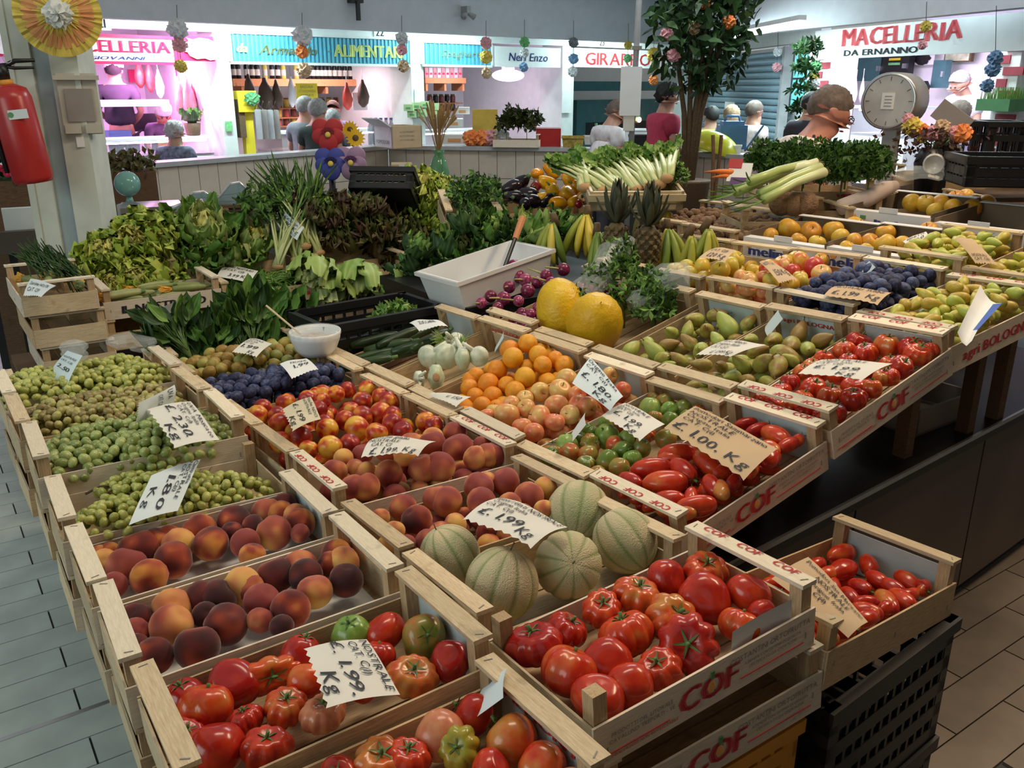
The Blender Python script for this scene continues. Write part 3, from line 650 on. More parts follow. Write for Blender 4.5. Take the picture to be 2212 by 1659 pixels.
K['tomy'] = fruit('yellow_green_tomato_skin', [(.35,(.3,.28,.03)),(.7,(.5,.3,.03))], 2, .22, 0, .3)
K['tomb'] = fruit('ripening_tomato_skin', [(.2,(.12,.2,.03)),(.42,(.28,.24,.05)),(.62,(.42,.17,.04)),(.85,(.5,.06,.02))], 1.6, .22, -.12, .8)
K['peach'] = fruit('peach_skin', [(.3,(.26,.05,.045)),(.47,(.44,.11,.06)),(.6,(.62,.24,.09)),(.78,(.75,.43,.12))], .75, .65, -.1, .45, det=1, fuzz=.3, spec=.2)
K['peachd'] = fruit('dark_peach_skin', [(.32,(.05,.016,.018)),(.52,(.13,.024,.022)),(.68,(.34,.06,.03)),(.84,(.66,.26,.06))], .7, .7, -.05, .4, det=1, fuzz=.45, spec=.15)
K['nect'] = fruit('nectarine_skin', [(.3,(.25,.012,.014)),(.46,(.5,.04,.02)),(.58,(.72,.24,.03)),(.72,(.8,.48,.06))], 1.1, .3, -.08, .35, det=1.5)
K['plumb'] = fruit('blue_plum_skin', [(.3,(.018,.018,.05)),(.55,(.05,.06,.14)),(.8,(.13,.16,.28))], 2.2, .6, .1, .4, spec=.25)
K['greng'] = fruit('greengage_skin', [(.3,(.3,.17,.03)),(.5,(.38,.3,.06)),(.75,(.36,.38,.1))], 1.6, .5, 0, .6)
K['orange'] = fruit('orange_peel', [(.3,(.8,.26,.008)),(.7,(.85,.42,.02))], 2, .36, 0, .6, bump=.25, bsc=45)
K['applep'] = fruit('pink_apple_skin', [(.25,(.68,.14,.07)),(.5,(.74,.3,.12)),(.72,(.72,.5,.16))], 1.4, .3, .05, .45)
K['appler'] = fruit('red_yellow_apple_skin', [(.3,(.55,.05,.04)),(.5,(.68,.18,.06)),(.68,(.7,.42,.06))], 1.3, .28, 0, .6)
K['appley'] = fruit('yellow_apple_skin', [(.3,(.62,.33,.03)),(.55,(.66,.46,.05)),(.8,(.55,.5,.08))], 1.6, .35, 0, .5)
K['applen'] = fruit('golden_apple_skin', [(.3,(.6,.25,.02)),(.6,(.68,.4,.03)),(.8,(.7,.47,.06))], 1.6, .4, 0, .5)
K['pear'] = fruit('green_pear_skin', [(.25,(.3,.18,.05)),(.45,(.35,.33,.06)),(.7,(.38,.45,.1))], 2, .45, -.12, .6, det=5)
K['peary'] = fruit('yellow_pear_skin', [(.25,(.5,.34,.05)),(.5,(.55,.5,.08)),(.75,(.42,.5,.09))], 2, .42, 0, .6, det=4)
K['grapeg'] = fruit('green_grape_skin', [(.3,(.2,.26,.07)),(.7,(.38,.45,.16))], 2, .3, .1, .7, sss=.15)
K['graped'] = fruit('amber_grape_skin', [(.3,(.26,.2,.07)),(.7,(.45,.42,.14))], 2, .35, .1, .8, sss=.15)
K['grapey'] = fruit('pale_grape_skin', [(.3,(.3,.33,.07)),(.7,(.5,.52,.15))], 2, .3, .1, .7, sss=.15)
K['walnut'] = fruit('walnut_shell', [(.3,(.2,.11,.06)),(.7,(.36,.22,.12))], 3, .8, 0, .5, bump=.6, bsc=8)
K['ymelon'] = fruit('yellow_melon_rind', [(.3,(.62,.36,.006)),(.7,(.76,.5,.015))], 1.5, .4, 0, .2, bump=.2, bsc=9)
_fm = {}
def fmesh(kind, mat, k=0):
    key = (kind, mat, k)
    if key not in _fm:
        nu, nv, fns = FD[kind]; _fm[key] = blob(nu, nv, fns[k % len(fns)]).mesh(kind, K[mat])
    return _fm[key]
# little parts
def calyx_mesh():
    mb = MB(); mb.tube([(0,0,-.02),(.02,.01,.12),(.05,.0,.26)], [.09,.07,.08], 6)
    for i in range(5):
        a = i*2*pi/5+.3; c, s = cos(a), sin(a); p = V3((-s, c, 0))*.05
        mb.add([V3((c*.05,s*.05,.03))+p, V3((c*.05,s*.05,.03))-p, V3((c*.3,s*.3,.1))-p*.7, V3((c*.5,s*.5,.06)), V3((c*.3,s*.3,.1))+p*.7], [(0,1,2,3,4)])
    return mb.mesh('calyx', K['stem'])
CALYX = calyx_mesh()
STEM = MB().tube([(0,0,0),(.03,.0,.2),(.1,.02,.42)], [.05,.035,.05], 5).mesh('stem', K['brownstem'])
def rot(tilt=.5, rng=random):
    return RZ(rng.uniform(0, 2*pi)) @ RX(rng.gauss(0, tilt)) @ RY(rng.gauss(0, tilt)) @ RZ(rng.uniform(0, 2*pi))
def look(P):          # frame whose +z looks at the lens
    return (CAM-P).to_track_quat('Z', 'Y').to_matrix().to_4x4()
CATN = {}
def put(name, cat, kind, mat, P, r, label, group, Rm=None, k=0, asp=(1,1,1), part=None, pz_=.7):
    o = ob(name, fmesh(kind, mat, k), None, T(P) @ (Rm if Rm is not None else rot()) @ SC(r*asp[0], r*asp[1], r*asp[2])); tag(o, label, cat, group)
    if part: ob(part, CALYX if part == 'calyx' else STEM, o, T((0, 0, pz_)))
    return o
def relax(items, M, it=14):
    """items [[P, r]]: push overlapping fruit apart within the crate plane"""
    inv = M.inverted(); q = [inv @ p for p, r in items]
    for _ in range(it):
        for i in range(len(q)):
            for j in range(i):
                d = q[i]-q[j]; m = (items[i][1]+items[j][1])*.93; l = d.length
                if l < m and l > 1e-6:
                    p = d*((m-l)/l*.5); p.z *= .6; q[i] += p; q[j] -= p
    xm, ym = CL/2-.012, CW/2-.01
    for i, (p, r) in enumerate(items):
        q[i].x = max(-xm+r*.95, min(xm-r*.95, q[i].x)); q[i].y = max(-ym+r*.98, min(ym-r*.98, q[i].y)); items[i][0] = M @ q[i]
    return items
def place(ck, items, h, sc=1.0, clampd=True):
    M = CM[ck]; out = []
    for it in items:
        P = pplane(it[0], it[1], M, h); r = scl(P, it[2])/2*sc; out.append([P, r])
    if clampd: relax(out, M)
    return out
def fillp(ck, r, h, nx=None, x=(-1, 1), y=(-1, 1), jit=.25, dome=0, pitch=1.9, rs=3):
    rng = random.Random(rs); out = []; xm, ym = CL/2-.02-r, CW/2-.014-r; p = r*pitch
    yy = y[0]*ym; row = 0
    while yy <= y[1]*ym+1e-6:
        xx = x[0]*xm+(p/2 if row % 2 else 0)
        while xx <= x[1]*xm+1e-6:
            hx = xx/(CL/2); hy = yy/(CW/2)
            q = V3((xx+rng.uniform(-jit, jit)*r, yy+rng.uniform(-jit, jit)*r, h+dome*(1-hx*hx*.8-hy*hy*.5)+rng.uniform(-jit, jit)*r*1.6))
            out.append((CM[ck] @ q, r*rng.uniform(.9, 1.08))); xx += p
        yy += p*.88; row += 1
    return out
rng = random.Random(11)
# --- tomatoes of the near crates: (px, py, diameter px, mesh kind, material, looks at viewer)
T0 = [(919,1551,118,'smooth','tomp',0),(1021,1545,97,'smooth','tom',0),(991,1617,105,'rib','tomy',1),(1110,1598,122,'smooth','tomo',0),(877,1640,112,'rib','tom',0),(1182,1645,108,'smooth','tomo',0),(776,1590,126,'rib','tomo',0),(722,1660,90,'smooth','tom',0),(1060,1665,95,'smooth','tom',0),(1270,1690,90,'smooth','tomp',0),(960,1720,110,'smooth','tom',0),(1130,1730,110,'smooth','tomo',0)]
L1 = [(385,1479,95,'heart','tom',0),(445,1527,120,'rib','tomo',0),(465,1608,126,'smooth','tom',0),(489,1449,112,'smooth','tom',0),(585,1458,112,'rib','tomo',2),(612,1530,100,'rib','tomo',0),(572,1617,112,'rib','tom',3),(630,1388,88,'heart','tom',0),(740,1351,92,'heart','tomg',0),(830,1366,90,'smooth','tom',0),(934,1368,100,'smooth','tomb',0),(973,1428,92,'smooth','tom',0),(818,1416,76,'rib','tom',0),(889,1463,108,'rib','tomo',0),(698,1540,98,'rib','tomp',0),(730,1440,80,'rib','tom',0),(400,1600,90,'rib','tom',0),(660,1470,86,'smooth','tomo',0),(530,1560,80,'rib','tom',0),(780,1480,80,'smooth','tom',0)]
T1 = [(1140,1399,120,'rib','tom',0),(1224,1363,97,'rib','tom',0),(1298,1312,93,'rib','tom',0),(1373,1288,106,'rib','tomo',0),(1439,1252,90,'smooth','tom',0),(1534,1229,100,'rib','tomo',0),(1513,1303,118,'smooth','tom',0),(1615,1285,97,'smooth','tom',0),(1460,1338,122,'rib','tomo',0),(1358,1378,124,'rib','tom',0),(1316,1425,112,'smooth','tom',0),(1498,1405,142,'rib','tom',1),(1597,1351,90,'rib','tomo',0),(1218,1458,132,'rib','tomo',0),(1367,1480,102,'heart','tom',4),(1450,1464,106,'rib','tom',0),(1286,1527,120,'smooth','tom',0),(1645,1321,60,'smooth','tom',0)]
SZ = {'T0': (.97, T0, -.062, 'large smooth tomato in the crate beside the ribbed ones'), 'L1': (1.0, L1, -.066, 'big tomato in the crate with the 1.99 card'), 'T1': (1.0, T1, -.06, 'big red tomato in the printed crate with one bar missing')}
SPEC = {'tomp': 'pinkish', 'tomy': 'yellow-green ribbed', 'tomg': 'bright green pear-shaped', 'tomb': 'olive green', 'tomo': 'orange-red', 'tom': 'red'}
for ck, (sc, lst, h, lab) in SZ.items():
    for (it, (P, r)) in zip(lst, place(ck, lst, h, sc)):
        kd, mt, fl_ = it[3:6]; k = rng.randrange(4)
        if fl_ == 1: Rm = look(P) @ rot(.12, rng)
        elif fl_ == 4: Rm = RZ(rng.uniform(0,6)) @ RY(-1.3)
        elif fl_ == 2: Rm = RZ(R(35)) @ RX(1.2)
        else: Rm = rot(.28 if kd != 'smooth' else .8, rng)
        st = (kd != 'smooth' or rng.random() < .25)
        if mt in ('tomp', 'tomy', 'tomg', 'tomb'): lb = SPEC[mt]+' tomato among the tomatoes of the crate '+('with the 1.99 card' if ck == 'L1' else 'beside the ribbed ones')
        else: lb = SPEC[mt]+' '+{'rib':'ribbed','smooth':'smooth','heart':'heart-shaped'}[kd]+' '+lab.split(' ', 1)[1].replace('smooth ', '').replace('red ', '')
        put('tomato', 'tomato', kd, mt, P, r, lb, 'tomatoes of crate '+ck if False else {'T0':'tomatoes in the smooth tomato crate','L1':'tomatoes under the 1.99 card','T1':'tomatoes in the printed crate'}[ck], Rm, k,
            (1,1,1) if fl_ != 2 else (1.35,.75,.75), 'calyx' if st else None, .55 if kd == 'rib' else .85)
# ripening tomatoes, long tomatoes
GT = [(1406,855,36),(1404,883,50),(1454,860,42),(1448,888,46),(1496,871,40),(1219,958,52),(1266,936,48),(1308,941,56),(1353,947,40),(1275,964,48),(1230,981,50),(1272,978,42),(1266,1003,46),(1317,997,50),(1336,1008,44),(1364,989,40),(1331,958,40),(1350,975,46),(1415,902,36),(1454,908,40),(1440,947,46),(1171,967,44),(1300,913,32),(1190,985,40),(1395,940,42),(1385,968,40),(1290,1025,40),(1310,1040,36),(1480,905,40),(1340,925,38),(1240,940,40),(1520,885,36)]
for i, (it, (P, r)) in enumerate(zip(GT, place('GT', GT, -.05))):
    mt = 'tomg' if i in (1,3,5,7,8,15,22) else 'tomb'
    put('tomato', 'tomato', 'heart' if i % 3 else 'rib', mt, P, r, 'green' if 0 else ('bright green tomato under the small 1.99 card' if mt == 'tomg' else 'half-ripe brownish tomato under the small 1.99 card'), 'half-green tomatoes', rot(.5, rng), i, (1,1,1.08), 'calyx' if i % 2 else None, .8)
PTI = [(1404,972,50,0),(1446,972,80,10),(1401,1009,88,8),(1477,1017,82,-35),(1524,1000,88,-42),(1440,1042,96,5),(1538,1048,66,-55),(1588,1068,68,-70),(1493,1073,58,80),(1440,1082,76,0),(1521,1104,90,10),(1348,1034,70,-28),(1336,1068,58,60),(1367,1087,54,20),(1420,1118,52,0),(1404,1093,56,30),(1676,944,84,-30),(1698,1002,72,60),(1746,957,46,50),(1637,1022,54,60),(1617,1058,56,50),(1665,969,60,-40),(1612,915,50,10),(1640,930,60,20),(1560,930,60,0),(1590,960,66,30),(1620,990,60,-20),(1560,1020,60,40),(1480,1110,60,10),(1700,960,56,20)]
def longt(ck, lst, h, lab, grp, th=.5):
    for i, (it, (P, r)) in enumerate(zip(lst, place(ck, [(a, b, c*.72) for a, b, c, d in lst], h))):
        qq = CM[ck].inverted() @ P; qq.x = max(-.2, min(.2, qq.x)); qq.y = max(-.098, min(.098, qq.y)); P = CM[ck] @ qq; r2 = r/.72; n = CM[ck].col[2].xyz; x = pplane(it[0]+cos(R(it[3]))*20, it[1]-sin(R(it[3]))*20, CM[ck], h)-pplane(it[0], it[1], CM[ck], h)
        Rm = x.to_track_quat('Z', 'Y').to_matrix().to_4x4() @ RX(rng.uniform(-.15,.15)) @ RZ(rng.uniform(0, 6))
        put('plum_tomato', 'tomato', 'plumt', 'tom' if i % 7 else 'tomo', P, r2*1.02, lab, grp, Rm, 0, (1.0,1.0,1), 'calyx' if i % 5 == 3 else None, .95)
longt('PT', PTI, -.045, 'long red plum tomato in the crate under the 1.00 card', 'plum tomatoes under the 1.00 card')
for P, r in fillp('PT', .026, -.09, x=(-.8,.8), y=(-.55,.55), jit=.3, pitch=2.1): put('plum_tomato', 'tomato', 'plumt', 'tom', P, .04, 'long red plum tomato in the crate under the 1.00 card', 'plum tomatoes under the 1.00 card', RZ(rng.uniform(0,6)) @ RX(1.5))
X1I = [(1795,1188,76,15),(1820,1232,84,25),(1877,1222,70,-60),(1858,1268,60,-30),(1930,1272,62,-25),(1963,1256,66,-30),(2020,1280,56,60),(1912,1300,78,-60),(1978,1308,78,-35),(1950,1318,60,-60),(1842,1290,56,-40),(1880,1326,70,-15),(1925,1360,74,20),(1850,1380,66,0),(1835,1405,60,10),(1715,1220,60,10),(1660,1238,60,0),(1665,1258,56,10),(1750,1215,56,20),(1700,1250,60,0),(1790,1240,60,20),(1880,1380,50,0),(1990,1345,60,30),(2000,1260,56,-40),(1900,1255,60,-30),(1955,1290,60,10),(1830,1330,60,30),(1870,1300,60,0),(1905,1340,60,40),(2030,1310,50,30),(1760,1262,56,0)]
longt('X1', X1I, -.075, 'dark red plum tomato in the low crate on black plastic crates', 'plum tomatoes in the low crate')
for P, r in fillp('X1', .026, -.105, x=(-.8,.8), y=(-.55,.55), jit=.3, pitch=2.2): put('plum_tomato', 'tomato', 'plumt', 'tom', P, .04, 'dark red plum tomato in the low crate on black plastic crates', 'plum tomatoes in the low crate', RZ(rng.uniform(0,6)) @ RX(1.5))
RTI = [(1825,756,50),(1855,739,50),(1872,764,56),(1914,750,58),(1970,756,64),(2010,770,60),(1923,789,50),(1968,798,56),(1945,820,50),(1906,815,44),(1707,826,46),(1757,840,56),(1794,859,62),(1847,837,56),(1864,868,60),(1906,845,50),(1833,901,56),(1687,845,46),(1735,862,46),(1777,775,42),(1836,778,40),(1749,792,40),(1749,918,46),(1712,907,44),(1676,901,44),(1648,890,44),(1642,862,40),(1810,810,50),(1770,805,46),(1880,805,46),(1720,800,40),(1790,905,46),(2035,745,40)]
for i, (it, (P, r)) in enumerate(zip(RTI, place('RT', RTI, -.05))):
    put('tomato', 'tomato', 'rib', 'tom' if i % 3 else 'tomo', P, r, 'small ribbed red tomato with upright green stem', 'small ribbed tomatoes', rot(.22, rng), i, (1,1,1.1), 'calyx', .68)
# --- peaches, nectarines
P34 = [(729,1017,56),(763,1011,40),(791,1020,48),(839,1023,62),(763,1053,60),(819,1073,66),(853,936,50),(917,936,48),(934,958,60),(990,969,70),(987,933,54),(1027,989,56),(973,1023,72),(915,1011,66),(783,981,46),(1081,1000,58),(1132,1017,58),(870,980,56),(840,975,50),(1060,960,46),(735,985,44)]
P4I = [(926,1065,62),(966,1084,70),(870,1096,62),(900,1124,70),(1032,1051,68),(1040,1084,66),(1092,1040,65),(1143,1073,68),(1180,1056,56),(1180,1104,46),(853,1146,46),(917,1168,52),(884,1174,42),(822,1118,42),(984,1132,50),(1100,1090,56),(1215,1090,50),(950,1150,50),(1060,1120,50),(1130,1110,46),(1010,1020,50)]
for ck, lst, lab, grp, mt in (('P3', P34, 'orange red peach in the crate under the 1.99 peach card', 'peaches under the 1.99 peach card', 'peach'), ('P4', P4I, 'orange red peach next to the cantaloupe melons', 'peaches next to the melons', 'peach')):
    for i, (it, (P, r)) in enumerate(zip(lst, place(ck, lst, -.035))):
        m2 = 'peachd' if (ck == 'P4' and i == 3) else mt
        put('peach', 'peach', 'peach', m2, P, r, lab if m2 == mt else 'single dark peach among orange ones next to the melons', grp, rot(.9, rng))
    for P, r in fillp(ck, .03, -.088, pitch=2.05): put('peach', 'peach', 'peach', mt, P, r, lab, grp, rot(.9, rng))
NI = [(741,905,46),(729,871,48),(811,888,52),(771,925,56),(707,927,50),(710,967,54),(648,947,54),(668,972,44),(760,961,46),(814,936,50),(847,913,44),(847,897,42),(920,911,46),(956,927,42),(592,958,50),(603,981,42),(741,983,50),(870,930,44),(630,925,46),(680,905,44)]
N1 = [(699,849,42),(696,866,38),(749,843,38),(783,866,44),(794,841,42),(822,857,40),(847,869,46),(665,863,42),(617,869,44),(567,883,44),(556,899,50),(598,897,42),(605,916,52),(687,885,42),(769,891,38),(640,890,44),(720,850,40),(660,840,36),(860,845,36)]
for ck, lst, lab in (('N2', NI, 'shiny red and yellow nectarine next to the large peaches'), ('N', N1, 'shiny red and yellow nectarine next to the blue plums')):
    for it, (P, r) in zip(lst, place(ck, lst, -.03)): put('nectarine', 'nectarine', 'peach', 'nect', P, r, lab, 'nectarines', rot(.9, rng))
    for P, r in fillp(ck, .029, -.085, pitch=2.0): put('nectarine', 'nectarine', 'peach', 'nect', P, r, lab, 'nectarines', rot(.9, rng))
P2I = [(209,1178,48),(227,1211,54),(298,1181,92),(274,1220,90),(328,1243,84),(370,1211,86),(385,1178,76),(460,1172,80),(246,1264,60),(415,1124,76),(493,1112,76),(561,1090,68),(606,1110,62),(587,1152,80),(637,1084,60),(671,1124,70),(648,1152,44),(542,1140,56),(534,1172,68),(317,1135,66),(545,1200,60),(690,1100,56)]
P1I = [(277,1303,62),(361,1309,90),(415,1279,84),(504,1238,86),(483,1288,86),(588,1244,86),(567,1300,84),(633,1312,90),(373,1351,98),(492,1345,98),(427,1396,104),(298,1357,64),(328,1414,86),(630,1205,76),(675,1235,78),(725,1193,72),(758,1205,74),(743,1255,80),(672,1285,82),(300,1400,60)]
for ck, lst, lab in (('P2', P2I+[(350,1160,60),(440,1140,56),(240,1185,50),(505,1150,50)], 'dark red peach in the crate next to the 1.80 grapes'), ('P1', P1I+[(320,1330,64),(535,1270,66),(700,1225,60),(550,1340,60),(450,1330,60),(610,1350,56)], 'dark red peach in the crate next to the 1.99 tomatoes')):
    for i, (it, (P, r)) in enumerate(zip(lst, place(ck, lst, -.072, .97))):
        m2 = 'peach' if i % 5 in (1, 3) else 'peachd'
        put('peach', 'peach', 'peach', m2, P, r, lab if m2 == 'peachd' else lab.replace('dark red', 'orange and yellow'), 'dark peaches', rot(.9, rng))
    bx('paper_sheet', K['paper'], -.23, .23, -.125, .125, -CH+.006, -CH+.008, bpy.data.objects[[o.name for o in COL.objects if o.name.startswith('wooden_crate') and o.get('label', '').startswith('wooden crate of dark peaches '+('with' if ck == 'P2' else 'next'))][0]])
# --- oranges, apples
ORI = [(1140,742,43,.05),(1101,756,44,.04),(1108,777,47,.03),(1165,773,42,.02),(1200,779,40,.0),(1221,790,44,-.01),(1174,796,41,0),(1137,790,36,0),(1078,798,45,.01),(1056,828,48,-.01),(1134,815,46,.0),(1179,812,40,-.02),(1095,832,40,-.02),(1115,849,46,-.02),(1070,860,44,-.03),(1042,877,42,-.03),(1028,857,41,-.03),(1014,838,40,-.02),(1028,812,38,-.01),(1003,815,40,-.02),(1060,800,38,-.02),(1085,870,40,-.04),(1210,760,38,-.02),(1180,755,38,-.01)]
out = []
for it in ORI:
    P = pplane(it[0], it[1], CM['OR'], -.03+it[3]); out.append([P, scl(P, it[2])/2])
for (P, r) in relax(out, CM['OR']): put('orange', 'orange', 'ball', 'orange', P, r, 'round orange piled between fennel and pink apples', 'oranges', rot(2, rng))
for P, r in fillp('OR', .029, -.085, pitch=2.0): put('orange', 'orange', 'ball', 'orange', P, r, 'round orange piled between fennel and pink apples', 'oranges', rot(2, rng))
API = [(1163,849,45),(1207,843,50),(1212,815,50),(1205,877,54),(1165,902,56),(1244,874,44),(1286,885,48),(1241,902,46),(1137,882,42),(1090,897,58),(1126,925,46),(1210,916,46),(1163,939,46),(1135,860,38),(1348,843,38),(1317,812,40),(1345,862,38),(1247,852,40),(1055,900,40),(1270,835,42),(1300,850,40),(1105,870,40),(1060,885,36),(1110,940,40)]
for it, (P, r) in zip(API, place('AP', API, -.03)): put('apple', 'apple', 'apple', 'applep', P, r, 'pink and yellow apple under the 1.80 card', 'pink apples', rot(.8, rng), 0, (1,1,1), 'stem', .55)
for P, r in fillp('AP', .031, -.085, pitch=2.0): put('apple', 'apple', 'apple', 'applep', P, r, 'pink and yellow apple under the 1.80 card', 'pink apples', rot(.8, rng))
A2 = [(1632,577,42,'r'),(1726,565,45,'r'),(1759,577,46,'r'),(1776,562,36,'r'),(1713,588,38,'r'),(1695,575,36,'p'),(1784,593,44,'p'),(1753,613,38,'y'),(1665,608,40,'y'),(1602,600,38,'p'),(1619,610,40,'p'),(1612,625,42,'p'),(1728,600,34,'y'),(1553,623,38,'p'),(1581,631,36,'p'),(1622,641,38,'p'),(1716,618,40,'y'),(1685,636,34,'p'),(1612,560,42,'y'),(1655,552,42,'y'),(1668,564,36,'y'),(1650,600,36,'p'),(1560,645,36,'p'),(1690,600,36,'p')]
for it, (P, r) in zip(A2, place('AP2', A2, -.03)):
    put('apple', 'apple', 'apple', {'r':'appler','p':'applep','y':'appley'}[it[3]], P, r, {'r':'bright red apple before the white cartons','p':'pinkish apple before the white cartons','y':'yellow apple in the red apple crate'}[it[3]], 'mixed apples', rot(.8, rng), 0, (1,1,1), 'stem', .55)
for P, r in fillp('AP2', .032, -.085, pitch=2.0): put('apple', 'apple', 'apple', 'applep', P, r, 'pinkish apple before the white cartons', 'mixed apples', rot(.8, rng))
A3 = [(1515,577,42),(1556,585,44),(1579,575,42),(1450,583,40),(1488,593,38),(1445,605,45),(1477,575,34),(1490,610,36),(1541,608,40),(1465,615,36),(1520,605,38),(1430,600,38),(1590,560,38)]
for it, (P, r) in zip(A3, place('AP3', A3, -.03)): put('apple', 'apple', 'apple', 'appley', P, r, 'yellow apple in front of the bananas', 'yellow apples', rot(.8, rng), 0, (1,1,1), 'stem', .55)
for P, r in fillp('AP3', .031, -.085, pitch=2.0): put('apple', 'apple', 'apple', 'appley', P, r, 'yellow apple in front of the bananas', 'yellow apples', rot(.8, rng))
# --- pears
PE = {'PE1': [(1361,755,55),(1417,762,60),(1442,745,45),(1457,719,48),(1490,742,46),(1503,691,54),(1528,714,54),(1579,704,68),(1546,681,48),(1518,755,52),(1432,777,60),(1470,783,50),(1609,700,46),(1400,740,44),(1550,735,46),(1480,715,44),(1445,790,44),(1540,770,40)],
      'PE2': [(1622,734,46),(1672,734,56),(1726,722,60),(1781,737,56),(1708,748,66),(1695,768,74),(1518,788,48),(1558,792,44),(1607,788,52),(1647,785,64),(1690,790,70),(1634,760,48),(1583,815,54),(1524,818,42),(1614,821,44),(1750,755,54),(1560,830,40),(1735,785,46)]}
for ck, lst in PE.items():
    for it, (P, r) in zip(lst, place(ck, [(a, b, c*.8) for a, b, c in lst], -.05)):
        put('pear', 'pear', 'pear', 'pear', P, r*1.05, 'green russet pear beside the yellow melons' if ck == 'PE1' else 'long green pear beside the small ribbed tomatoes', 'green pears', RZ(rng.uniform(0,6)) @ RX(rng.uniform(.8,1.9)), 0, (1,1,1.12), 'stem', 1.25)
    for P, r in fillp(ck, .03, -.09, pitch=2.2): put('pear', 'pear', 'pear', 'pear', P, r, 'green russet pear beside the yellow melons' if ck == 'PE1' else 'long green pear beside the small ribbed tomatoes', 'green pears', RZ(rng.uniform(0,6)) @ RX(1.5))
for ck, lab in (('YP5', 'small yellow pear in the printed crate with the bag'), ('YP6', 'small yellow pear beside the hanging brown card'), ('YP7', 'small yellow pear behind the white and blue bag')):
    for h, n in ((-.03, 5), (-.078, 6)):
        for i, (P, r) in enumerate(fillp(ck, .0245, h, jit=.45, dome=.02, pitch=2.05, rs=n)):
            put('pear', 'pear', 'pear', 'peary', P, r, lab, 'small yellow pears', RZ(rng.uniform(0,6)) @ RX(rng.uniform(1,2)), 0, (1,1,1.15), 'stem' if h > -.05 else None, 1.25)
# --- plums, greengages, walnuts
for ck, mt, nm_, lab, r0 in (('BP', 'plumb', 'blue_plum', 'dusty blue plum between nectarines and greengages', .0215), ('BP2', 'plumb', 'blue_plum', 'dusty blue plum under the long brown card', .0235), ('YP', 'greng', 'greengage_plum', 'yellow green plum beside the spinach', .0235)):
    for h, rs in ((-.032, 1), (-.07, 2)):
        for P, r in fillp(ck, r0, h, jit=.35, dome=.016, pitch=1.95, rs=rs): put(nm_, 'plum', 'plum', mt, P, r, lab, nm_.replace('_', ' ')+'s of crate '+('near zucchini' if ck == 'BP' else 'on the raised row' if ck == 'BP2' else 'near spinach'), rot(1.2, rng))
# --- grapes: a bunch is a stem with single grapes
def bunch(P, M, ln, wd, hg, n, gr, mat, label, group, rz, seed):
    rg = random.Random(seed); t = thing('grape_bunch', label, 'grapes', T(P) @ M.to_3x3().to_4x4() @ RZ(rz), group)
    MB().tube([(-ln*.62,0,hg*.5),(-ln*.45,0,hg*.75),(0,.01,hg*.55),(ln*.45,0,hg*.2)], [.0035,.003,.0025,.0015], 5).build('stem', K['brownstem'], t, None, True)
    for i in range(4):
        a = rg.uniform(-.4, .4)*ln; b = rg.choice((-1, 1))*wd*.35
        MB().tube([(a,0,hg*.5),(a+.012,b*.6,hg*.6),(a+.02,b,hg*.55)], [.0018,.0015,.001], 4).build('twig', K['brownstem'], t)
    pts = []
    tries = 0
    while len(pts) < n and tries < n*40:
        tries += 1; x = rg.uniform(-1, 1); th = rg.uniform(-.25, pi+.25); k = (1-.55*max(0, x))*sqrt(max(0, 1-x*x*.8))
        p = V3((x*ln/2, cos(th)*wd/2*k, max(-.01, sin(th)*hg*k)))
        if all((p-q).length > gr*1.45 for q in pts): pts.append(p)
    me = fmesh('grape', mat)
    for p in pts: ob('grape', me, t, T(p) @ rot(1, rg) @ SC(gr*rg.uniform(.88, 1.1)))
GB = [('G1a',0,0,'grapey',8,.0135),('G1b',1,0,'graped',8,.013),('G2',2,0,'grapeg',8,.0145),('G3',3,0,'grapey',7,.0122)]
for ck, sd, _, mt, nb, gr in GB:
    lab = {'G1a':'bunch of pale muscat grapes beside the spinach','G1b':'bunch of amber muscat grapes under the hanging card','G2':'bunch of large green grapes under the 2.30 card','G3':'bunch of small yellow-green grapes beside the 1.80 card'}[ck]
    for i in range(nb):
        x = -.125+.25*((i*.5) % 1.0 if 0 else (i % (nb//2+nb % 2))/max(1, (nb//2+nb % 2)-1)); y = -.065 if i < nb//2+nb % 2 else .065
        if ck == 'G3' and (x < -.12 and y > 0): x += .1
        bunch(CM[ck] @ V3((x+rng.uniform(-.02,.02), y+rng.uniform(-.015,.015), -.075 if ck != 'G1a' else -.055)), CM[ck], .19, .14, .055, 58, gr, mt, lab, 'grape bunches', rng.uniform(-.5, .5), sd*20+i)
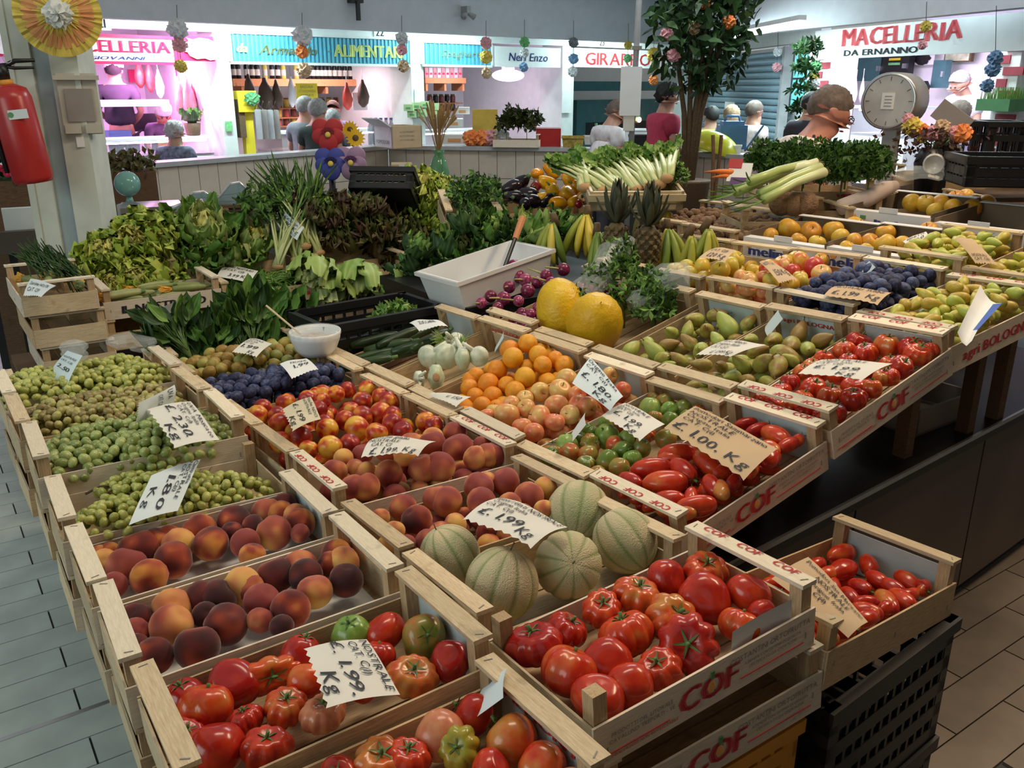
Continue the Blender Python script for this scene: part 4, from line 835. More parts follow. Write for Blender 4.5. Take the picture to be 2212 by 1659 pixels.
# --- cantaloupes: rind colour follows the grooves
def canta(name):
    mb = MB(); nu, nv = 60, 26; at = []
    def f(th, ph):
        g = abs(((th*10/(2*pi)) % 1)-.5)*2       # 1 at the groove
        k = 1-.035*g**10*sin(ph)-.012*g**3; at.append(min(1, max(0, (g-.86)/.1)))
        return (sin(ph)*cos(th)*k, sin(ph)*sin(th)*k, .97*cos(ph)-.05*exp(-(ph/.2)**2))
    mb.ell((0,0,0),(1,1,1),nu,nv,None,f); return mb.mesh(name, K['canta'], True, at)
K['canta'] = fruit('netted_cantaloupe_rind', [(.3,(.42,.46,.24)),(.55,(.58,.52,.31)),(.8,(.66,.54,.34))], 1.4, .65, .1, .2, bump=.4, bsc=26, ac=(.2,.28,.09), aw=.8)
CANT = canta('cantaloupe')
for i, (x, y, d, Rm) in enumerate(((1084,1262,160,RY(.25) @ RX(-.2)), (1227,1220,147,RX(.5) @ RY(-.9)), (1250,1108,140,RX(1.1) @ RY(.3)), (1350,1168,140,RX(.9)), (972,1200,132,RX(.35) @ RY(-.35)))):
    P = pplane(x, y, CM['M'], -.045); r = scl(P, d)/2; o = ob('cantaloupe_melon', CANT, None, T(P) @ RZ(i*1.3) @ Rm @ SC(r, r, r*1.06))
    tag(o, ['netted cantaloupe melon beside the big ribbed tomatoes, stem up', 'netted cantaloupe melon half under the 1.99 melon card', 'netted cantaloupe melon lying behind the melon card', 'netted cantaloupe melon with its blossom end showing', 'netted cantaloupe melon next to the dark peaches'][i], 'melon', 'cantaloupe melons')
    ob('stem', STEM, o, T((0, 0, .93)) @ SC(.5))
for i, (x, y, d, tl, rz) in enumerate(((1212,672,112,.25,0), (1284,700,128,-.75,-.5))):
    P = pu(x, y, 1.86); r = scl(P, d)/2
    o = ob('yellow_melon', fmesh('ymelon', 'ymelon'), None, T(P) @ RZ(-AZ) @ RZ(rz) @ RY(-tl) @ SC(r*1.2)); tag(o, ['yellow melon standing upright on the bagged greens', 'yellow melon leaning forward on the crate bars'][i], 'melon', 'yellow melons')
    ob('stem', STEM, o, T((0, 0, 1.04)) @ SC(.28))
# ================================================================ PRICE CARDS
K['card'] = plain('off_white_card', (.72,.7,.64), .75, var=.06)
K['cardb'] = plain('bluish_white_card', (.66,.76,.8), .7, var=.04)
def card(M, cs, h, lines, mat, label, bend=.006, zig=1, name='price_card'):
    hs = h if isinstance(h, (list, tuple)) else [h]*4
    q = [pplane(x, y, M, hh) for (x, y), hh in zip(cs, hs)]
    nrm = (q[1]-q[0]).cross(q[3]-q[0]).normalized()
    if nrm.dot(CAM-q[0]) < 0: nrm = -nrm
    c = (q[0]+q[1]+q[2]+q[3])/4
    def pos(s, t, o=0):
        p = (q[0]*(1-s)+q[1]*s)*(1-t)+(q[3]*(1-s)+q[2]*s)*t
        return p-c+nrm*(o+bend*(sin(pi*s)*.7+sin(pi*t)*.6+.25*sin(6*s+3*t)))
    rg = random.Random(len(label)); N = 16
    def pf(i, j):
        t = j
        if zig and j == 1: t = 1-(.035+.02*rg.random())*((round(i*N)) % 2)
        return pos(i, t)
    o = MB().grid(N, 8, pf).build(name, mat, None, T(c), True); tag(o, label, 'price card')
    mb = MB(); wl = (q[1]-q[0]).length; hl = (q[3]-q[0]).length
    for s_, x0, y0, hh, wd in lines:
        sz = hh*hl/.72; vs, fs, w0 = text(s_, sz, 1, .18,   .28, .08, .006); k = (wd*wl/w0) if wd else 1
        mb.add([pos(x0+x*k/wl, y0-y/hl, .0022) for x, y in vs], fs)
    if mb.v: mb.build('handwriting', K['ink'], o, None)
    return o
def std(pr, kg='Kg', top='NOSTRALE', sub='Origine Italia', cat='CAT. C(1)'):
    return [(top, .08, .16, .1, .62), (sub, .06, .29, .08, .5), (cat, .06, .42, .09, .4), (pr, .12, .68, .2, .7), (kg, .55, .92, .17, .28)]
J = lambda k: CM[k]
card(J('L1'), [(792,1381),(864,1500),(704,1531),(656,1402)], [.0,.0,.02,.0], [('NOSTRALE',.04,.14,.12,.9),('CAT. C(1)',.05,.32,.12,.62),('£. 1.99.',.0,.6,.19,.98),('Kg',.5,.9,.22,.4)], K['card'], 'white card reading 1.99 on the ribbed tomatoes')
card(J('G3'), [(433,992),(384,1103),(278,1135),(327,1027)], [.03,-.02,-.02,.03], [('Campania',.02,.1,.09,.5),('NOSTRALE',.02,.22,.09,.75),('CAT. C(1)',.05,.33,.08,.55),('1.80',.2,.56,.18,.7),('Kg',.35,.88,.17,.45)], K['cardb'], 'large plain white card reading 1.80 on the grapes', zig=0)
card(J('G2'), [(412,867),(474,950),(376,969),(317,885)], [.03,.03,.03,.03], [('UVA Moscato',.05,.13,.09,.9),('Origine Italia',.05,.25,.08,.6),('CAT. C(1)',.1,.38,.08,.5),('£. 2.30.',.05,.63,.18,.85),('Kg',.5,.9,.17,.4)], K['card'], 'cream card reading 2.30 on the green grapes')
card(J('G1b'), [(377,831),(376,874),(289,916),(297,871)], [.05,.0,.0,.05], [('UVA',.05,.25,.15,.5),('CAT. C(1)',.1,.5,.12,.6)], K['cardb'], 'tilted bluish card behind the 2.30 card')
card(J('G1a'), [(146,757),(178,768),(142,846),(104,812)], [.06,.06,-.03,-.03], [('NOSTRALE',.1,.2,.06,.8),('CAT. C(1)',.1,.32,.06,.7),('2.50',.15,.55,.12,.7)], K['cardb'], 'narrow hanging card on the muscat grapes with plastic twist')
card(J('N2'), [(671,857),(693,905),(631,933),(609,885)], [.03,.03,.03,.03], [('Pesche NOCI',.05,.15,.1,.85),('NOSTRALE',.05,.3,.09,.7),('£. 1.99',.08,.65,.18,.8),('Kg',.5,.92,.16,.4)], plain('yellowed_card', (.62,.56,.4), .8), 'yellowed card on the nectarines')
card(J('P3'), [(805,948),(942,953),(903,987),(780,989)], [.02,.03,.02,.03], [('Pesche gialle',.03,.22,.17,.6),('NOSTRALE',.03,.45,.15,.5),('CAT. C2',.1,.65,.14,.35),('£. 1.99. Kg',.12,.93,.22,.8)], K['card'], 'curling white card on the large peaches', bend=.012)
card(J('M'), [(1078,1075),(1226,1138),(1146,1187),(1000,1123)], [.045,.05,.05,.05], [('Meloni retati NOSTRALE',.02,.17,.13,.95),('Origine Italia',.08,.32,.1,.5),('CAT. C(1)',.05,.47,.11,.4),('£. 1.99',.08,.75,.22,.62),('Kg',.7,.88,.2,.22)], K['card'], 'curved white melon card reading 1.99 on the cantaloupes', bend=.012)
card(J('GT'), [(1350,870),(1436,916),(1381,954),(1299,899)], .0, std('£. 1.99.'), K['card'], 'cream card reading 1.99 on the half-green tomatoes')
card(J('PT'), [(1502,877),(1679,969),(1606,1039),(1434,925)], [.03,.0,.0,.02], [('Pomodori Sammarzano',.03,.14,.1,.9),('NOSTRALE',.04,.28,.1,.55),('Origine Italia',.05,.4,.08,.55),('CAT. C(1)',.05,.53,.09,.4),('£. 1.00. Kg',.04,.84,.22,.92)], K['kraft'], 'large brown card reading 1.00 on the plum tomatoes')
card(J('AP'), [(1275,772),(1346,856),(1318,888),(1236,828)], [.06,.02,.0,.04], [('Origine Italia',.02,.15,.12,.85),('CAT. C(1)',.05,.32,.11,.6),('£. 1.80.',.08,.66,.22,.85),('Kg',.5,.92,.17,.35)], K['cardb'], 'bluish card reading 1.80 on the pink apples', zig=0)
card(J('RT'), [(1774,777),(1928,785),(1861,823),(1724,808)], [.03,.03,.04,.04], std('£. 1.99.'), K['card'], 'white card reading 1.99 on the small ribbed tomatoes')
card(J('PE2'), [(1566,735),(1655,745),(1576,772),(1503,767)], .02, [('Pere Abate',.06,.2,.15,.6),('Origine Italia',.06,.4,.13,.6),('CAT. C(2)',.08,.6,.13,.45),('£. 1.99 Kg',.3,.9,.18,.6)], K['card'], 'white pear card between the two green pear crates')
card(J('BP2'), [(1804,618),(1925,632),(1895,660),(1779,639)], .01, [('NOSTRALI  SUSINE',.04,.25,.2,.9),('£. 1.99  Kg',.1,.8,.3,.85)], K['kraft'], 'long brown card on the raised blue plums')
card(J('AP2'), [(1640,566),(1668,565),(1724,606),(1684,613)], .02, [('NOSTR. CAT',.05,.25,.15,.8),('1.50 Kg',.2,.75,.25,.7)], K['kraft'], 'narrow brown card on the mixed apples')
card(J('AP3'), [(1543,536),(1590,540),(1566,567),(1509,557)], .05, [('CAT. C(1)',.1,.4,.2,.7),('1.20 Kg',.2,.85,.28,.7)], K['kraft'], 'brown card before the bananas')
card(J('YP6'), [(2062,515),(2100,516),(2156,575),(2108,570)], [.05,.05,.0,.0], [('NOSTRALI',.1,.75,.1,.7),('CAT. C(1)',.1,.88,.1,.7)], K['kraft'], 'brown card hanging into the small yellow pears')
card(J('BP'), [(604,786),(662,774),(688,799),(631,819)], .03, [('PRUGNE',.3,.3,.13,.6),('1.99',.3,.6,.2,.6)], K['paper'], 'bright printed label with red bars on the blue plums')
card(J('YP'), [(540,731),(588,742),(553,773),(501,761)], .03, std('1.99'), K['card'], 'white card on the greengages')
card(J('OR'), [(938,849),(1018,857),(985,880),(926,855)], .01, [('£. 1.50',.5,.6,.3,.4)], K['card'], 'mostly hidden white card at the foot of the oranges')
card(J('X1'), [(1746,1203),(1875,1343),(1832,1379),(1667,1250)], [.02,-.0,-.02,.02], [('Pomodori San Marzano',.06,.18,.1,.9),('NOSTRALE',.3,.38,.13,.5),('Origine Italia',.3,.55,.1,.5),('CAT. C(1)',.1,.72,.12,.5)], K['kraft'], 'brown card in the low plum tomato crate', zig=0)
card(J('BE'), [(485,573),(558,585),(540,613),(468,597)], .0, [('Fagiolini NOSTRALI',.05,.25,.16,.85),('CAT. C(1)',.2,.5,.15,.5),('3.99 Kg',.3,.85,.2,.6)], K['card'], 'white card on the green beans', zig=0)
card(J('ZF'), [(66,602),(121,617),(88,643),(50,640)], .0, [('Zucchine NOSTR.',.1,.4,.2,.8),('CAT. C(1)',.1,.75,.2,.6)], K['cardb'], 'white card on the flowering zucchini by the aisle')
card(J('CU'), [(884,698),(938,690),(968,706),(906,716)], .02, [('ZUCCHINE',.2,.6,.3,.6)], K['paper'], 'crumpled white card on the dark zucchini', bend=.01)
card(J('LB') @ T((-.1,.35,.1)), [(617,458),(657,491),(642,519),(604,483)], [.12,.05,0,.05], [('CICORIA',.08,.25,.15,.7),('1.80 Kg',.08,.62,.28,.85),('PUNTARELLE',.08,.88,.15,.8)], K['cardb'], 'bluish card reading 1.80 stuck among the chicory', zig=0)
# loose paper: white sheet with a red stripe, blank grey card, paper corners, bag
q = [pplane(x, y, CM['T1'] @ T((0,-CW/2+.009,0)) @ RX(pi/2), 0) for x, y in ((1582,1365),(1710,1295),(1710,1345),(1579,1419))]
def sheet(name, q, mat, label, cat, nx=4, ny=4, amp=.003, lift=0):
    c = (q[0]+q[1]+q[2]+q[3])/4; nrm = (q[1]-q[0]).cross(q[3]-q[0]).normalized()
    def pf(s, t): return (q[0]*(1-s)+q[1]*s)*(1-t)+(q[3]*(1-s)+q[2]*s)*t-c+nrm*amp*sin(pi*s)*(1+t)
    o = MB().grid(nx, ny, pf).build(name, mat, None, T(c), True); tag(o, label, cat); return o, c, nrm
o, c, nrm = sheet('paper_sheet', q, K['paper'], 'white paper with a red stripe leaning inside the big tomato crate', 'paper')
s2 = [q[3]*.85+q[0]*.15, q[2]*.85+q[1]*.15, q[2], q[3]]
MB().add([tuple(p-c+(CAM-c).normalized()*.004) for p in s2], [(0,1,2,3)]).build('red_stripe', K['redink'], o)
q = [pv(x, y, CR['IL'][1]-.16) for x, y in ((356,661),(420,636),(414,674),(352,694))]
sheet('blank_card', q, plain('grey_card', (.36,.38,.36), .8), 'blank grey card leaning on the stencilled crate', 'price card')
K['bluebag'] = plain('blue_print', (.04,.12,.5), .5)
q = [pplane(x, y, CM['YP5'], .03) for x, y in ((2118,615),(2165,655),(2112,712),(2068,718))]
o, c, nrm = sheet('paper_bag', q, K['paper'], 'white and blue paper bag stuck in the yellow pear crate', 'bag', amp=.02)
MB().add([tuple(p-c+(CAM-c).normalized()*.022) for p in (q[1], q[2], q[2]*.75+q[3]*.25, q[1]*.6+q[0]*.2+q[2]*.2)], [(0,1,2,3)]).build('blue_print', K['bluebag'], o)
for ck, x, y, lab in (('OR', 1080, 738, 'pale blue paper corner behind the oranges'), ('PE2', 1670, 700, 'blue paper corner in the long pear crate'), ('T0', 1060, 1500, 'blue grey paper corner beside the smooth tomatoes'), ('BP2', 1865, 590, 'blue paper corner behind the raised plums'), ('AP', 1250, 925, 'white paper edge under the pink apples')):
    P = pplane(x, y, CM[ck], -.02); e = CM[ck].col[0].xyz; f_ = CM[ck].col[1].xyz; n = CM[ck].col[2].xyz
    sheet('paper_corner', [P-e*.01-f_*.05+n*.03, P+e*.03+n*.035, P+e*.03+f_*.06-n*.03, P-e*.03-n*.03], K['cardb'] if lab[0] != 'w' else K['paper'], lab, 'paper')
# ================================================================ GREENS AND OTHER VEGETABLES
def leafmat(name, c1, c2, rough=.5, vein=None):
    return fruit(name, [(.3, c1), (.7, c2)], 8, rough, 0, .5, det=3, spec=.35, ac=vein, aw=.4)
LF = {'lime':((.3,.44,.05),(.62,.7,.16)), 'green':((.06,.17,.025),(.17,.32,.06)), 'dark':((.02,.06,.015),(.06,.13,.03)), 'mid':((.14,.28,.05),(.33,.46,.12)), 'olive':((.05,.07,.015),(.16,.17,.05)), 'cab':((.28,.38,.1),(.55,.6,.26)), 'gold':((.5,.5,.1),(.75,.7,.25)), 'red':((.06,.02,.02),(.13,.12,.04))}
for k, (a, b) in LF.items(): K['lf_'+k] = leafmat('leaf_'+k, a, b, vein=tuple(min(1, x*1.3+.12) for x in b))
def leaf(w_, l_, ruff, nw, curl, seed, mat, tipw=1.0):
    """one leaf, base at origin, growing along +y, ruffled rim, attribute m = 1 on the midrib"""
    rg = random.Random(seed); ph = [rg.uniform(0, 6) for _ in range(4)]; nx, ny = 12, 15; at = []; vs = []
    for j in range(ny+1):
        t = j/ny; hw = w_/2*(sin(pi*min(1, t*.92+.06))**.6)*(.35+.65*t**.6*tipw if t < .75 else .35+.65*(.75**.6)*tipw)
        for i in range(nx+1):
            s = i/nx*2-1; e = abs(s)**1.5
            z = ruff*e*(sin(nw*t*6.3+ph[0]+s)+.6*sin(nw*t*13+ph[1]*s))+curl*t*t*l_-.18*w_*(1-s*s)*sin(pi*t)
            x = s*hw*(1+ruff/w_*1.2*sin(nw*t*9+ph[2])*e); y = t*l_*(1-.08*e)+ruff*.6*e*sin(nw*s*3+ph[3])
            vs.append((x, y, z)); at.append(1.0 if abs(s) < .12 else (.45 if abs(abs(s)-.5) < .08 else 0))
    mb = MB(); mb.add(vs, [(j*(nx+1)+i, j*(nx+1)+i+1, (j+1)*(nx+1)+i+1, (j+1)*(nx+1)+i) for j in range(ny) for i in range(nx)])
    return mb.mesh('leaf', K['lf_'+mat], True, at)
LM = {}
def lmesh(mat, kind, k):
    key = (mat, kind, k)
    if key not in LM:
        p = {'frill':(.13,.15,.032,4.6,.2,1.1), 'broad':(.11,.18,.016,2.6,.3,1.0), 'cup':(.15,.15,.017,3.0,.55,1.1), 'spin':(.075,.14,.005,1.2,.2,.9), 'strap':(.025,.3,.002,1,.15,.6), 'small':(.05,.06,.004,2,.2,1)}[kind]
        LM[key] = leaf(p[0], p[1], p[2], p[3], p[4], k*7+len(mat), mat, p[5])
    return LM[key]
def head(name, P, size, mats, kind, n, label, cat, group=None, Rm=None, seed=0, open_=(.15, 1.35), core=None):
    """a head of leaves: rings of single leaves around a core"""
    rg = random.Random(seed); t = thing(name, label, cat, T(P) @ (Rm if Rm is not None else M4.Identity(4)), group)
    for i in range(n):
        f = i/(n-1); a = i*2.4+rg.uniform(-.2, .2); tl = open_[0]+(open_[1]-open_[0])*f
        m = mats[min(len(mats)-1, int(f*len(mats)))]
        ob('leaf', lmesh(m, kind, rg.randrange(3)), t, RZ(a) @ T((0, .01*f*size/.15, 0)) @ RX(pi/2-tl) @ RZ(rg.uniform(-.15,.15)) @ SC(size/.15*(.75+.35*f)*rg.uniform(.9,1.1)))
    if core: MB().ell((0,0,0),(size*.14,size*.14,size*.1)).build('core', K[core], t, T((0,0,-.01)), True)
    return t
def tilt(azi, a): return M4.Rotation(a, 4, V3((cos(azi), sin(azi), 0)))
TOCAM = RX(.75)        # tips the top of a head towards the viewer
K['butt'] = plain('cut_stem', (.5,.3,.14), .7)
# frilly light green lettuces on the far row (pixel centre, size)
FRZ = [(232,548,.15),(300,600,.14),(300,510,.16),(360,560,.15),(250,610,.12),(370,610,.11),(195,570,.12),(340,495,.12)]
for i, (x, y, s) in enumerate(FRZ):
    P = pv(x, y, 4.45 if y < 590 else 4.32); head('frilly_lettuce', P-V3((0,0,.05)), s*1.05, ['gold','lime','lime'], 'frill', 24, 'bright frilly lettuce in the bed beside the white pillar', 'lettuce', 'frilly lettuces by the pillar', tilt(0, .5+.2*(i % 3)), i)
bed = pv(300, 600, 4.6); b2 = L2(bed)
crate(FR @ T((.78, 4.46, 1.0-.06)), 'crate under the bright frilly lettuces beside the pillar')
crate(FR @ T((1.32, 4.46, 1.0-.06)), 'crate under the escarole heads')
crate(FR @ T((1.86, 4.44, 1.0-.06)), 'crate under the celery chicory and red-edged lettuce')
crate(FR @ T((2.4, 4.2, 1.0-.06)), 'crate under the dark chard')
for u, lab in ((.78, 'empty crate beneath the frilly lettuce crate'), (1.32, 'empty crate beneath the escarole crate'), (1.86, 'empty crate beneath the chicory crate')):
    crate(FR @ T((u, 4.46, 1.0-.06-CH-.002)), lab)
    crate(FR @ T((u, 4.46, 1.0-.06-2*CH-.004)), 'low '+lab)
for i, (x, y, s) in enumerate([(460,520,.19),(500,560,.17),(430,490,.17),(530,520,.15),(420,560,.14)]):
    head('escarole', pv(x, y, 4.42)-V3((0,0,.06)), s*1.05, ['gold','cab','mid','green'], 'broad', 22, 'pale green escarole head between frilly lettuce and chicory', 'lettuce', 'escarole heads', tilt(.3*i, .55), 40+i)
for i, (x, y, s) in enumerate([(735,500,.17),(800,480,.16),(690,450,.15),(860,500,.17),(820,540,.15),(900,530,.16),(790,445,.13),(745,450,.14)]):
    mm = [['mid','olive','red'], ['olive','olive','red']][i % 2]
    head('red_edged_lettuce', pv(x, y, 4.3)-V3((0,0,.05)), s, mm, 'frill', 22, 'olive green lettuce with reddish edges behind the upturned heads', 'lettuce', 'red-edged lettuces', tilt(.4*i, .5), 60+i)
for i, (x, y, s) in enumerate([(680,560,.15),(775,575,.16),(720,605,.13),(690,610,.11)]):
    head('upturned_lettuce', pv(x, y, 4.03), s*1.1, ['cab','cab','mid'], 'cup', 18, 'pale lettuce head turned stem upward in the printed crate', 'lettuce', 'upturned lettuce heads', tilt(.2*i, 2.4), 80+i, core='butt')
for i, (x, y, s) in enumerate([(920,430,.15),(955,470,.15),(900,400,.13),(940,410,.13),(985,490,.13),(925,480,.13)]):
    head('lollo_lettuce', pv(x, y, 4.35)-V3((0,0,.04)), s*1.15, ['gold','lime','lime'], 'frill', 24, 'tall bright green curly lettuce beside the tilted black crate', 'lettuce', 'bright curly lettuces by the black crate', tilt(.3*i, .45), 100+i)
for i, (x, y, s) in enumerate([(1000,520,.15),(1060,480,.15),(1110,510,.14),(1150,480,.14),(1030,545,.13),(960,530,.15),(1180,470,.12),(1010,470,.12),(900,560,.14),(870,600,.13),(1090,470,.13),(1130,530,.12),(980,560,.13),(940,590,.13),(1215,465,.12),(1060,520,.14),(890,520,.13),(920,610,.12)]):
    head('chard_bunch', (pd(x, y, 3.98) if x > 950 else pd(x, y, 4.0))-V3((0,0,.08)), s*.85, ['mid','green','dark'] if i % 3 else ['olive','green','mid'], 'broad', 18, 'dark green leafy chard behind the white plastic tub', 'chard', 'chard bunches', tilt(.5*i, .6), 120+i)
# chicory with long ribs, celery
def stalky(name, P, Rm, ln, n, label, cat, group, mats=('cab','green'), seed=0, spread=.28, sw=.009):
    rg = random.Random(seed); t = thing(name, label, cat, T(P) @ Rm, group)
    K.setdefault('rib_pale', fruit('pale_celery_rib', [(.3,(.42,.5,.18)),(.7,(.62,.66,.36))], 6, .4, 0, .4))
    for i in range(n):
        a = rg.uniform(-1, 1)*spread; b = rg.uniform(-.5, 1)*spread*.7; l = ln*rg.uniform(.8, 1.05); x0 = rg.uniform(-.02,.02); z0 = rg.uniform(-.015,.02)
        e = (x0+sin(a)*l, l*cos(a)*.98, z0+sin(b)*l*.5)
        s = MB().tube([(x0,0,z0),(x0+sin(a)*l*.25, l*.3, z0+.01), (x0+sin(a)*l*.6, l*.62, z0+sin(b)*l*.25+.012), e], [sw,sw*.9,sw*.6,sw*.3], 6, flat=.6).build('stalk', K['rib_pale'], t, None, True)
        for k in range(2): ob('leaf', lmesh(mats[(i+k) % len(mats)], 'small' if name == 'celery' else 'strap', k), s, T((x0+sin(a)*l*(.72+.2*k), l*(.72+.2*k), z0+sin(b)*l*.42+.01)) @ RZ(-a+rg.uniform(-.5,.5)) @ RY(rg.uniform(-1,1)) @ SC(rg.uniform(.9,1.5)*(1.1 if name == 'celery' else .55)))
    MB().ell((0,0,0),(.03,.018,.022)).build('root_end', K['butt'], t, T((0,-.004,0)), True)
    return t
for i, (x, y, a) in enumerate([(640,560,-20),(690,545,15),(600,575,-35),(660,530,0)]):
    P = pv(x, y, 4.2); stalky('chicory', P, RZ(R(30+a)) @ RX(.95), .34, 13, 'chicory with long pale ribs behind the price card', 'chicory', 'chicory bunches', ('dark','green'), i, .4, .008)
BK = [(1300,412),(1325,413),(1352,412),(1377,409),(1402,402),(1425,398),(1262,405),(1440,385)]
for i, (x, y) in enumerate(BK):
    P = pd(x, y, 4.0); stalky('celery', P, RZ(R(38-6*i)) @ RX(.28), .34, 12, 'celery with pale ribs and green leaves in the cream basket', 'celery', 'celery stalks', ('mid','green'), 30+i, .2, .016)
# spinach bunches
def spin(P, Rm, n, label, seed, mats=('green','dark','green'), size=1.0, group='spinach bunches', name='spinach_bunch'):
    rg = random.Random(seed); t = thing(name, label, 'spinach', T(P) @ Rm, group)
    for i in range(n):
        a = rg.uniform(-.9, .9); b = rg.uniform(0, .5); k = rg.uniform(.8, 1.25)*size
        s = MB().tube([(0,-.05,0),(sin(a)*.04,.02,.01),(sin(a)*.09,.09,.02+b*.05)], [.003,.0025,.002], 5).build('stalk', K['stem'], t, None, True)
        ob('leaf', lmesh(rg.choice(mats), 'spin', rg.randrange(3)), s, T((sin(a)*.09*rg.uniform(.6,1.2), .07*rg.uniform(.4,1.3), .02+b*.09)) @ RZ(-a*1.1) @ RX(rg.uniform(-.2,.7)) @ RY(rg.uniform(-.7,.7)) @ SC(k*1.2))
    return t
for i, (x, y, az) in enumerate([(560,690,10),(605,700,-10),(525,705,40),(560,735,15),(600,670,-20),(505,735,60),(580,720,0),(540,670,20)]):
    spin(pv(x, y, 3.3)-V3((0,0,.1)), RZ(R(az)) @ RX(.8), 15, 'large-leaved spinach leaning before the bean crate', 200+i, ('green','green','dark'), .8)
for i, (x, y, az) in enumerate([(390,700,60),(430,715,30),(360,735,90),(420,745,10),(455,735,-10),(380,680,60)]):
    spin(pv(x, y, 3.25)-V3((0,0,.1)), RZ(R(az)) @ RX(.6), 14, 'dark salad greens piled before the stencilled crate', 220+i, ('dark','dark','green'), .62, 'salad greens', 'salad_greens')
crate(FR @ T((.42, 3.22, CAMZ-.93)), 'wooden crate under the dark salad greens'); crate(FR @ T((.93, 3.28, CAMZ-.91)), 'wooden crate under the large-leaved spinach')
# foliage masses nobody could count
def foliage(name, pts, r, n, mats, label, cat, ls=.03, seed=0, part=False):
    rg = random.Random(seed); t = thing(name, label, cat, T(pts[0])); mb = {m: MB() for m in mats}
    for i in range(n):
        c = rg.choice(pts); d = V3((rg.gauss(0,1), rg.gauss(0,1), abs(rg.gauss(0,1)))).normalized()*r*rg.uniform(.6,1.05); p = c+d-pts[0]
        Q = T(p) @ rot(1.2, rg) @ SC(ls*rg.uniform(.6,1.3))
        for k in range(3):
            a = (k-1)*.9; mb[rg.choice(mats)].add([(0,0,0),(sin(a)*.6-.25*cos(a),cos(a)*.6+.25*sin(a),.1),(sin(a)*1.1,cos(a)*1.1,0),(sin(a)*.6+.25*cos(a),cos(a)*.6-.25*sin(a),.12)], [(0,1,2,3)], Q)
    for m in mats:
        if mb[m].v: tag(mb[m].build('foliage', K['lf_'+m], t), kind='stuff')
    for c in pts[::2]: MB().tube([c-pts[0]-V3((0,0,r)), c-pts[0]+V3((0,0,r*.5))], .004, 5).build('stem', K['stem'], t)
    return t
PU = lambda x, y, u: pu(x, y, u)
foliage('parsley_crate_heap', [PU(x, y, 3.5) for x, y in ((1660,366),(1700,355),(1740,360),(1790,352),(1830,360),(1870,355),(1690,380),(1760,382),(1820,380),(1860,380),(1725,350),(1652,352),(1680,368),(1710,370),(1775,368),(1845,370),(1880,365),(1800,388),(1735,388))], .1, 3600, ['dark','green','green'], 'heap of dark green parsley in front of the seller', 'parsley', .026, 1)
foliage('rocket_heap', [pd(x, y, 4.45) for x, y in ((1010,432),(1040,424),(1060,438),(1020,452),(1045,462))], .12, 500, ['dark','green'], 'heap of dark herbs in the far tilted crate', 'herbs', .026, 2)
foliage('dark_herb_heap', [pv(x, y, 4.45) for x, y in ((580,450),(600,475),(560,480),(620,440),(640,460))], .15, 420, ['dark','green'], 'dark feathery greens above the long chicory ribs', 'herbs', .035, 3)
foliage('flower_greens', [pd(x, y, 4.15) for x, y in ((1455,375),(1462,392))], .055, 130, ['dark','green'], 'small clump of dark leaves at the end of the cream basket', 'herbs', .022, 4)
foliage('basket_greens', [pv(x, y, 3.0) for x, y in ((850,690),(880,695),(830,700),(865,680))], .06, 260, ['green','mid'], 'small peppers and leaves in the black crate', 'peppers', .03, 5)
foliage('bagged_greens_near', [CM['MB'] @ V3(p) for p in ((.1,-.07,-.05),(.15,-.04,-.02),(.18,.0,0),(.2,.05,.0),(.08,.05,-.04))], .07, 420, ['dark','green'], 'greens inside the clear bag behind the yellow melons', 'herbs', .028, 6)
foliage('bagged_greens_far', [CM['MB'] @ V3(p) for p in ((.1,.2,.03),(.18,.16,.05),(-.05,.17,.0),(.24,.22,.08))], .065, 320, ['dark','green'], 'greens inside the clear bag beside the red onions', 'herbs', .028, 7)
# clear bags
def bag(pts, r, label, seed):
    rg = random.Random(seed); mb = MB(); c = sum(pts, V3())/len(pts)
    for i in range(len(pts)-1):
        a, b = pts[i]-c, pts[i+1]-c
        mb.tube([a+(b-a)*t+V3((rg.uniform(-1,1), rg.uniform(-1,1), rg.uniform(-1,1)))*r*.18 for t in (0,.2,.4,.6,.8,1)], [r*rg.uniform(.75,1.15)*(.35 if k in (0,5) else 1) for k in range(6)], 11, flat=.62)
    o = mb.build('clear_bag', K['cello'], None, T(c)); tag(o, label, 'bag'); return o
bag([CM['MB'] @ V3((.06,-.02,-.02)), CM['MB'] @ V3((.3,-.03,.04))], .085, 'clear cellophane bag of greens behind the yellow melons', 1)
bag([CM['MB'] @ V3((-.1,.16,-.01)), CM['MB'] @ V3((.3,.24,.12))], .075, 'clear cellophane bag of greens beside the red onions', 2)
bag([pv(160,735,3.1), pv(158,775,3.0)], .04, 'twisted clear plastic above the hanging grape card', 3)
bag([pv(235,735,3.2), pv(330,740,3.2)], .05, 'crumpled clear plastic behind the muscat grapes', 4)
# red onions with tops
K['onion'] = fruit('red_onion_skin', [(.3,(.1,.008,.03)),(.6,(.3,.03,.11)),(.85,(.5,.14,.25))], 3, .22, 0, .3)
K['dryleaf'] = fruit('yellow_green_stalk', [(.3,(.3,.28,.08)),(.7,(.5,.46,.18))], 5, .6, 0, .4)
ONI = [(1155,568,28),(1217,582,28),(1119,597,30),(1110,576,30),(1140,628,30),(1088,645,30),(1180,595,26),(1135,605,28),(1060,640,26),(1160,610,26),(1100,620,26),(1190,610,24),(1075,665,24),(1120,650,24),(1040,655,24)]
for i, (x, y, d) in enumerate(ONI):
    P = pplane(x, y, CM['ON'], -.02); r = scl(P, d)/2*1.05
    o = put('red_onion', 'onion', 'ball', 'onion', P, r, 'dark red onion with cut stalks beside the white tub', 'red onions', RZ(rng.uniform(0,6)) @ RX(1.4))
    MB().tube([(0,0,.85),(.2,.1,1.7),(.6,.2,3.6)], [.22,.16,.1], 6).build('stalk', K['dryleaf'], o, None, True)
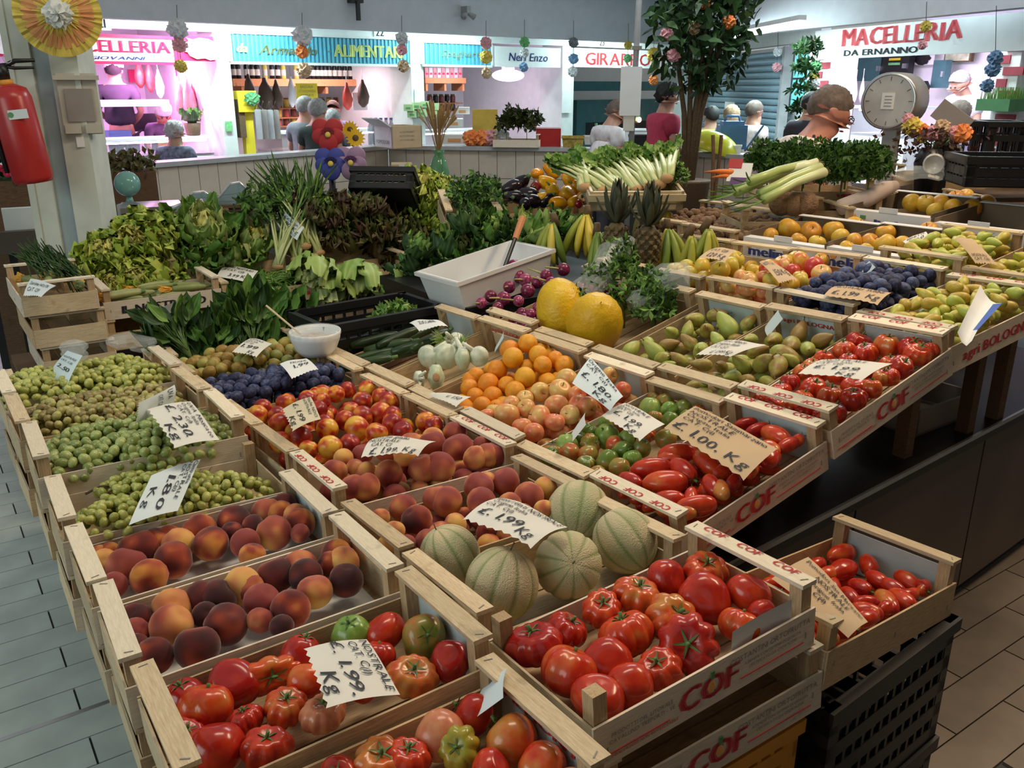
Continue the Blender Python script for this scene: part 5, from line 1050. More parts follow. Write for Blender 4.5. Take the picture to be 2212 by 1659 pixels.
for P, r in fillp('ON', .021, -.07, jit=.4, dome=.02, pitch=2.0): put('red_onion', 'onion', 'ball', 'onion', P, r, 'dark red onion with cut stalks beside the white tub', 'red onions', rot(1.4, rng))
# zucchini, cucumbers, fennel, eggplants, peppers
K['zuc'] = fruit('dark_zucchini_skin', [(.3,(.012,.03,.008)),(.7,(.04,.08,.02))], 12, .35, 0, .4, det=5)
K['zucp'] = fruit('pale_zucchini_skin', [(.3,(.2,.24,.07)),(.7,(.36,.38,.16))], 9, .45, 0, .4, det=4)
K['petal'] = plain('zucchini_flower', (.75,.38,.04), .6, var=.25, sc=40)
def zuc(P, d, ln, r, mat, label, group, flower=False):
    d = d.normalized(); Q = d.to_track_quat('Z', 'Y').to_matrix().to_4x4()
    mb = MB().tube([(0,0,-ln/2),(.002,0,-ln*.47),(.004,0,-ln*.25),(.006,.0,0),(.004,0,ln*.25),(0,0,ln*.44),(0,0,ln/2)], [r*.3,r*.8,r,r,r*.95,r*.7,r*.35], 12)
    o = mb.build('zucchini', K[mat], None, T(P) @ Q, True); tag(o, label, 'zucchini', group)
    MB().tube([(0,0,ln/2-.005),(.003,0,ln/2+.02)], [r*.42,r*.34], 7).build('stem', K['stem'], o, None, True)
    if flower:
        mb = MB()
        for i in range(5):
            a = i*1.257; mb.grid(3, 4, lambda s, t: ((s-.5)*.028*sin(pi*(t*.85+.1))*cos(a)-sin(a)*(.006+.02*t*t), (s-.5)*.028*sin(pi*(t*.85+.1))*sin(a)+cos(a)*(.006+.02*t*t), -ln/2-.06*t))
        mb.build('flower', K['petal'], o, None, True)
    return o
ZU = [(905,722,88,25),(840,748,100,12),(810,735,90,15),(860,765,120,12),(780,745,70,20),(830,712,70,25),(800,770,80,15),(900,748,70,15),(860,730,90,25),(880,705,70,22),(930,735,80,28),(790,785,70,12)]
for i, (x, y, l, a) in enumerate(ZU):
    P = pplane(x, y, CM['CU'] if x > 780 else CM['CU'], -.055+.012*(i % 3)); d = pplane(x+20*cos(R(a)), y-20*sin(R(a)), CM['CU'], -.05)-pplane(x, y, CM['CU'], -.05)
    zuc(P, d, .19, .019, 'zuc', 'dark green zucchini lying under the crumpled card', 'dark zucchini')
for i in range(16):
    P = CM['IL'] @ V3((rng.uniform(-.17,.17), rng.uniform(-.1,.1), -.07+.012*(i % 3))); zuc(P, CM['IL'].col[0].xyz+V3((rng.uniform(-.3,.3), rng.uniform(-.3,.3), 0)), .15, .015, 'zucp', 'pale zucchini with withered flower in the stencilled crate', 'pale zucchini', i % 2 == 0)
for i in range(9):
    P = CM['ZF'] @ V3((rng.uniform(-.17,.17), rng.uniform(-.09,.09), -.06+.015*(i % 3))); zuc(P, CM['ZF'].col[0].xyz+V3((rng.uniform(-.3,.3), rng.uniform(-.3,.3), .1)), .14, .016, 'zucp', 'flowering zucchini in the narrow crate by the aisle', 'flowering zucchini', True)
K['fenn'] = fruit('fennel_bulb_skin', [(.3,(.5,.58,.38)),(.7,(.75,.78,.66))], 2, .35, .2, .2)
def f_fen(th, ph):
    z = cos(ph); k = 1+.05*cos(6*th)*(1+z); return (sin(ph)*.62*k*cos(th), sin(ph)*k*sin(th), z*.95)
FD['fennel'] = (22, 12, [f_fen])
for i, (x, y, d) in enumerate([(942,815,58),(925,770,52),(965,770,58),(1000,775,54),(1035,770,46),(985,740,46),(905,820,40)]):
    P = pplane(x, y, CM['FE'], -.05); r = scl(P, d)/2
    o = put('fennel', 'fennel', 'fennel', 'fenn', P, r, ['fennel bulb with its round cut base showing', 'white fennel bulb beside the zucchini', 'white fennel bulb with feathery top'][0 if i == 0 else 1+i % 2], 'fennel bulbs', look(P) @ RX(pi) if i == 0 else RZ(i*1.1) @ RX(1.2))
    for k in range(3): MB().tube([(0,(k-1)*.3,.7),((k-1)*.2,(k-1)*.5,1.3),((k-1)*.4,(k-1)*.7,1.9)], [.26,.2,.14], 7).build('stalk', K['fenn'], o, None, True)
    if i in (3, 5): 
        t = MB()
        for k in range(60): t.tube([(0,0,1.5),(rng.gauss(0,.4),rng.gauss(0,.4),2.0+rng.random())], [.03,.02], 3)
        tag(t.build('fronds', K['lf_mid'], o), kind='stuff')
    if i == 0: MB().ell((0,0,0),(.28,.34,.06)).build('cut_base', K['butt'], o, T((0,0,-.93)), True)
K['pepy'] = fruit('yellow_pepper_skin', [(.3,(.68,.26,.006)),(.7,(.75,.42,.01))], 1.5, .16, 0, .5)
K['pepr'] = fruit('red_pepper_skin', [(.3,(.2,.008,.01)),(.7,(.36,.016,.016))], 1.5, .16, 0, .5)
def f_pep(th, ph):
    k = 1-.16*(1-abs(cos(2*th))**.6)*(.4+.6*sin(ph)); r = sin(ph)**.55*(1-.12*cos(ph)*-1*.3) if 0 < ph < pi else 0
    return (r*.62*k*cos(th), r*.62*k*sin(th), cos(ph)*.85-.16*exp(-(ph/.45)**2))
FD['pepper'] = (28, 14, [f_pep])
PEP = [(1192,366,46,'y'),(1215,355,40,'y'),(1180,395,46,'y'),(1230,385,48,'y'),(1195,415,44,'y'),(1225,418,50,'y'),(1248,405,40,'y'),(1262,428,44,'y'),(1205,440,44,'y'),(1160,375,34,'y'),(1240,435,36,'y'),(1158,402,34,'r'),(1255,395,34,'r'),(1243,375,36,'y'),(1250,440,30,'r'),(1175,428,36,'y')]
for i, (x, y, d, c) in enumerate(PEP):
    P = pd(x, y, 4.55-(y-355)*.0035); r = scl(P, d)/2*1.15
    o = put('bell_pepper', 'pepper', 'pepper', 'pepy' if c == 'y' else 'pepr', P, r, 'glossy yellow bell pepper heaped beside the eggplants' if c == 'y' else 'dark red bell pepper among the yellow ones', 'bell peppers', rot(1.4, rng))
    MB().tube([(0,0,.6),(.05,0,.85),(.15,0,1.05)], [.12,.09,.1], 6).build('stem', K['stem'], o, None, True)
K['egg'] = fruit('eggplant_skin', [(.3,(.008,.004,.008)),(.7,(.02,.008,.016))], 2, .14, 0, .3)
def f_egg(th, ph): z = cos(ph); return (sin(ph)*(.62-.16*z)*cos(th), sin(ph)*(.62-.16*z)*sin(th), z)
FD['egg'] = (18, 12, [f_egg])
for i, (x, y, d) in enumerate([(1105,405,44),(1125,395,44),(1140,420,46),(1115,425,40),(1155,435,44),(1135,440,40),(1180,432,36),(1100,425,34)]):
    P = pd(x, y, 4.4-(y-395)*.003); r = scl(P, d)/2*1.15
    o = put('eggplant', 'eggplant', 'egg', 'egg', P, r, 'glossy black eggplant beside the yellow peppers', 'eggplants', rot(1.3, rng)); MB().tube([(0,0,.9),(.05,0,1.2)], [.25,.12], 6).build('stem', K['stem'], o, None, True)
a0 = L2(pd(1120, 440, 3.9)); 
for px, lab in ((1060, 'tilted far crate holding dark herbs'), (1165, 'tilted far crate holding eggplants and peppers')):
    c = pd(px, 424, 4.45); crate(T(c) @ RZ(R(12)) @ RX(R(14)) @ T((0,.0,-.01)) , lab)
# leeks, bananas, pineapples, white radish
K['leek'] = fruit('leek_skin', [(.3,(.4,.5,.16)),(.55,(.7,.74,.44)),(.8,(.86,.86,.72))], .5, .35, .55, .1, det=1)
LK = [((1765,352),(1600,408)),((1772,362),(1640,420)),((1780,372),(1650,432)),((1740,356),(1620,392)),((1720,372),(1590,415))]
for i, (a, b) in enumerate(LK):
    A = PU(a[0], a[1], 3.3); B = PU(b[0], b[1], 3.0-.03*i); d = A-B; ln = d.length; Q = d.to_track_quat('Z', 'Y').to_matrix().to_4x4()
    o = MB().tube([(0,0,-ln*.5),(0,.006,-ln*.2),(0,.012,.0),(0,.006,ln*.3),(0,0,ln*.5)], [.021,.018,.017,.019,.022], 12).build('leek', K['leek'], None, T((A+B)/2) @ Q, True)
    tag(o, 'long leek with white root end lying before the parsley', 'leek', 'leeks')
    for k in range(4): ob('leaf', lmesh('green', 'strap', k % 3), o, T((0,0,-ln*.48)) @ RX(-pi/2+.2*(k-1.5)) @ RZ(.3*(k-1.5)) @ SC(.55))
    mb = MB()
    for k in range(26): mb.tube([(0,0,ln*.49),(rng.gauss(0,.016),rng.gauss(0,.016),ln*.5+.03*rng.random())], [.0012,.0006], 3)
    tag(mb.build('roots', K['dryleaf'], o), kind='stuff')
K['ban'] = fruit('banana_skin', [(.3,(.3,.34,.04)),(.5,(.55,.45,.05)),(.75,(.68,.5,.05))], .5, .4, .0, .5)
K['bang'] = fruit('green_banana_skin', [(.3,(.16,.26,.04)),(.6,(.38,.4,.06)),(.85,(.6,.5,.08))], 4, .4, .0, .5)
def hand(P, Rm, n, ln, mat, label, seed):
    rg = random.Random(seed); t = thing('banana_hand', label, 'bananas', T(P) @ Rm, 'hands of bananas')
    pts = [(0, .02*0+sin(s*1.7)*ln*.42, -s*ln) for s in (0,.12,.3,.5,.7,.88,1)]; rr = [.006,.011,.0165,.018,.017,.012,.005]
    me = MB().tube(pts, rr, 7).mesh('banana', K[mat])
    for i in range(n): ob('banana', me, t, RZ((i-(n-1)/2)*.24) @ T((0, .012+.012*(i % 2), 0)) @ RX(.25*(i % 2)) @ SC(rg.uniform(.92,1.06)))
    MB().tube([(0,0,-.02),(0,-.01,.035)], [.02,.014], 8).build('crown', K['brownstem'], t, None, True)
    return t
for i, (x, y, u, az, tl, n, mt) in enumerate([(1197,478,2.28,120,-.5,7,'bang'),(1268,462,2.45,150,-.25,7,'ban'),(1290,500,2.42,200,-.2,6,'bang'),(1440,492,2.6,200,-.3,6,'bang'),(1525,490,2.6,230,-.65,6,'bang'),(1490,505,2.55,215,-.6,5,'ban')]):
    hand(pu(x, y, u), RZ(R(az)) @ RX(tl), n, .17, mt, 'hand of green-tipped bananas beside the pineapples', i)
for i, (x, y) in enumerate([(1385,455),(1420,440),(1440,450)]): hand(pu(x, y, 2.85), RZ(R(150+40*i)) @ RX(-.9), 5, .14, 'ban', 'overripe spotted bananas behind the pineapple crowns', 30+i)
K['pine'] = fruit('pineapple_skin', [(.3,(.04,.03,.015)),(.7,(.14,.1,.04))], 3, .7, 0, .3)
K['pinel'] = fruit('pineapple_leaf', [(.3,(.03,.04,.025)),(.7,(.09,.1,.06))], 6, .6, 0, .3)
PSC = MB().add([(-.55,-.5,0),(.55,-.5,0),(.6,.5,0),(-.6,.5,0),(0,-.1,.5)], [(0,1,4),(1,2,4),(2,3,4),(3,0,4)]).mesh('scale', K['pine'], False)
PLF = leaf(.045, .15, .001, 1, .3, 3, 'dark', .7); PLF = PLF.copy(); PLF.materials[0] = K['pinel']
def pineapple(P, r, h, label, seed):
    rg = random.Random(seed); t = thing('pineapple', label, 'pineapple', T(P) @ RX(rg.uniform(-.1,.1)), 'pineapples')
    MB().lathe([(r*.6,0),(r*.95,h*.2),(r,h*.5),(r*.9,h*.8),(r*.5,h)], 18).build('body', K['pine'], t, None, True)
    for j in range(7):
        z = h*(.08+.13*j); rr_ = r*(.98 if 1 < j < 5 else .88)
        for k in range(9): ob('scale', PSC, t, RZ((k+.5*(j % 2))*2*pi/9) @ T((rr_, 0, z)) @ RY(pi/2) @ RZ(pi/2) @ SC(r*.42))
    for i in range(22):
        f = i/21; ob('leaf', PLF, t, T((0,0,h*.96)) @ RZ(i*2.4) @ RX(pi/2-.15-.9*f) @ SC(1.25-.35*f))
    return t
pineapple(pu(1330,560,2.42), .052, .15, 'pineapple with dry grey crown beside the yellow melons', 1)
pineapple(pu(1395,565,2.48), .052, .15, 'pineapple with spreading crown beside the clear bags', 2)
# beans and asparagus-like bundles
mb = MB()
for i in range(520):
    c = CM['BE'] @ V3((rng.uniform(-.21,.21), rng.uniform(-.11,.11), -.075+rng.uniform(0,.045))); a = rng.uniform(0, 6); d = V3((cos(a), sin(a), rng.uniform(-.15,.3)))*rng.uniform(.04,.07)
    mb.tube([c-d, c+V3((0,0,.006)), c+d], [.002,.0035,.0015], 4)
o = mb.build('green_beans', K['lf_green']); tag(o, 'heap of thin green beans in the crate with a card', 'beans', None, 'stuff')
mb = MB()
for i in range(130):
    x, y = rng.choice(((70,560),(95,555),(130,565),(150,590))); c = pv(x+rng.uniform(-15,15), y+rng.uniform(-8,8), 4.15); d = V3((rng.uniform(.01,.08), rng.uniform(-.03,.03), -rng.uniform(.03,.09)))
    mb.tube([c-d*.8, c, c+d], [.002,.003,.003], 4)
o = mb.build('garlic_shoots', K['lf_dark']); tag(o, 'dark green shoots hanging over the narrow zucchini crate', 'shoots', None, 'stuff')
# walnuts
for k, (u, v, lab) in enumerate(((3.0, 2.86, 'walnut in the wide crate behind the bananas'), (3.0, 2.56, 'walnut in the crate beside the golden apples'))):
    M = cmat(u, v, -.54, -5, 4, 0); CM['W%d' % k] = M; crate(M, ['wooden crate of walnuts behind the bananas', 'wooden crate of walnuts beside the golden apples'][k], liner='r', right=(None if k == 0 else ('agri BOLOGNA', 'redink', .012)))
    for h, rs in ((-.05, 1), (-.085, 2)):
        for P, r in fillp('W%d' % k, .0185, h, jit=.4, dome=.015, pitch=2.1, rs=rs): put('walnut', 'walnut', 'walnut', 'walnut', P, r, lab, 'walnuts', rot(2, rng))
# white fruit cartons with golden apples
K['ctn'] = plain('brown_carton_inside', (.2,.15,.1), .8); K['ctw'] = plain('white_carton_print', (.74,.74,.76), .6, var=.04)
def carton(key, u, v, z, yaw, L, Wd, H, label, txt=True):
    M = cmat(u, v, z, yaw, 3, 0); CM[key] = M; t = thing('fruit_carton', label, 'carton', M, 'white fruit cartons'); x, y = L/2, Wd/2
    p = bx('front_flap', K['ctw'], -x-.004, -x, -y, y, -H, -.03, t); bx('rim_flap', K['ctw'], -x-.004, -x+.04, -y, y, -.03, -.026, t)
    bx('back_wall', K['ctn'], x-.004, x, -y, y, -H, 0, t); bx('side_wall', K['ctn'], -x, x, -y, -y+.004, -H, -.01, t); bx('side_wall', K['ctn'], -x, x, y-.004, y, -H, -.01, t); bx('bottom', K['ctn'], -x, x, -y, y, -H, -H+.004, t)
    bx('back_rim', K['ctw'], x-.03, x+.004, -y, y, 0, .003, t)
    bx('tab', K['ctw'], -x-.004, -x, -.04, .04, -.03, -.005, t)
    if txt:
        letter('brand_print', 'melinda', K['blue'], .04, p, T((-x-.0045, .03, -.095)) @ RZ(-pi/2) @ UPR, width=.24, bold=.05)
        MB().ell((0,0,0),(.001,.014,.014)).build('apple_print', K['orink'], p, T((-x-.0048, y-.03, -.055)), True); bx('leaf_print', K['grink'], -x-.006, -x-.0045, y-.085, y-.06, -.06, -.045, p)
    return t
carton('C1', 3.0, 2.2, -.535, -6, .42, .36, .13, 'white carton of golden apples next to the walnuts'); carton('C2', 3.02, 1.865, -.525, -6, .42, .28, .13, 'white carton of golden apples with a white price card')
carton('C3', 3.56, 2.12, -.46, -5, .42, .36, .13, 'far white carton of orange-yellow apples'); carton('C4', 3.56, 1.74, -.47, -5, .42, .34, .13, 'far white carton behind the hanging brown card')
for ck, lst, lab in (('C1', [(1704,495,50),(1752,500,44),(1800,498,46),(1815,512,40),(1846,490,46),(1665,510,36),(1725,520,36),(1765,525,38)], 'golden apple in the carton next to the walnuts'), ('C2', [(1912,505,46),(1845,525,44),(1880,525,44),(1910,530,52),(1950,530,42),(2005,500,44),(1830,535,34),(1870,540,30)], 'golden apple in the carton with the price card'),
                     ('C3', [(1970,438,40),(2000,440,42),(2030,440,44),(2065,430,40),(2085,425,36),(2105,440,40),(2130,440,40),(2060,450,42),(2100,450,40),(2020,455,36)], 'orange-yellow apple in the far carton')):
    for x, y, d in lst:
        P = pplane(x, y, CM[ck], -.035); put('apple', 'apple', 'apple', 'applen', P, scl(P, d)/2, lab, 'golden apples', rot(.8, rng), 0, (1,1,1), 'stem', .55)
card(CM['C2'], [(1950,522),(2000,500),(2006,515),(1960,536)], .0, [('RENETTE',.1,.4,.25,.8),('2.50',.2,.85,.3,.6)], K['card'], 'white card on the golden apple carton', zig=0)

crate(T(pu(1760, 392, 3.5)) @ RZ(R(6)) @ T((0,.05,.02)), 'wooden crate under the parsley heap')
# ================================================================ THINGS AROUND THE STALL
def yawto(P): d = P-CAM; return RZ(-atan2(d.x, d.y))       # local -y looks back to the viewer's side
def boxpx(name, label, cat, x0, x1, y0, y1, P=None, zr=None, depth=.25, mat='kraft', rz=0, d=None, group=None, lid=None):
    if P is None: P = pz((x0+x1)/2, y1, zr) if zr is not None else pd((x0+x1)/2, y1, d)
    w_, h_ = scl(P, x1-x0), scl(P, y1-y0)*1.02; t = thing(name, label, cat, T(P) @ yawto(P) @ RZ(rz), group)
    return t, w_, h_
# pillar with fittings
pc = pd(182, 560, 5.05); pc.z = 0; PM = T(pc) @ RZ(R(10))
pil = struct(thing('wall_pillar', 'x', 'x', PM)); del pil['label'], pil['category']
K['pilw'] = plain('off_white_pillar_paint', (.62,.66,.6), .6, var=.1); K['pilb'] = plain('grey_blue_channel', (.34,.42,.46), .6, var=.12)
bx('shaft', K['pilb'], -.13, .13, -.13, .13, 0, 4.4, pil)
for a, b in ((-.155, -.05), (.03, .155)): bx('flange', K['pilw'], a, b, -.15, .15, 0, 4.4, pil)
bx('edge_plate', K['pilw'], -.16, -.13, -.16, .16, 0, 4.4, pil)
P = pd(178, 262, 4.88); t = thing('switch_box', 'beige electrical switch box fixed to the white pillar', 'switch box', T(P) @ yawto(P)); K['beigep'] = plain('beige_plastic', (.5,.48,.42), .5)
bx('back_plate', K['beigep'], -.085, .085, -.01, .05, -.06, .22, t); bx('hood', K['beigep'], -.1, .1, -.04, .05, .19, .21, t); bx('cover', K['greyp'], -.06, .06, -.02, 0, .0, .15, t)
for i in range(2): bx('socket', K['beigep'], -.08+.09*i, -.01+.09*i, -.035, .0, -.055, -.015, t)
bx('label_strip', K['white'], -.04, -.005, -.014, -.008, -.12, -.07, t); bx('conduit', K['beigep'], -.012, .012, .0, .03, -.9, -.06, t)
# fire extinguisher and red cabinet
K['fire'] = plain('red_enamel', (.42,.025,.025), .28, var=.1)
P = pd(75, 396, 4.72); t = thing('fire_extinguisher', 'red fire extinguisher hanging on the white pillar', 'extinguisher', T(P) @ RZ(.3) @ RY(-.1))
MB().lathe([(.02,0),(.08,.005),(.088,.03),(.088,.38),(.075,.42),(.035,.44)], 22).build('cylinder', K['fire'], t, None, True)
MB().lathe([(.03,.435),(.03,.46)], 14).build('neck_ring', K['yellow'], t, None, True); MB().lathe([(.022,.46),(.025,.5),(.018,.53)], 12).build('valve', K['black'], t, None, True)
MB().tube([(-.01,0,.51),(.06,0,.535),(.14,0,.53)], [.01,.011,.008], 7).build('lever', K['black'], t, None, True); MB().tube([(0,0,.52),(.05,0,.505),(.13,0,.5)], [.008,.008,.006], 7).build('handle', K['black'], t, None, True)
MB().tube([(-.01,0,.5),(-.07,0,.56),(-.03,-.02,.7),(-.12,-.03,.8),(-.24,-.03,.76),(-.26,-.02,.62),(-.17,0,.53),(-.1,.0,.45),(-.1,.0,.25),(-.1,0,.06)], .011, 8).build('hose', K['black'], t, None, True)
MB().tube([(cos(a)*.018+.035,-.02,.545+sin(a)*.018) for a in [i*.7 for i in range(10)]], .002, 5).build('pin_ring', K['steel'], t)
bx('sticker', K['cardb'], -.03, .05, -.0005, .0005, -.02, .02, t, T((.02, -.0895, .31))); MB().lathe([(.012,0),(.012,.001)], 14).build('sticker_seal', K['grink'], t, T((0,-.0902,.31)) @ RX(pi/2))
P = pd(-10, 322, 5.0); t = thing('hose_cabinet', 'red hose cabinet behind the extinguisher', 'cabinet', T(P) @ yawto(P)); bx('cabinet_box', K['fire'], -.2, .13, 0, .15, 0, .34, t); bx('name_strip', K['white'], .04, .12, -.003, 0, .14, .155, t)
# rosette
K['rosy'] = plain('yellow_crepe_paper', (.72,.58,.12), .8, var=.2, sc=20); K['roso'] = plain('salmon_crepe_paper', (.72,.34,.14), .8, var=.15, sc=20); K['tulle'] = plain('white_tulle', (.75,.78,.76), .8, var=.1)
P = pd(125, 30, 4.8); t = thing('paper_rosette', 'large yellow and salmon pleated paper rosette on the pillar', 'rosette', T(P) @ look(P))
def pleat(r0, r1, n, z, mat, nm_):
    vs = []; fs = []
    for i in range(n*2): a = pi*i/n; zz = z+.012*(i % 2); vs += [(cos(a)*r0, sin(a)*r0, zz), (cos(a)*r1, sin(a)*r1, zz*.3+.004*(i % 3))]
    for i in range(n*2): j = (i+1) % (n*2); fs.append((2*i, 2*i+1, 2*j+1, 2*j))
    MB().add(vs, fs).build(nm_, mat, t)
pleat(.02, .185, 46, .03, K['rosy'], 'outer_frill'); pleat(.02, .15, 36, .05, K['roso'], 'middle_frill'); pleat(.02, .105, 30, .075, K['rosy'], 'inner_frill')
def fluff(mat, r, seed, name, parent, M):
    rg = random.Random(seed); ph = [rg.uniform(0, 6) for _ in range(6)]
    f = lambda th, ph_: tuple((1+.22*sin(5*th+ph[0]+3*sin(4*ph_+ph[1]))*sin(ph_)+.14*sin(9*th+7*ph_+ph[2]))*c for c in (sin(ph_)*cos(th), sin(ph_)*sin(th), cos(ph_)))
    return MB().ell((0,0,0), (r, r, r), 20, 12, None, f).build(name, mat, parent, M)
fluff(K['tulle'], .055, 3, 'tulle_puff', t, T((0,0,.1)))
# garlands of tulle flowers on strings
PCOL = {'w':(.72,.74,.76),'y':(.75,.58,.12),'o':(.85,.28,.08),'p':(.8,.4,.45),'g':(.2,.55,.22),'b':(.2,.35,.55),'k':(.24,.26,.28),'t':(.62,.44,.28)}
for k, c in PCOL.items(): K['pom_'+k] = plain('tulle_'+k, c, .85, var=.25, sc=30)
GAR = [('above the pig panel', 9.0, [(383,62,22,'w'),(388,97,16,'p'),(391,143,14,'y')]), ('before the script on the teal sign', 9.2, [(653,78,22,'w'),(652,112,14,'o'),(657,152,16,'t')]), ('at the end of the teal grocery sign', 9.4, [(868,83,14,'w'),(868,107,12,'p'),(871,143,13,'t')]),
       ('beside the faded script sign', 9.6, [(1050,93,13,'p'),(1050,123,14,'y'),(1051,158,12,'t')]), ('before the white name sign', 9.6, [(1133,91,11,'g'),(1133,115,10,'w'),(1131,145,10,'b')]), ('beside the rotisserie sign', 9.8, [(1239,92,11,'k'),(1239,127,11,'b'),(1237,155,11,'w')]),
       ('beside the grey pole', 9.9, [(1357,98,9,'y'),(1356,126,9,'g'),(1356,150,9,'w')]), ('before the small tree', 10, [(1412,118,15,'y'),(1415,143,11,'t'),(1412,173,11,'o')]), ('at the edge of the closed shutter', 10.5, [(1680,112,10,'w'),(1678,145,10,'p')]), ('before the brick pillar of the right butcher', 9.5, [(1760,145,14,'g'),(1757,165,10,'y'),(1760,182,11,'w')]),
       ('before the red sign letters', 8.6, [(2000,57,12,'y'),(1993,97,10,'p')]), ('before the cow panel', 8.6, [(12,60,14,'g'),(26,106,15,'p'),(28,150,14,'w')]), ('on the far brick pillar', 8.6, [(2150,125,16,'b'),(2145,150,16,'b'),(2133,185,14,'b')])]
for i, (wh, d, pts) in enumerate(GAR):
    GW, go = (PR, -.8) if pts[0][0] > 1700 else ((P3, -.06) if pts[0][0] > 1600 else (PB, -1.0))
    P0 = GW.pt(pts[0][0], pts[0][1]-(98 if i == 12 else 40), go); t = thing('flower_garland', 'string of tulle flowers hanging '+wh, 'garland', T(P0), 'tulle flower garlands')
    Q = [GW.pt(x, y, go)-P0 for x, y, r, c in pts]; MB().tube([(0,0,.05)]+Q, .003, 4).build('string', K['ink'], t)
    for j, ((x, y, r, c), q) in enumerate(zip(pts, Q)): fluff(K['pom_'+c], scl(P0+q, r)*.88, i*5+j, 'tulle_flower', t, T(q))
# globe balloon, planters, benches at the left
P = pd(275, 397, 5.7); t = thing('glass_ball', 'pale green ball on a stem beside the pillar', 'ball', T(P)); K['teal3'] = plain('pale_green_gloss', (.16,.36,.32), .12, var=.25, sc=5)
MB().ell((0,0,0),(.073,.073,.073),24,16).build('ball', K['teal3'], t, None, True); MB().tube([(0,0,-.07),(0,0,-.12)], [.015,.03], 8).build('stem', K['teal3'], t, None, True); bx('foot', K['ledge'], -.06, .06, -.05, .05, -.3, -.115, t)
def planter(x0, x1, y0, y1, d, label, n, cols, seed, flow=None):
    t, w_, h_ = boxpx('planter', label, 'planter', x0, x1, y0, y1, d=d); b = bx('trough', K['darkw'], -w_/2, w_/2, 0, .25, -t.location.z, h_, t); rg = random.Random(seed)
    mb = MB()
    for i in range(n): mb.add([(0,0,0),(-.3,.5,.1),(0,1,0),(.3,.5,.1)], [(0,1,2,3)], T((rg.uniform(-w_/2,w_/2), rg.uniform(-.02,.25), h_+rg.uniform(0,.12))) @ rot(1.2, rg) @ SC(.06))
    tag(mb.build('foliage', K['lf_'+cols], t), kind='stuff')
    if flow:
        for i in range(7): fluff(flow, .018, i, 'blossom', t, T((rg.uniform(-w_/2,w_/2), -.02, h_+rg.uniform(.0,.1))))
planter(250, 340, 375, 425, 6.6, 'dark planter of purplish plants before the low wall', 260, 'red', 1)
planter(-40, 132, 392, 445, 5.9, 'dark planter with red flowers beside the extinguisher', 300, 'dark', 2, K['pinkred'])
for i, (x0, x1, y0, y1, d, m, lab) in enumerate([(20, 132, 450, 500, 5.6, 'wallc', 'white panel of the bench below the planter'), (-30, 150, 500, 545, 5.5, 'panelb', 'brown bench board below the white panel'), (268, 440, 436, 458, 5.3, 'steel', 'lilac-lit steel shelf behind the lettuces')]):
    t, w_, h_ = boxpx('bench_panel' if i < 2 else 'steel_shelf', lab, 'bench' if i < 2 else 'shelf', x0, x1, y0, y1, d=d); bx('board', K[m], -w_/2, w_/2, 0, .3 if i == 2 else .06, 0, h_ if i < 2 else .03, t)
    for s in (-1, 1): bx('leg', K['black'], s*w_*.45-.02, s*w_*.45+.02, .02, .06, -P.z if 0 else -(T(pd((x0+x1)/2, y1, d)).translation.z), 0, t)
# wrapped curved baskets with bright rims
for i, (x, y, w0, h0) in enumerate(((420, 440, 70, 42), (500, 425, 62, 50))):
    P = pd(x, y, 5.0+.1*i); w_, h_ = scl(P, w0), scl(P, h0); t = thing('wrapped_basket', ['film-wrapped basket with pale rim beside the escarole', 'tall film-wrapped basket with curved pale rim'][i], 'basket', T(P) @ yawto(P))
    K['film'] = clear('blue_film', (.2,.35,.42), .55, .1)
    pts = [(-w_*.9,0,-h_*.3),(-w_*.4,0,0),(0,0,h_*.55),(w_*.3,0,h_*.62),(w_*.5,0,h_*.3),(w_*.42,0,-h_*.1),(0,0,-h_*.3)]
    MB().tube(pts+pts[:1], .008, 6).build('rim', K['steel'], t, None, True); MB().prism([(p[0], p[2]) for p in pts], -.06, .06, RX(pi/2)).build('film', K['film'], t)
# pansy cut-outs on bottles
def pansy(x, y, sz, col, dk, lab, wine, d):
    P = pd(x, y, d); s = scl(P, sz)/2; t = thing('foam_pansy', lab, 'flower', T(P) @ yawto(P), 'foam pansies'); K['pan'+lab] = plain('foam_'+lab.split()[0], col, .7, var=.1); K['pad'+lab] = plain('foam_dark_'+lab.split()[0], dk, .7)
    for k, (a, b, r) in enumerate(((-.42,.42,.58),(.42,.42,.58),(-.5,-.12,.52),(.5,-.12,.52),(0,-.5,.62))):
        MB().lathe([(r*s,0),(r*s*1.02,.012),(r*s*.9,.022)], 20).build('petal', K['pan'+lab], t, T((a*s, -.006*k, b*s)) @ RX(pi/2), True)
    for k in range(5): a = -pi/2+(k-2)*.42; bx('vein', K['pad'+lab], -.008, .008, -.002, .002, -.0, s*.5, t, T((0, -.052, -.05*s)) @ RY(pi/2-a+pi) )
    MB().ell((0,0,0),(.016,.01,.016)).build('eye', K['rosy'], t, T((0,-.056,0)), True)
    MB().tube([(0,.02,0),(0,.02,-s*1.6)], .006, 6).build('stalk', K['stem'], t)
    q = P+V3((0,.02,-s*1.9)); b = thing('wine_bottle', wine, 'bottle', T((q.x, q.y, pd(x, 425, d).z-.02)), 'dark bottles under the pansies')
    MB().lathe([(.035,-.16),(.038,-.15),(.038,.02),(.016,.07),(.014,.13)], 14).build('glass', K['black'], b, None, True); MB().lathe([(.0385,-.05),(.0385,.01)], 14, None, False).build('label', K['white'], b, None, True)
pansy(708, 290, 66, (.45,.03,.04), (.2,.01,.02), 'red foam pansy above the blue and lilac ones', 'dark bottle under the red pansy', 5.2)
pansy(714, 352, 64, (.05,.07,.36), (.01,.01,.08), 'blue foam pansy under the red one', 'dark bottle under the blue pansy', 5.15)
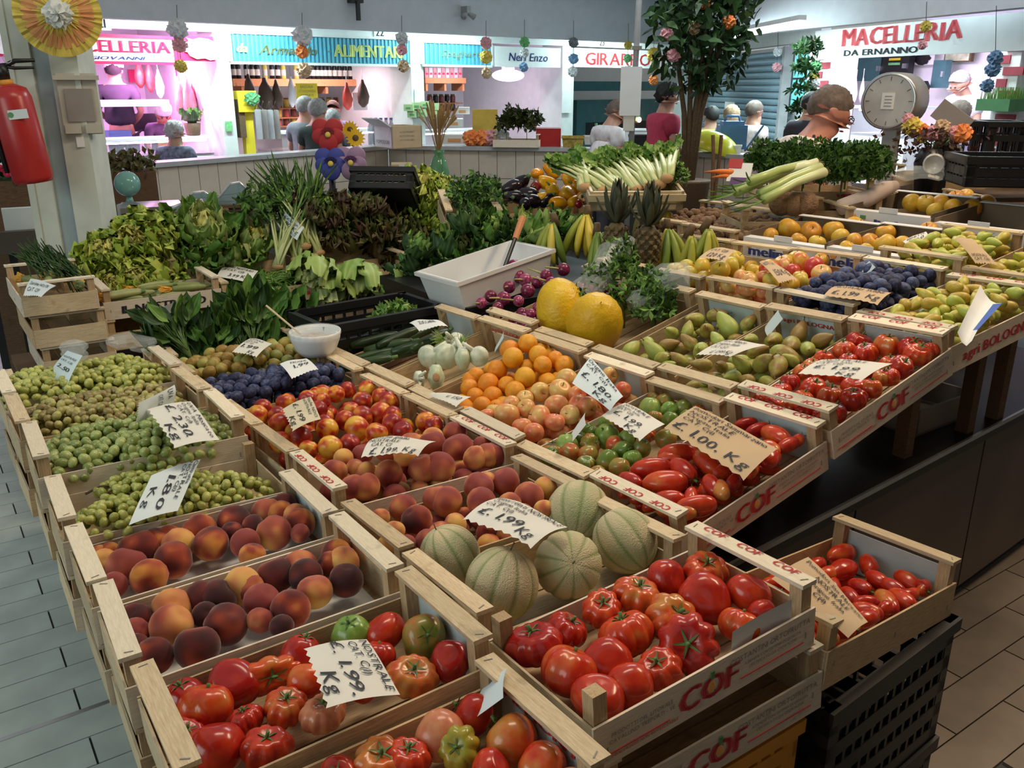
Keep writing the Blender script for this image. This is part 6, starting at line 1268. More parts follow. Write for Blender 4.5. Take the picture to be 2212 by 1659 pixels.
pansy(757, 350, 66, (.34,.22,.38), (.08,.02,.12), 'lilac foam pansy beside the blue one', 'dark bottle under the lilac pansy', 5.15)
def sunfl(x, y, r, d, lab):
    P = pd(x, y, d); t = thing('sunflower', lab, 'flower', T(P) @ look(P), 'yellow cloth sunflowers'); s = scl(P, r); K.setdefault('sunp', plain('yellow_petal', (.8,.52,.02), .6, var=.15))
    me = MB().add([(-.12,.3,0),(0,.2,.0),(.12,.3,0),(.16,.65,.05),(0,1,0),(-.16,.65,.05)], [(0,1,2,3,4,5)]).mesh('petal', K['sunp'])
    for i in range(15): ob('petal', me, t, RZ(i*2*pi/15) @ SC(s))
    MB().ell((0,0,0),(s*.32,s*.32,s*.14)).build('disc', K['brownstem'], t, None, True)
    MB().tube([(0,0,-.01),(.03,-.2,-.1),(.03,-.62,-.3)], .006, 5).build('stalk', K['stem'], t)
sunfl(756, 280, 20, 5.3, 'yellow sunflower higher on the cane'); sunfl(768, 298, 22, 5.25, 'yellow sunflower lower on the cane')
# green demijohn, small white bowl, tilted black crate, round handle
K['gglass'] = clear('green_glass', (.03,.32,.12), .55, .05)
P = pd(785, 440, 5.0); t = thing('demijohn', 'green glass demijohn behind the tilted black crate', 'bottle', T(P)); MB().lathe([(.07,-.1),(.12,-.02),(.1,.06),(.03,.12),(.02,.16),(.024,.19)], 20).build('glass', K['gglass'], t, None, True); MB().lathe([(.026,.17),(.026,.2)], 12).build('collar', K['grink'], t, None, True)
P = pd(652, 425, 5.0); t = thing('white_bowl', 'small white bowl behind the chicory', 'bowl', T(P)); MB().lathe([(.025,-.04),(.045,-.01),(.05,.03),(.046,.03),(.03,-.03)], 18).build('bowl', K['white'], t, None, True)
P = pd(835, 432, 4.85); pcrate(T(P) @ RZ(R(-8)) @ RX(R(-38)) @ T((0,.0,-.02)), .34, .3, .13, K['black'], 'black plastic crate tilted on end behind the lettuces', 9)
# black crate with peppers, white tub, wrapped bowl
c0 = L2(pz(828, 690, -.85)); M = FR @ T((1.42, 3.05, CAMZ-.97)) @ RZ(R(4)); pcrate(M, .52, .3, .15, K['black'], 'black plastic crate of small green peppers beside the zucchini', 10)
TB = FR @ T((1.95, 2.98, .905)) @ RZ(R(6)) @ RY(R(-8)); t = thing('white_tub', 'white plastic tub of dark olives with a scoop', 'tub', TB)
def trayshell(t, L, Wd, H, mat, th=.006):
    f = lambda k: [(-L/2*k,-Wd/2*k),(L/2*k,-Wd/2*k),(L/2*k,Wd/2*k),(-L/2*k,Wd/2*k)]
    a, b = f(.88), f(1); vs = [(x,y,0) for x,y in a]+[(x,y,H) for x,y in b]+[(x*1.05,y*1.06,H) for x,y in b]+[(x*1.05,y*1.06,H-.015) for x,y in b]+[(x*.97,y*.97,H) for x,y in b]+[(x*.97,y*.97,th) for x,y in a]
    q = lambda i, j: [(i*4+k, i*4+(k+1) % 4, j*4+(k+1) % 4, j*4+k) for k in range(4)]
    MB().add(vs, q(0,1)+q(1,2)+q(2,3)+q(4,5)+q(2,4)+[(0,3,2,1),(20,21,22,23)]).build('shell', mat, t)
trayshell(t, .5, .27, .14, K['white'])
for s_, z_, hh in (('OLIVE', .085, .016), ('kg 2,5 prodotto italiano', .06, .006)): letter('tub_print', s_, K['greyink'], hh, t, T((-.243+.028*(1-z_/.14), 0, z_)) @ RZ(-pi/2) @ UPR @ RX(-.11))
K['olive'] = fruit('black_olive', [(.3,(.01,.008,.012)),(.7,(.04,.025,.035))], 3, .25, 0, .5)
for i in range(46): P = TB @ V3((rng.uniform(-.19,.12), rng.uniform(-.1,.02), .02+rng.uniform(0,.025))); put('olive', 'olive', 'plum', 'olive', P, .0105, 'black olive in the white plastic tub', 'black olives', rot(1, rng))
P = TB @ V3((.05, -.02, .05)); t = thing('scoop', 'black scoop with wooden handle standing in the tub', 'scoop', T(P) @ FR.to_3x3().to_4x4() @ RZ(.5) @ RY(.75)); MB().tube([(0,0,0),(0,0,.2)], .009, 8).build('shaft', K['black'], t); MB().tube([(0,0,.2),(0,0,.31)], [.013,.016], 8).build('handle', K['shelfw'], t); MB().lathe([(.005,.02),(.03,.0),(.036,-.04),(.032,-.04),(.02,-.005)], 14).build('cup', K['black'], t, None, True)
P = CM['BP'] @ V3((.2,.13,.0)); BW = T(P+V3((0,0,.0))); t = thing('wrapped_bowl', 'white fluted bowl covered with clear film on the crate bars', 'bowl', BW)
def flute(th, ph): return None
mb = MB(); n = 40
for k, (r, z) in enumerate(((.055,0),(.07,.02),(.085,.06),(.09,.085),(.086,.085),(.08,.06),(.06,.02))):
    mb.v += [(r*(1+(.025*cos(20*2*pi*j/n) if k in (1,2) else 0))*cos(2*pi*j/n), r*(1+(.025*cos(20*2*pi*j/n) if k in (1,2) else 0))*sin(2*pi*j/n), z) for j in range(n)]
mb.f = [(i*n+j, i*n+(j+1) % n, (i+1)*n+(j+1) % n, (i+1)*n+j) for i in range(6) for j in range(n)]+[tuple(range(n))[::-1], tuple(6*n+j for j in range(n))]; mb.m = [0]*len(mb.f)
mb.build('bowl', K['white'], t, None, True); MB().lathe([(.001,.079),(.04,.082),(.088,.089),(.092,.075)], 22).build('film', K['cello'], t, None, True)
MB().ell((0,0,.05),(.07,.07,.018)).build('salted_seeds', plain('pale_seeds', (.55,.42,.3), .8, var=.5, sc=90), t, None, True)
MB().tube([(-.05,0,.07),(-.18,.06,.16)], .0035, 6).build('wooden_stick', K['woody'], t)
# cream basket under the celery, carrots, packet, pitchfork handle
P = pd(1362, 428, 4.1); K['cream'] = plain('cream_plastic', (.6,.5,.32), .5); pcrate(T(P-V3((0,0,.01))) @ RZ(R(4)) @ RX(R(12)), .42, .28, .075, K['cream'], 'cream plastic basket holding the celery', 20)
K['carrot'] = plain('carrot_skin', (.78,.2,.03), .5, var=.2, sc=30)
for i, (x, y) in enumerate(((1553,372),(1566,382))): P = pd(x, y, 4.4); o = MB().tube([(-.07,0,0),(0,0,.004),(.06,0,0),(.075,0,0)], [.003,.011,.015,.008], 10).build('carrot', K['carrot'], None, T(P) @ RZ(.3*i), True); tag(o, 'orange carrot beside the red and purple packet', 'carrot', 'carrots')
P = pd(1600, 372, 4.4); t = thing('seed_packet', 'red white and purple packet beside the carrots', 'packet', T(P) @ yawto(P) @ RZ(-.2) @ RX(-.6)); bx('white_face', K['paper'], -.06, .05, 0, .004, -.05, .05, t); bx('red_flap', K['fire'], -.065, .0, -.003, .001, .02, .07, t); bx('purple_band', plain('purple_print', (.09,.03,.16), .5), -.04, .07, -.004, .0, -.07, -.03, t)
for i, x in enumerate((1538, 1548)): P = pd(x, 375, 4.9); o = MB().tube([(0,0,-P.z),(.004,0,.1),(0,0,.2)], .01, 7).build('wooden_stake', K['darkw'], None, T(P) @ RY(.1*i-.05)); tag(o, 'dark wooden stake standing before the yellow dome', 'stake', 'wooden stakes')
# crates, scoops, sacks and black crates at the right
for x, y, d, lab in ((1850, 418, 4.35, 'open crate with red chillies behind the golden apples'), (1975, 415, 4.45, 'open crate with bagged nuts and scoops'), (2010, 350, 5.4, 'far wooden crate beside the bouquet'), (2190, 340, 5.2, 'far wooden crate at the edge by the black crates'), (1700, 440, 4.05, 'open crate of coconuts beside the leeks')):
    P = pd(x, y, d); crate(T(P) @ RZ(R(5)), lab)
for i in range(3): P = pd(1690+26*i, 425, 4.05); o = ob('coconut', fmesh('ball', 'walnut'), None, T(P-V3((0,0,.03))) @ SC(.055)); tag(o, 'brown coconut in the crate beside the leeks', 'coconut', 'coconuts')
K['chili'] = plain('red_chili', (.4,.02,.02), .3)
for i in range(9): P = pd(1815+6*i, 396+rng.uniform(0,5), 4.3); o = MB().tube([(-.04,0,0),(0,.006,.006),(.04,0,0)], [.002,.006,.004], 7).build('chili_pepper', K['chili'], None, T(P-V3((0,0,.05))) @ RZ(rng.uniform(0,3)), True); tag(o, 'dried red chili in the open crate', 'chili', 'red chillies')
P = pu(1870, 430, 3.5); o = MB().tube([(-.13,0,-.03),(0,0,.0),(.1,0,.04),(.16,0,.055)], [.035,.04,.036,.02], 14).build('wrapped_roll', plain('pale_pink_paper', (.66,.52,.46), .7), None, T(P) @ RZ(R(20)), True); tag(o, 'pale pink paper roll leaning over the cartons', 'paper roll')
for i, (x, y, a, lab) in enumerate(((1866, 345, .5, 'clear plastic scoop standing up beside the parsley'), (2030, 362, -1.0, 'clear plastic scoop lying on the bags'))):
    P = pd(x, y, 4.3); t = thing('plastic_scoop', lab, 'scoop', T(P) @ yawto(P) @ RY(a)); K.setdefault('scoopm', clear('milky_plastic', (.75,.72,.68), .5, .2))
    MB().lathe([(.004,.0),(.035,.01),(.045,.04),(.04,.07),(.037,.07),(.04,.04)], 18, RX(pi/2)).build('cup', K['scoopm'], t, T((0,.02,.03)), True); MB().tube([(0,0,-.01),(.01,0,-.11)], [.01,.008], 8).build('handle', K['scoopm'], t, None, True)
bag([pd(1930, 372, 4.3), pd(2060, 375, 4.3)], .05, 'crumpled clear bag lying over the open crates', 8)
for i, (x, y, d, L_, lab) in enumerate(((2170, 398, 4.2, .4, 'low black plastic crate behind the far cartons'), (2110, 325, 6.0, .4, 'black plastic crate in the stack behind the bouquet'), (2190, 318, 6.0, .4, 'black plastic crate at the edge of the far stack'))): P = pd(x, y, d); P.z = P.z if i == 0 else 1.172; pcrate(T(P) @ RZ(R(-10)), L_, .3, .12 if i == 0 else .36, K['black'], lab, 9)
# dial scale
P = pd(1935, 218, 5.2); t = thing('dial_scale', 'grey round dial scale with a paper note', 'scale', T(P) @ yawto(P) @ RZ(-.35)); K['grey'] = plain('grey_enamel', (.36,.36,.37), .4, .2)
MB().lathe([(.13,-.09),(.14,-.085),(.142,.08),(.135,.095)], 32).build('drum', K['grey'], t, RX(pi/2), True); MB().lathe([(.128,.0),(.128,.003)], 32).build('dial_face', plain('dial_white', (.5,.5,.5), .4), t, T((0,-.096,0)) @ RX(pi/2)); MB().lathe([(.128,0),(.142,.006),(.142,.012),(.13,.012)], 32, None, False).build('bezel', K['steel'], t, T((0,-.092,0)) @ RX(pi/2), True)
bx('note', K['paper'], -.035, .03, -.104, -.1, -.04, .04, t)
for i in range(4): bx('note_line', K['greyink'], -.02, .018, -.1055, -.104, .022-.016*i, .026-.016*i, t)
for i in range(12): a = i*pi/6; bx('tick', K['ink'], -.001, .001, -.1015, -.0995, .1, .12, t, RY(a))
bx('column', K['grey'], -.035, .035, -.03, .04, -.42, -.13, t); bx('pedestal', K['steel'], -.13, .13, -.12, .12, -.46, -.42, t)
P = pd(2050, 262, 5.1); t = thing('scale_pan', 'dark sloping scale pan beside the round dial', 'scale', T(P) @ yawto(P)); bx('pan', K['greyp'], -.09, .09, -.02, .1, -.03, .07, t, RY(.6)); bx('pan_edge', K['grey'], .0, .16, -.03, -.01, -.06, -.02, t, RY(.9)); bx('support', K['black'], -.03, .03, 0, .06, -.35, 0, t)
# bouquet
P = pd(2010, 330, 4.9); t = thing('bouquet', 'bouquet of orange pink and lilac cloth flowers before the scale', 'flowers', T(P)); rg = random.Random(5)
MB().lathe([(.05,-.19),(.07,-.05),(.05,.02)], 14).build('vase', K['black'], t, None, True)
for i, (x, y, c, r) in enumerate(((1970,272,'y',24),(1962,258,'p',16),(2015,288,'p',20),(2035,275,'t',20),(2062,285,'p',16),(2078,288,'o',24),(1992,280,'o',16),(1990,300,'y',12))): q = pd(x, y, 4.9)-P; fluff(K['pom_'+c], scl(P, r)*.75, i+50, 'bloom', t, T(q)); MB().tube([(0,0,0), q], .003, 4).build('stalk', K['stem'], t)
mb = MB()
for i in range(240): mb.add([(0,0,0),(-.3,.5,.1),(0,1,0),(.3,.5,.1)], [(0,1,2,3)], T((rg.gauss(0,.11), rg.gauss(0,.06), rg.uniform(-.03,.12))) @ rot(1.2, rg) @ SC(.035))
tag(mb.build('foliage', K['lf_red'], t), kind='stuff')
# ---- things on the low wall (ledge at -.62 from the lens)
def lbox(name, label, cat, x0, x1, y0, y1, mat, depth=.3, rz=0, zr=-.62):
    P = pz((x0+x1)/2, y1, zr); w_, h_ = scl(P, x1-x0), scl(P, y1-y0); t = thing(name, label, cat, T(P+V3((0,.08,0))) @ yawto(P) @ RZ(rz)); return t, w_, h_
t, w_, h_ = lbox('moving_box', 'open white and brown cardboard box on the low wall', 'box', 832, 925, 275, 322, 'kraft', rz=.5)
for a, m in (((-w_*.4, w_*.4, 0, .012, 0, h_), 'kraft'), ((-w_*.4, -w_*.4+.012, 0, .4, 0, h_), 'ctw'), ((w_*.4-.012, w_*.4, 0, .4, 0, h_), 'kraft'), ((-w_*.4, w_*.4, .39, .4, 0, h_), 'kraft'), ((-w_*.4, w_*.4, 0, .4, 0, .01), 'kraft')): bx('side', K[m], *a, t)
bx('flap', K['ctw'], 0, .16, 0, .4, 0, .01, t, T((-w_*.4,0,h_)) @ RY(-2.6)); bx('flap', K['kraft'], -w_*.4, w_*.4, 0, .01, -.12, 0, t, T((0,0,h_)) @ RX(.5))
letter('box_print', 'POMODORI', K['greyink'], .04, t, T((-w_*.4-.002,.2,h_*.2)) @ RZ(-pi/2) @ UPR, width=.3)
for i in range(3): letter('box_print', 'ALTO FRAGILE', K['greyink'], .018, t, T((0,-.002,h_*(.35+.18*i))) @ UPR, width=w_*.4)
t, w_, h_ = lbox('small_box', 'brown cardboard box standing on the shelf below the low wall', 'box', 845, 890, 358, 400, 'kraft', zr=-.95); bx('carton', K['kraft'], -w_/2, w_/2, 0, .3, 0, h_, t); bx('tape', K['card'], -.03, .03, -.003, 0, 0, h_, t)
t, w_, h_ = lbox('red_box', 'red open box on the low wall beside the crate plant', 'box', 1158, 1212, 280, 318, 'fire'); bx('carton', K['fire'], -w_/2, w_/2, 0, .3, 0, h_, t); bx('flap', K['fire'], -.12, 0, 0, .3, 0, .01, t, T((-w_/2,0,h_)) @ RY(.5))
P = pz(1118, 318, -.62); crate(T(P+V3((0,.1,CH))) @ RZ(R(-8)), 'small wooden crate with a dry plant on the low wall', pale=1)
foliage('dry_plant', [pz(1118, 318, -.62)+V3((dx,.1,.2+dz)) for dx, dz in ((-.12,0),(0,.06),(.1,0),(.15,.05),(-.05,.1))], .13, 260, ['olive','olive'], 'dry olive green plant in the small crate', 'plant', .06, 11)
for i, (x0, x1, y0, y1) in enumerate(((955,1012,292,312),(962,1000,278,293),(985,1015,266,280))):
    t, w_, h_ = lbox('egg_carton', 'pale printed carton stacked on the low wall: '+['bottom','middle','top'][i], 'carton', x0, x1, y0, y1, 'card'); t.location.z = LW[1].z+.11*i; bx('carton', K['card'], -w_/2, w_/2, 0, .3, 0, .1, t); bx('print_band', K['roso'], -w_*.3, w_*.2, -.003, 0, .02, .06, t)
t, w_, h_ = lbox('yellow_tray', 'mustard yellow board behind the snack bags', 'board', 1020, 1075, 262, 292, 'gold'); bx('board', plain('mustard', (.5,.3,.04), .6), -w_/2, w_/2, .1, .13, 0, h_+.14, t)
for i, (x, c) in enumerate(((1018,'o'),(1040,'o'),(1060,'p'),(1082,'w'))): P = pz(x, 316, -.62); o = fluff(K['pom_'+c], .09, 70+i, 'snack_bag', None, T(P+V3((0,.1,.08))) @ SC(1,1,.9)); tag(o, 'filled '+{'o':'orange','p':'pink','w':'white'}[c]+' snack bag on the low wall'+(' next to the cartons' if i == 0 else ''), 'bag', 'snack bags')
t, w_, h_ = lbox('wicker_tray', 'yellow woven tray beside the red box', 'tray', 1215, 1262, 296, 318, 'gold'); trayshell(t, w_, .3, h_, plain('woven_straw', (.42,.3,.06), .8, var=.4, sc=40))
for i, (x0, x1, y0, y1, m, lab) in enumerate(((1262,1318,295,312,'scoopm','milky shallow tray on the counter'), (1320,1400,280,308,'white','white open tub before the grey pole'))):
    t, w_, h_ = lbox('food_tub', lab, 'tub', x0, x1, y0, y1, m); trayshell(t, w_, .3, h_, K[m])
for i, (x, c) in enumerate(((1289,'gglass'),(1310,'glass'))): P = pz(x, 312, -.62); t = thing('water_bottle', ['small green bottle beside the milky tray','clear bottle beside the milky tray'][i], 'bottle', T(P+V3((0,.15,0)))); MB().lathe([(.035,0),(.038,.02),(.038,.13),(.015,.18),(.014,.21)], 12).build('bottle', K[c], t, None, True); MB().lathe([(.016,.2),(.016,.225)], 10).build('cap', K['grink'] if i == 0 else K['white'], t)
t, w_, h_ = lbox('black_case', 'shiny black case on the counter before the paper stack', 'case', 1360, 1440, 296, 328, 'black'); bx('body', plain('gloss_black', (.01,.01,.012), .1), -w_/2, w_/2, 0, .35, 0, h_, t, RX(-.12)); bx('lid', K['black'], -w_/2-.01, w_/2+.01, -.01, .36, h_, h_+.015, t, RX(-.12))
t = thing('paper_stack', 'stack of white wrapping paper beside the yellow dome', 'paper', T(pz(1450, 326, -.62)+V3((0,.1,0)))); rg = random.Random(8)
for i in range(9): bx('sheet', K['paper'], -.24, .24, -.14, .14, .012*i, .012*i+.008, t, RZ(rg.uniform(-.2,.2)))
P = pz(1540, 330, -.62); t = thing('yellow_dome', 'translucent yellow domed cover', 'cover', T(P+V3((0,.0,0))) @ RY(.35)); MB().ell((0,0,0),(.27,.2,.2),24,10,None,lambda th,ph:(sin(ph/2)*cos(th), sin(ph/2)*sin(th), cos(ph/2))).build('dome', plain('acid_yellow', (.62,.62,.03), .2), t, None, True); MB().lathe([(.25,.0),(.27,.0)], 20, None, False).build('rim', K['rosy'], t)
P = pz(1590, 325, -.62); t = thing('blue_canister', 'blue plastic canister behind the yellow dome', 'canister', T(P+V3((0,.25,0)))); K['bluep'] = plain('blue_plastic', (.07,.17,.34), .4); bx('body', K['bluep'], -.14, .14, -.1, .1, 0, .24, t); bx('shoulder', K['bluep'], -.11, .11, -.08, .08, .24, .28, t); MB().tube([(-.08,0,.28),(-.06,0,.33),(.06,0,.33),(.08,0,.28)], .014, 8).build('handle', K['bluep'], t, None, True); MB().tube([(.14,-.05,-.02),(.3,-.1,.24)], [.012,.012], 6).build('brush_pole', K['bluep'], t)
t, w_, h_ = lbox('white_tub', 'white tub at the end of the yellow dome', 'tub', 1570, 1605, 315, 332, 'white'); trayshell(t, w_, .15, h_, K['white'])
# sheaf of wheat in a dark vase, water packs
P = pd(948, 372, 6.2); t = thing('wheat_sheaf', 'dry wheat sheaf in a dark vase', 'flowers', T(P)); MB().lathe([(.05,-.1),(.075,0),(.05,.08),(.03,.12),(.045,.15)], 16).build('vase', K['gglass'], t, None, True); K['straw'] = plain('dry_straw', (.42,.27,.11), .8, var=.2); mb = MB(); rg = random.Random(4); bx('pedestal', K['panelb'], -.1, .1, -.1, .1, -t.location.z, -.1, t)
for i in range(70): a, b = rg.gauss(0,.045), rg.gauss(0,.04); mb.tube([(0,0,.1),(a*.5,b*.5,.28),(a*1.3,b*1.3,.42+rg.uniform(-.06,.06))], [.0015,.0015,.005], 4)
tag(mb.build('ears', K['straw'], t), kind='stuff')
for i in range(5):
    P = pz(800+11*i, 314, -.62); t = thing('mineral_water', 'clear water bottle in the row behind the cardboard box', 'bottle', T(P+V3((0,.12,0))), 'row of water bottles'); MB().lathe([(.04,0),(.042,.02),(.042,.18),(.018,.24),(.016,.27)], 12).build('bottle', K['film'], t, None, True); MB().lathe([(.018,.27),(.018,.29)], 10).build('cap', K['bluep'], t)
# ---- tree in a pot, pole with white sheet
P = pd(1492, 300, 8.2); t = thing('potted_tree', 'potted ficus tree with hanging cloth fruit before the shutter', 'tree', T((P.x, P.y, 0)))
MB().lathe([(.16,.55),(.2,.9),(.21,.92),(.18,.92)], 16).build('pot', K['darkw'], t, None, True); rg = random.Random(9); tips = []
for i, (dx, h) in enumerate(((-.14,2.3),(-.04,2.6),(.05,2.8),(.16,2.5),(.1,2.2))):
    MB().tube([(dx*.2,0,.9),(dx*.5,.02,1.5),(dx*1.2,0,2.0),(dx*2.2,.03,h)], [.028,.024,.018,.008], 7).build('trunk', K['brownstem'], t, None, True)
LFM = MB().add([(0,0,0),(-.22,.35,.06),(-.12,.75,.05),(0,1,-.05),(.12,.75,.05),(.22,.35,.06)], [(0,1,2,3,4,5)]).mesh('leaf', K['lf_dark']); mb = MB()
def tleaf():
    while True:
        x, y, z = rg.uniform(-1,1), rg.uniform(-1,1), rg.uniform(-1,1); r = x*x+y*y+z*z
        if r < 1 and r > .12: break
    return T((.05+x*.4*(1.1-.2*z), y*.35, 2.36+z*.72)) @ rot(1.3, rg) @ SC(rg.uniform(.09,.16))
for i in range(300): ob('leaf', LFM, t, tleaf())
for i in range(1000): mb.add([tuple(v.co) for v in LFM.vertices], [(0,1,2,3,4,5)], tleaf())
tag(mb.build('leaf_mass', K['lf_dark'], t), kind='stuff')
for i, (x, y, c) in enumerate(((1575,48,'o'),(1455,120,'p'),(1500,60,'t'),(1520,5,'o'),(1440,75,'p'))): fluff(K['pom_'+c], .05, i+90, 'cloth_fruit', t, T(pd(x, y, 8.0)-V3((P.x, P.y, 0))))
P = pd(1360, 300, 7.6); t = thing('grey_pole', 'thin grey metal pole rising from the counter', 'pole', T((P.x, P.y, 0)) @ RY(.012)); MB().tube([(0,0,0),(0,0,4.2)], .024, 10).build('pole', K['grey'], t, None, True); bx('clip', K['steel'], -.04, .04, -.03, 0, 2.0, 2.03, t)
P = pd(1360, 250, 7.55); t = thing('white_sheet_board', 'white plastic sheet hung on the grey pole', 'sheet', T(P) @ yawto(P)); bx('sheet', K['white'], -.085, .085, -.01, -.004, -.0, .38, t); bx('lower_sheet', K['card'], -.05, .04, -.004, .0, -.12, 0, t)
# camera on the fascia, bracket
P = PB.pt(1010, 28, -1.05); t = thing('security_lamp', 'small twin spotlight on the fascia', 'lamp', T(P) @ RZ(R(40))); bx('mount', K['grey'], -.03, .03, -.03, .1, .0, .08, t)
for s in (-1, 1): MB().tube([(0,0,0),(s*.09,-.03,-.05)], [.02,.04], 10).build('spot_head', K['grey'], t, None, True)
P = PB.pt(773, 14, -1.05); t = thing('wall_bracket', 'dark iron bracket on the fascia', 'bracket', T(P) @ RZ(R(40))); bx('plate', K['black'], -.08, .08, 0, .1, .04, .08, t); bx('stem', K['black'], -.02, .02, -.02, .02, -.15, .06, t)

rt = thing('rear_table', 'dark table behind the seller carrying scale and bouquet', 'table', FR); bx('table_top', K['darkw'], 4.25, 6.2, 1.3, 3.3, 1.13, 1.17, rt)
for a, b in ((4.3, 1.4), (6.1, 1.4), (4.3, 3.2), (6.1, 3.2)): bx('leg', K['darkw'], a-.03, a+.03, b-.03, b+.03, 0, 1.13, rt)

for x, y, d, zt, w_, lab in ((652, 425, 5.0, pd(652, 425, 5.0).z-.04, .1, 'brown box under the small white bowl'), (420, 440, 5.0, pd(420, 440, 5.0).z-.03, .16, 'brown box under the film-wrapped basket'), (500, 425, 5.1, pd(500, 425, 5.1).z-.035, .16, 'brown box under the tall wrapped basket'), (735, 425, 5.2, pd(735, 425, 5.2).z-.17, .3, 'brown display box under the bottles and pansies')):
    P = pd(x, y, d); t = thing('display_box', lab, 'box', T((P.x, P.y, 0)) @ yawto(P)); bx('carcass', K['panelb'], -w_, w_, -.08, .12, .474, zt-.015, t); bx('lid', K['darkw'], -w_-.01, w_+.01, -.09, .13, zt-.015, zt, t)
# ================================================================ INSIDE THE SHOPS
def pt(P, name, label, cat, x0, y0, x1, y1, off, mat, th=.05, part='panel', group=None):
    a, b, c, d = P.rect(x0, y0, x1, y1, off); t = thing(name, label, cat, P.M @ T(((a+b)/2, off, c)), group); w_, h_ = b-a, d-c
    bx(part, K[mat] if isinstance(mat, str) else mat, -w_/2, w_/2, 0, th, 0, h_, t); return t, w_, h_
K['meat'] = plain('raw_meat', (.5,.1,.08), .35, var=.45, sc=9); K['fat'] = plain('pale_meat', (.62,.36,.32), .4, var=.3, sc=8); K['ham'] = plain('cured_ham', (.09,.05,.035), .6, var=.3, sc=12); K['hamr'] = plain('red_ham_bag', (.6,.06,.04), .35, var=.2)
K['apg'] = plain('dark_green_cloth', (.02,.07,.07), .8); K['cloth'] = plain('white_cloth', (.76,.74,.78), .8); K['ywsign'] = plain('yellow_poster', (.8,.62,.03), .6, var=.03); K['jar'] = plain('jar_red_brown', (.22,.06,.04), .25, var=.5, sc=20); K['tealp'] = plain('teal_metal', (.08,.2,.22), .35, .4)
def case(P, x0, x1, y0, y1, off, label, lit):
    a, b, c, d = P.rect(x0, y0, x1, y1, off); t = thing('glass_counter', label, 'counter', P.M @ T(((a+b)/2, off, 0))); w_ = b-a
    bx('base', K['shopw'], -w_/2, w_/2, 0, .8, 0, c+.02, t); bx('tray_deck', K['steel'], -w_/2, w_/2, 0, .75, c+.02, c+.05, t); bx('front_glass', K['glass'], -w_/2, w_/2, 0, .01, c+.05, d, t); bx('top_shelf', K['white'], -w_/2, w_/2, -.02, .4, d, d+.03, t)
    MB().tube([(-w_*.45,.05,d-.02),(w_*.45,.05,d-.02)], .012, 6).build('case_tube', K[lit], t); return t, w_, c+.05
t, w_, z = case(PB, 218, 462, 303, 345, .15, 'lit glass meat counter of the pink butcher shop', 'pinktube')
for i in range(7): M = t.matrix_local @ T((-w_*.42+w_*.14*i, .3+.1*(i % 2), z+.03)); o = fluff(K['meat'] if i % 2 else K['fat'], .1, i+200, 'meat_cut', None, M @ SC(1.2,1,.4)); tag(o, 'cut of '+('dark' if i % 2 else 'pale')+' meat in the pink butcher counter', 'meat', 'meat in the pink counter')
def hang(P, name, label, cat, x, y0, y1, wpx, off, mat, group=None, flat=.7, hook=True):
    A = P.pt(x, y0, off); B = P.pt(x, y1, off); h = A.z-B.z; w_ = scl(A, wpx); t = thing(name, label, cat, T(A), group)
    if hook: MB().tube([(0,0,.12),(0,0,0)], .006, 5).build('hook', K['steel'], t)
    MB().tube([(0,0,0),(.01*w_,0,-h*.12),(0,0,-h*.3),(.04*w_,0,-h*.6),(0,0,-h*.85),(0,0,-h)], [w_*.14,w_*.22,w_*.48,w_*.68,w_*.56,w_*.16], 12, flat=flat).build('piece', K[mat] if isinstance(mat, str) else mat, t, None, True); return t
bx1 = thing('meat_rail', 'steel rail with hooks in the pink butcher shop', 'rail', PB.at(330, 128, 1.4)); MB().tube([(-1.2,0,0),(1.5,0,0)], .012, 6).build('rail', K['steel'], bx1)
for i, (x, y0, y1, w0, off, m, lab) in enumerate(((297,130,190,22,1.4,'meat','dark red side of meat hanging before the red panel'),(318,130,200,20,1.35,'meat','long red side of meat beside the hanging apron'),(387,175,250,30,.8,'fat','pale quarter of meat with white fat'),(402,170,262,32,.75,'fat','large marbled quarter beside the green aprons'),(413,180,240,18,.8,'meat','narrow reddish joint beside the green aprons'))): hang(PB, 'hanging_meat', lab, 'meat', x, y0, y1, w0, off, m, 'hanging meat')
for i, (x, lab) in enumerate(((425, 'dark green apron hanging next to the meat'), (437, 'dark green apron hanging next to the frame'))): hang(PB, 'apron', lab, 'apron', x, 178, 232, 16, .8, 'apg', 'green aprons', .25)
hang(PB, 'white_apron', 'white apron hanging over the butcher counter', 'apron', 340, 150, 212, 30, 1.2, 'cloth', None, .3)
pt(PB, 'red_board', 'red board above the hanging quarters', 'panel', 380, 140, 440, 164, 1.3, 'pinkred', .02); pt(PB, 'red_board', 'red board behind the dark red side of meat', 'panel', 278, 150, 300, 178, 2.5, 'pinkred', .02)
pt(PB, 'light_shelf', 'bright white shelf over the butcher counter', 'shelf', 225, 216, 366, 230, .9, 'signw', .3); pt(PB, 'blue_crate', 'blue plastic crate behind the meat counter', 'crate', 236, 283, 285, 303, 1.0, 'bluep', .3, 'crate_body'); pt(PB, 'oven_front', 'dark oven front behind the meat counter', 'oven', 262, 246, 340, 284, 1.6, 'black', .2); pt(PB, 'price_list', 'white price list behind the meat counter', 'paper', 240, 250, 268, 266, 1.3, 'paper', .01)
P = PB.pt(418, 292, .3); t = thing('potted_plant', 'green leafy plant in a pot on the meat counter', 'plant', T(P)); MB().lathe([(.08,0),(.1,.14)], 12).build('pot', K['brownstem'], t, None, True)
for i in range(14): ob('leaf', lmesh('green' if i % 3 else 'dark', 'broad', i % 3), t, T((0,0,.13)) @ RZ(i*2.4) @ RX(1.2-.06*i) @ SC(.95+.03*i))
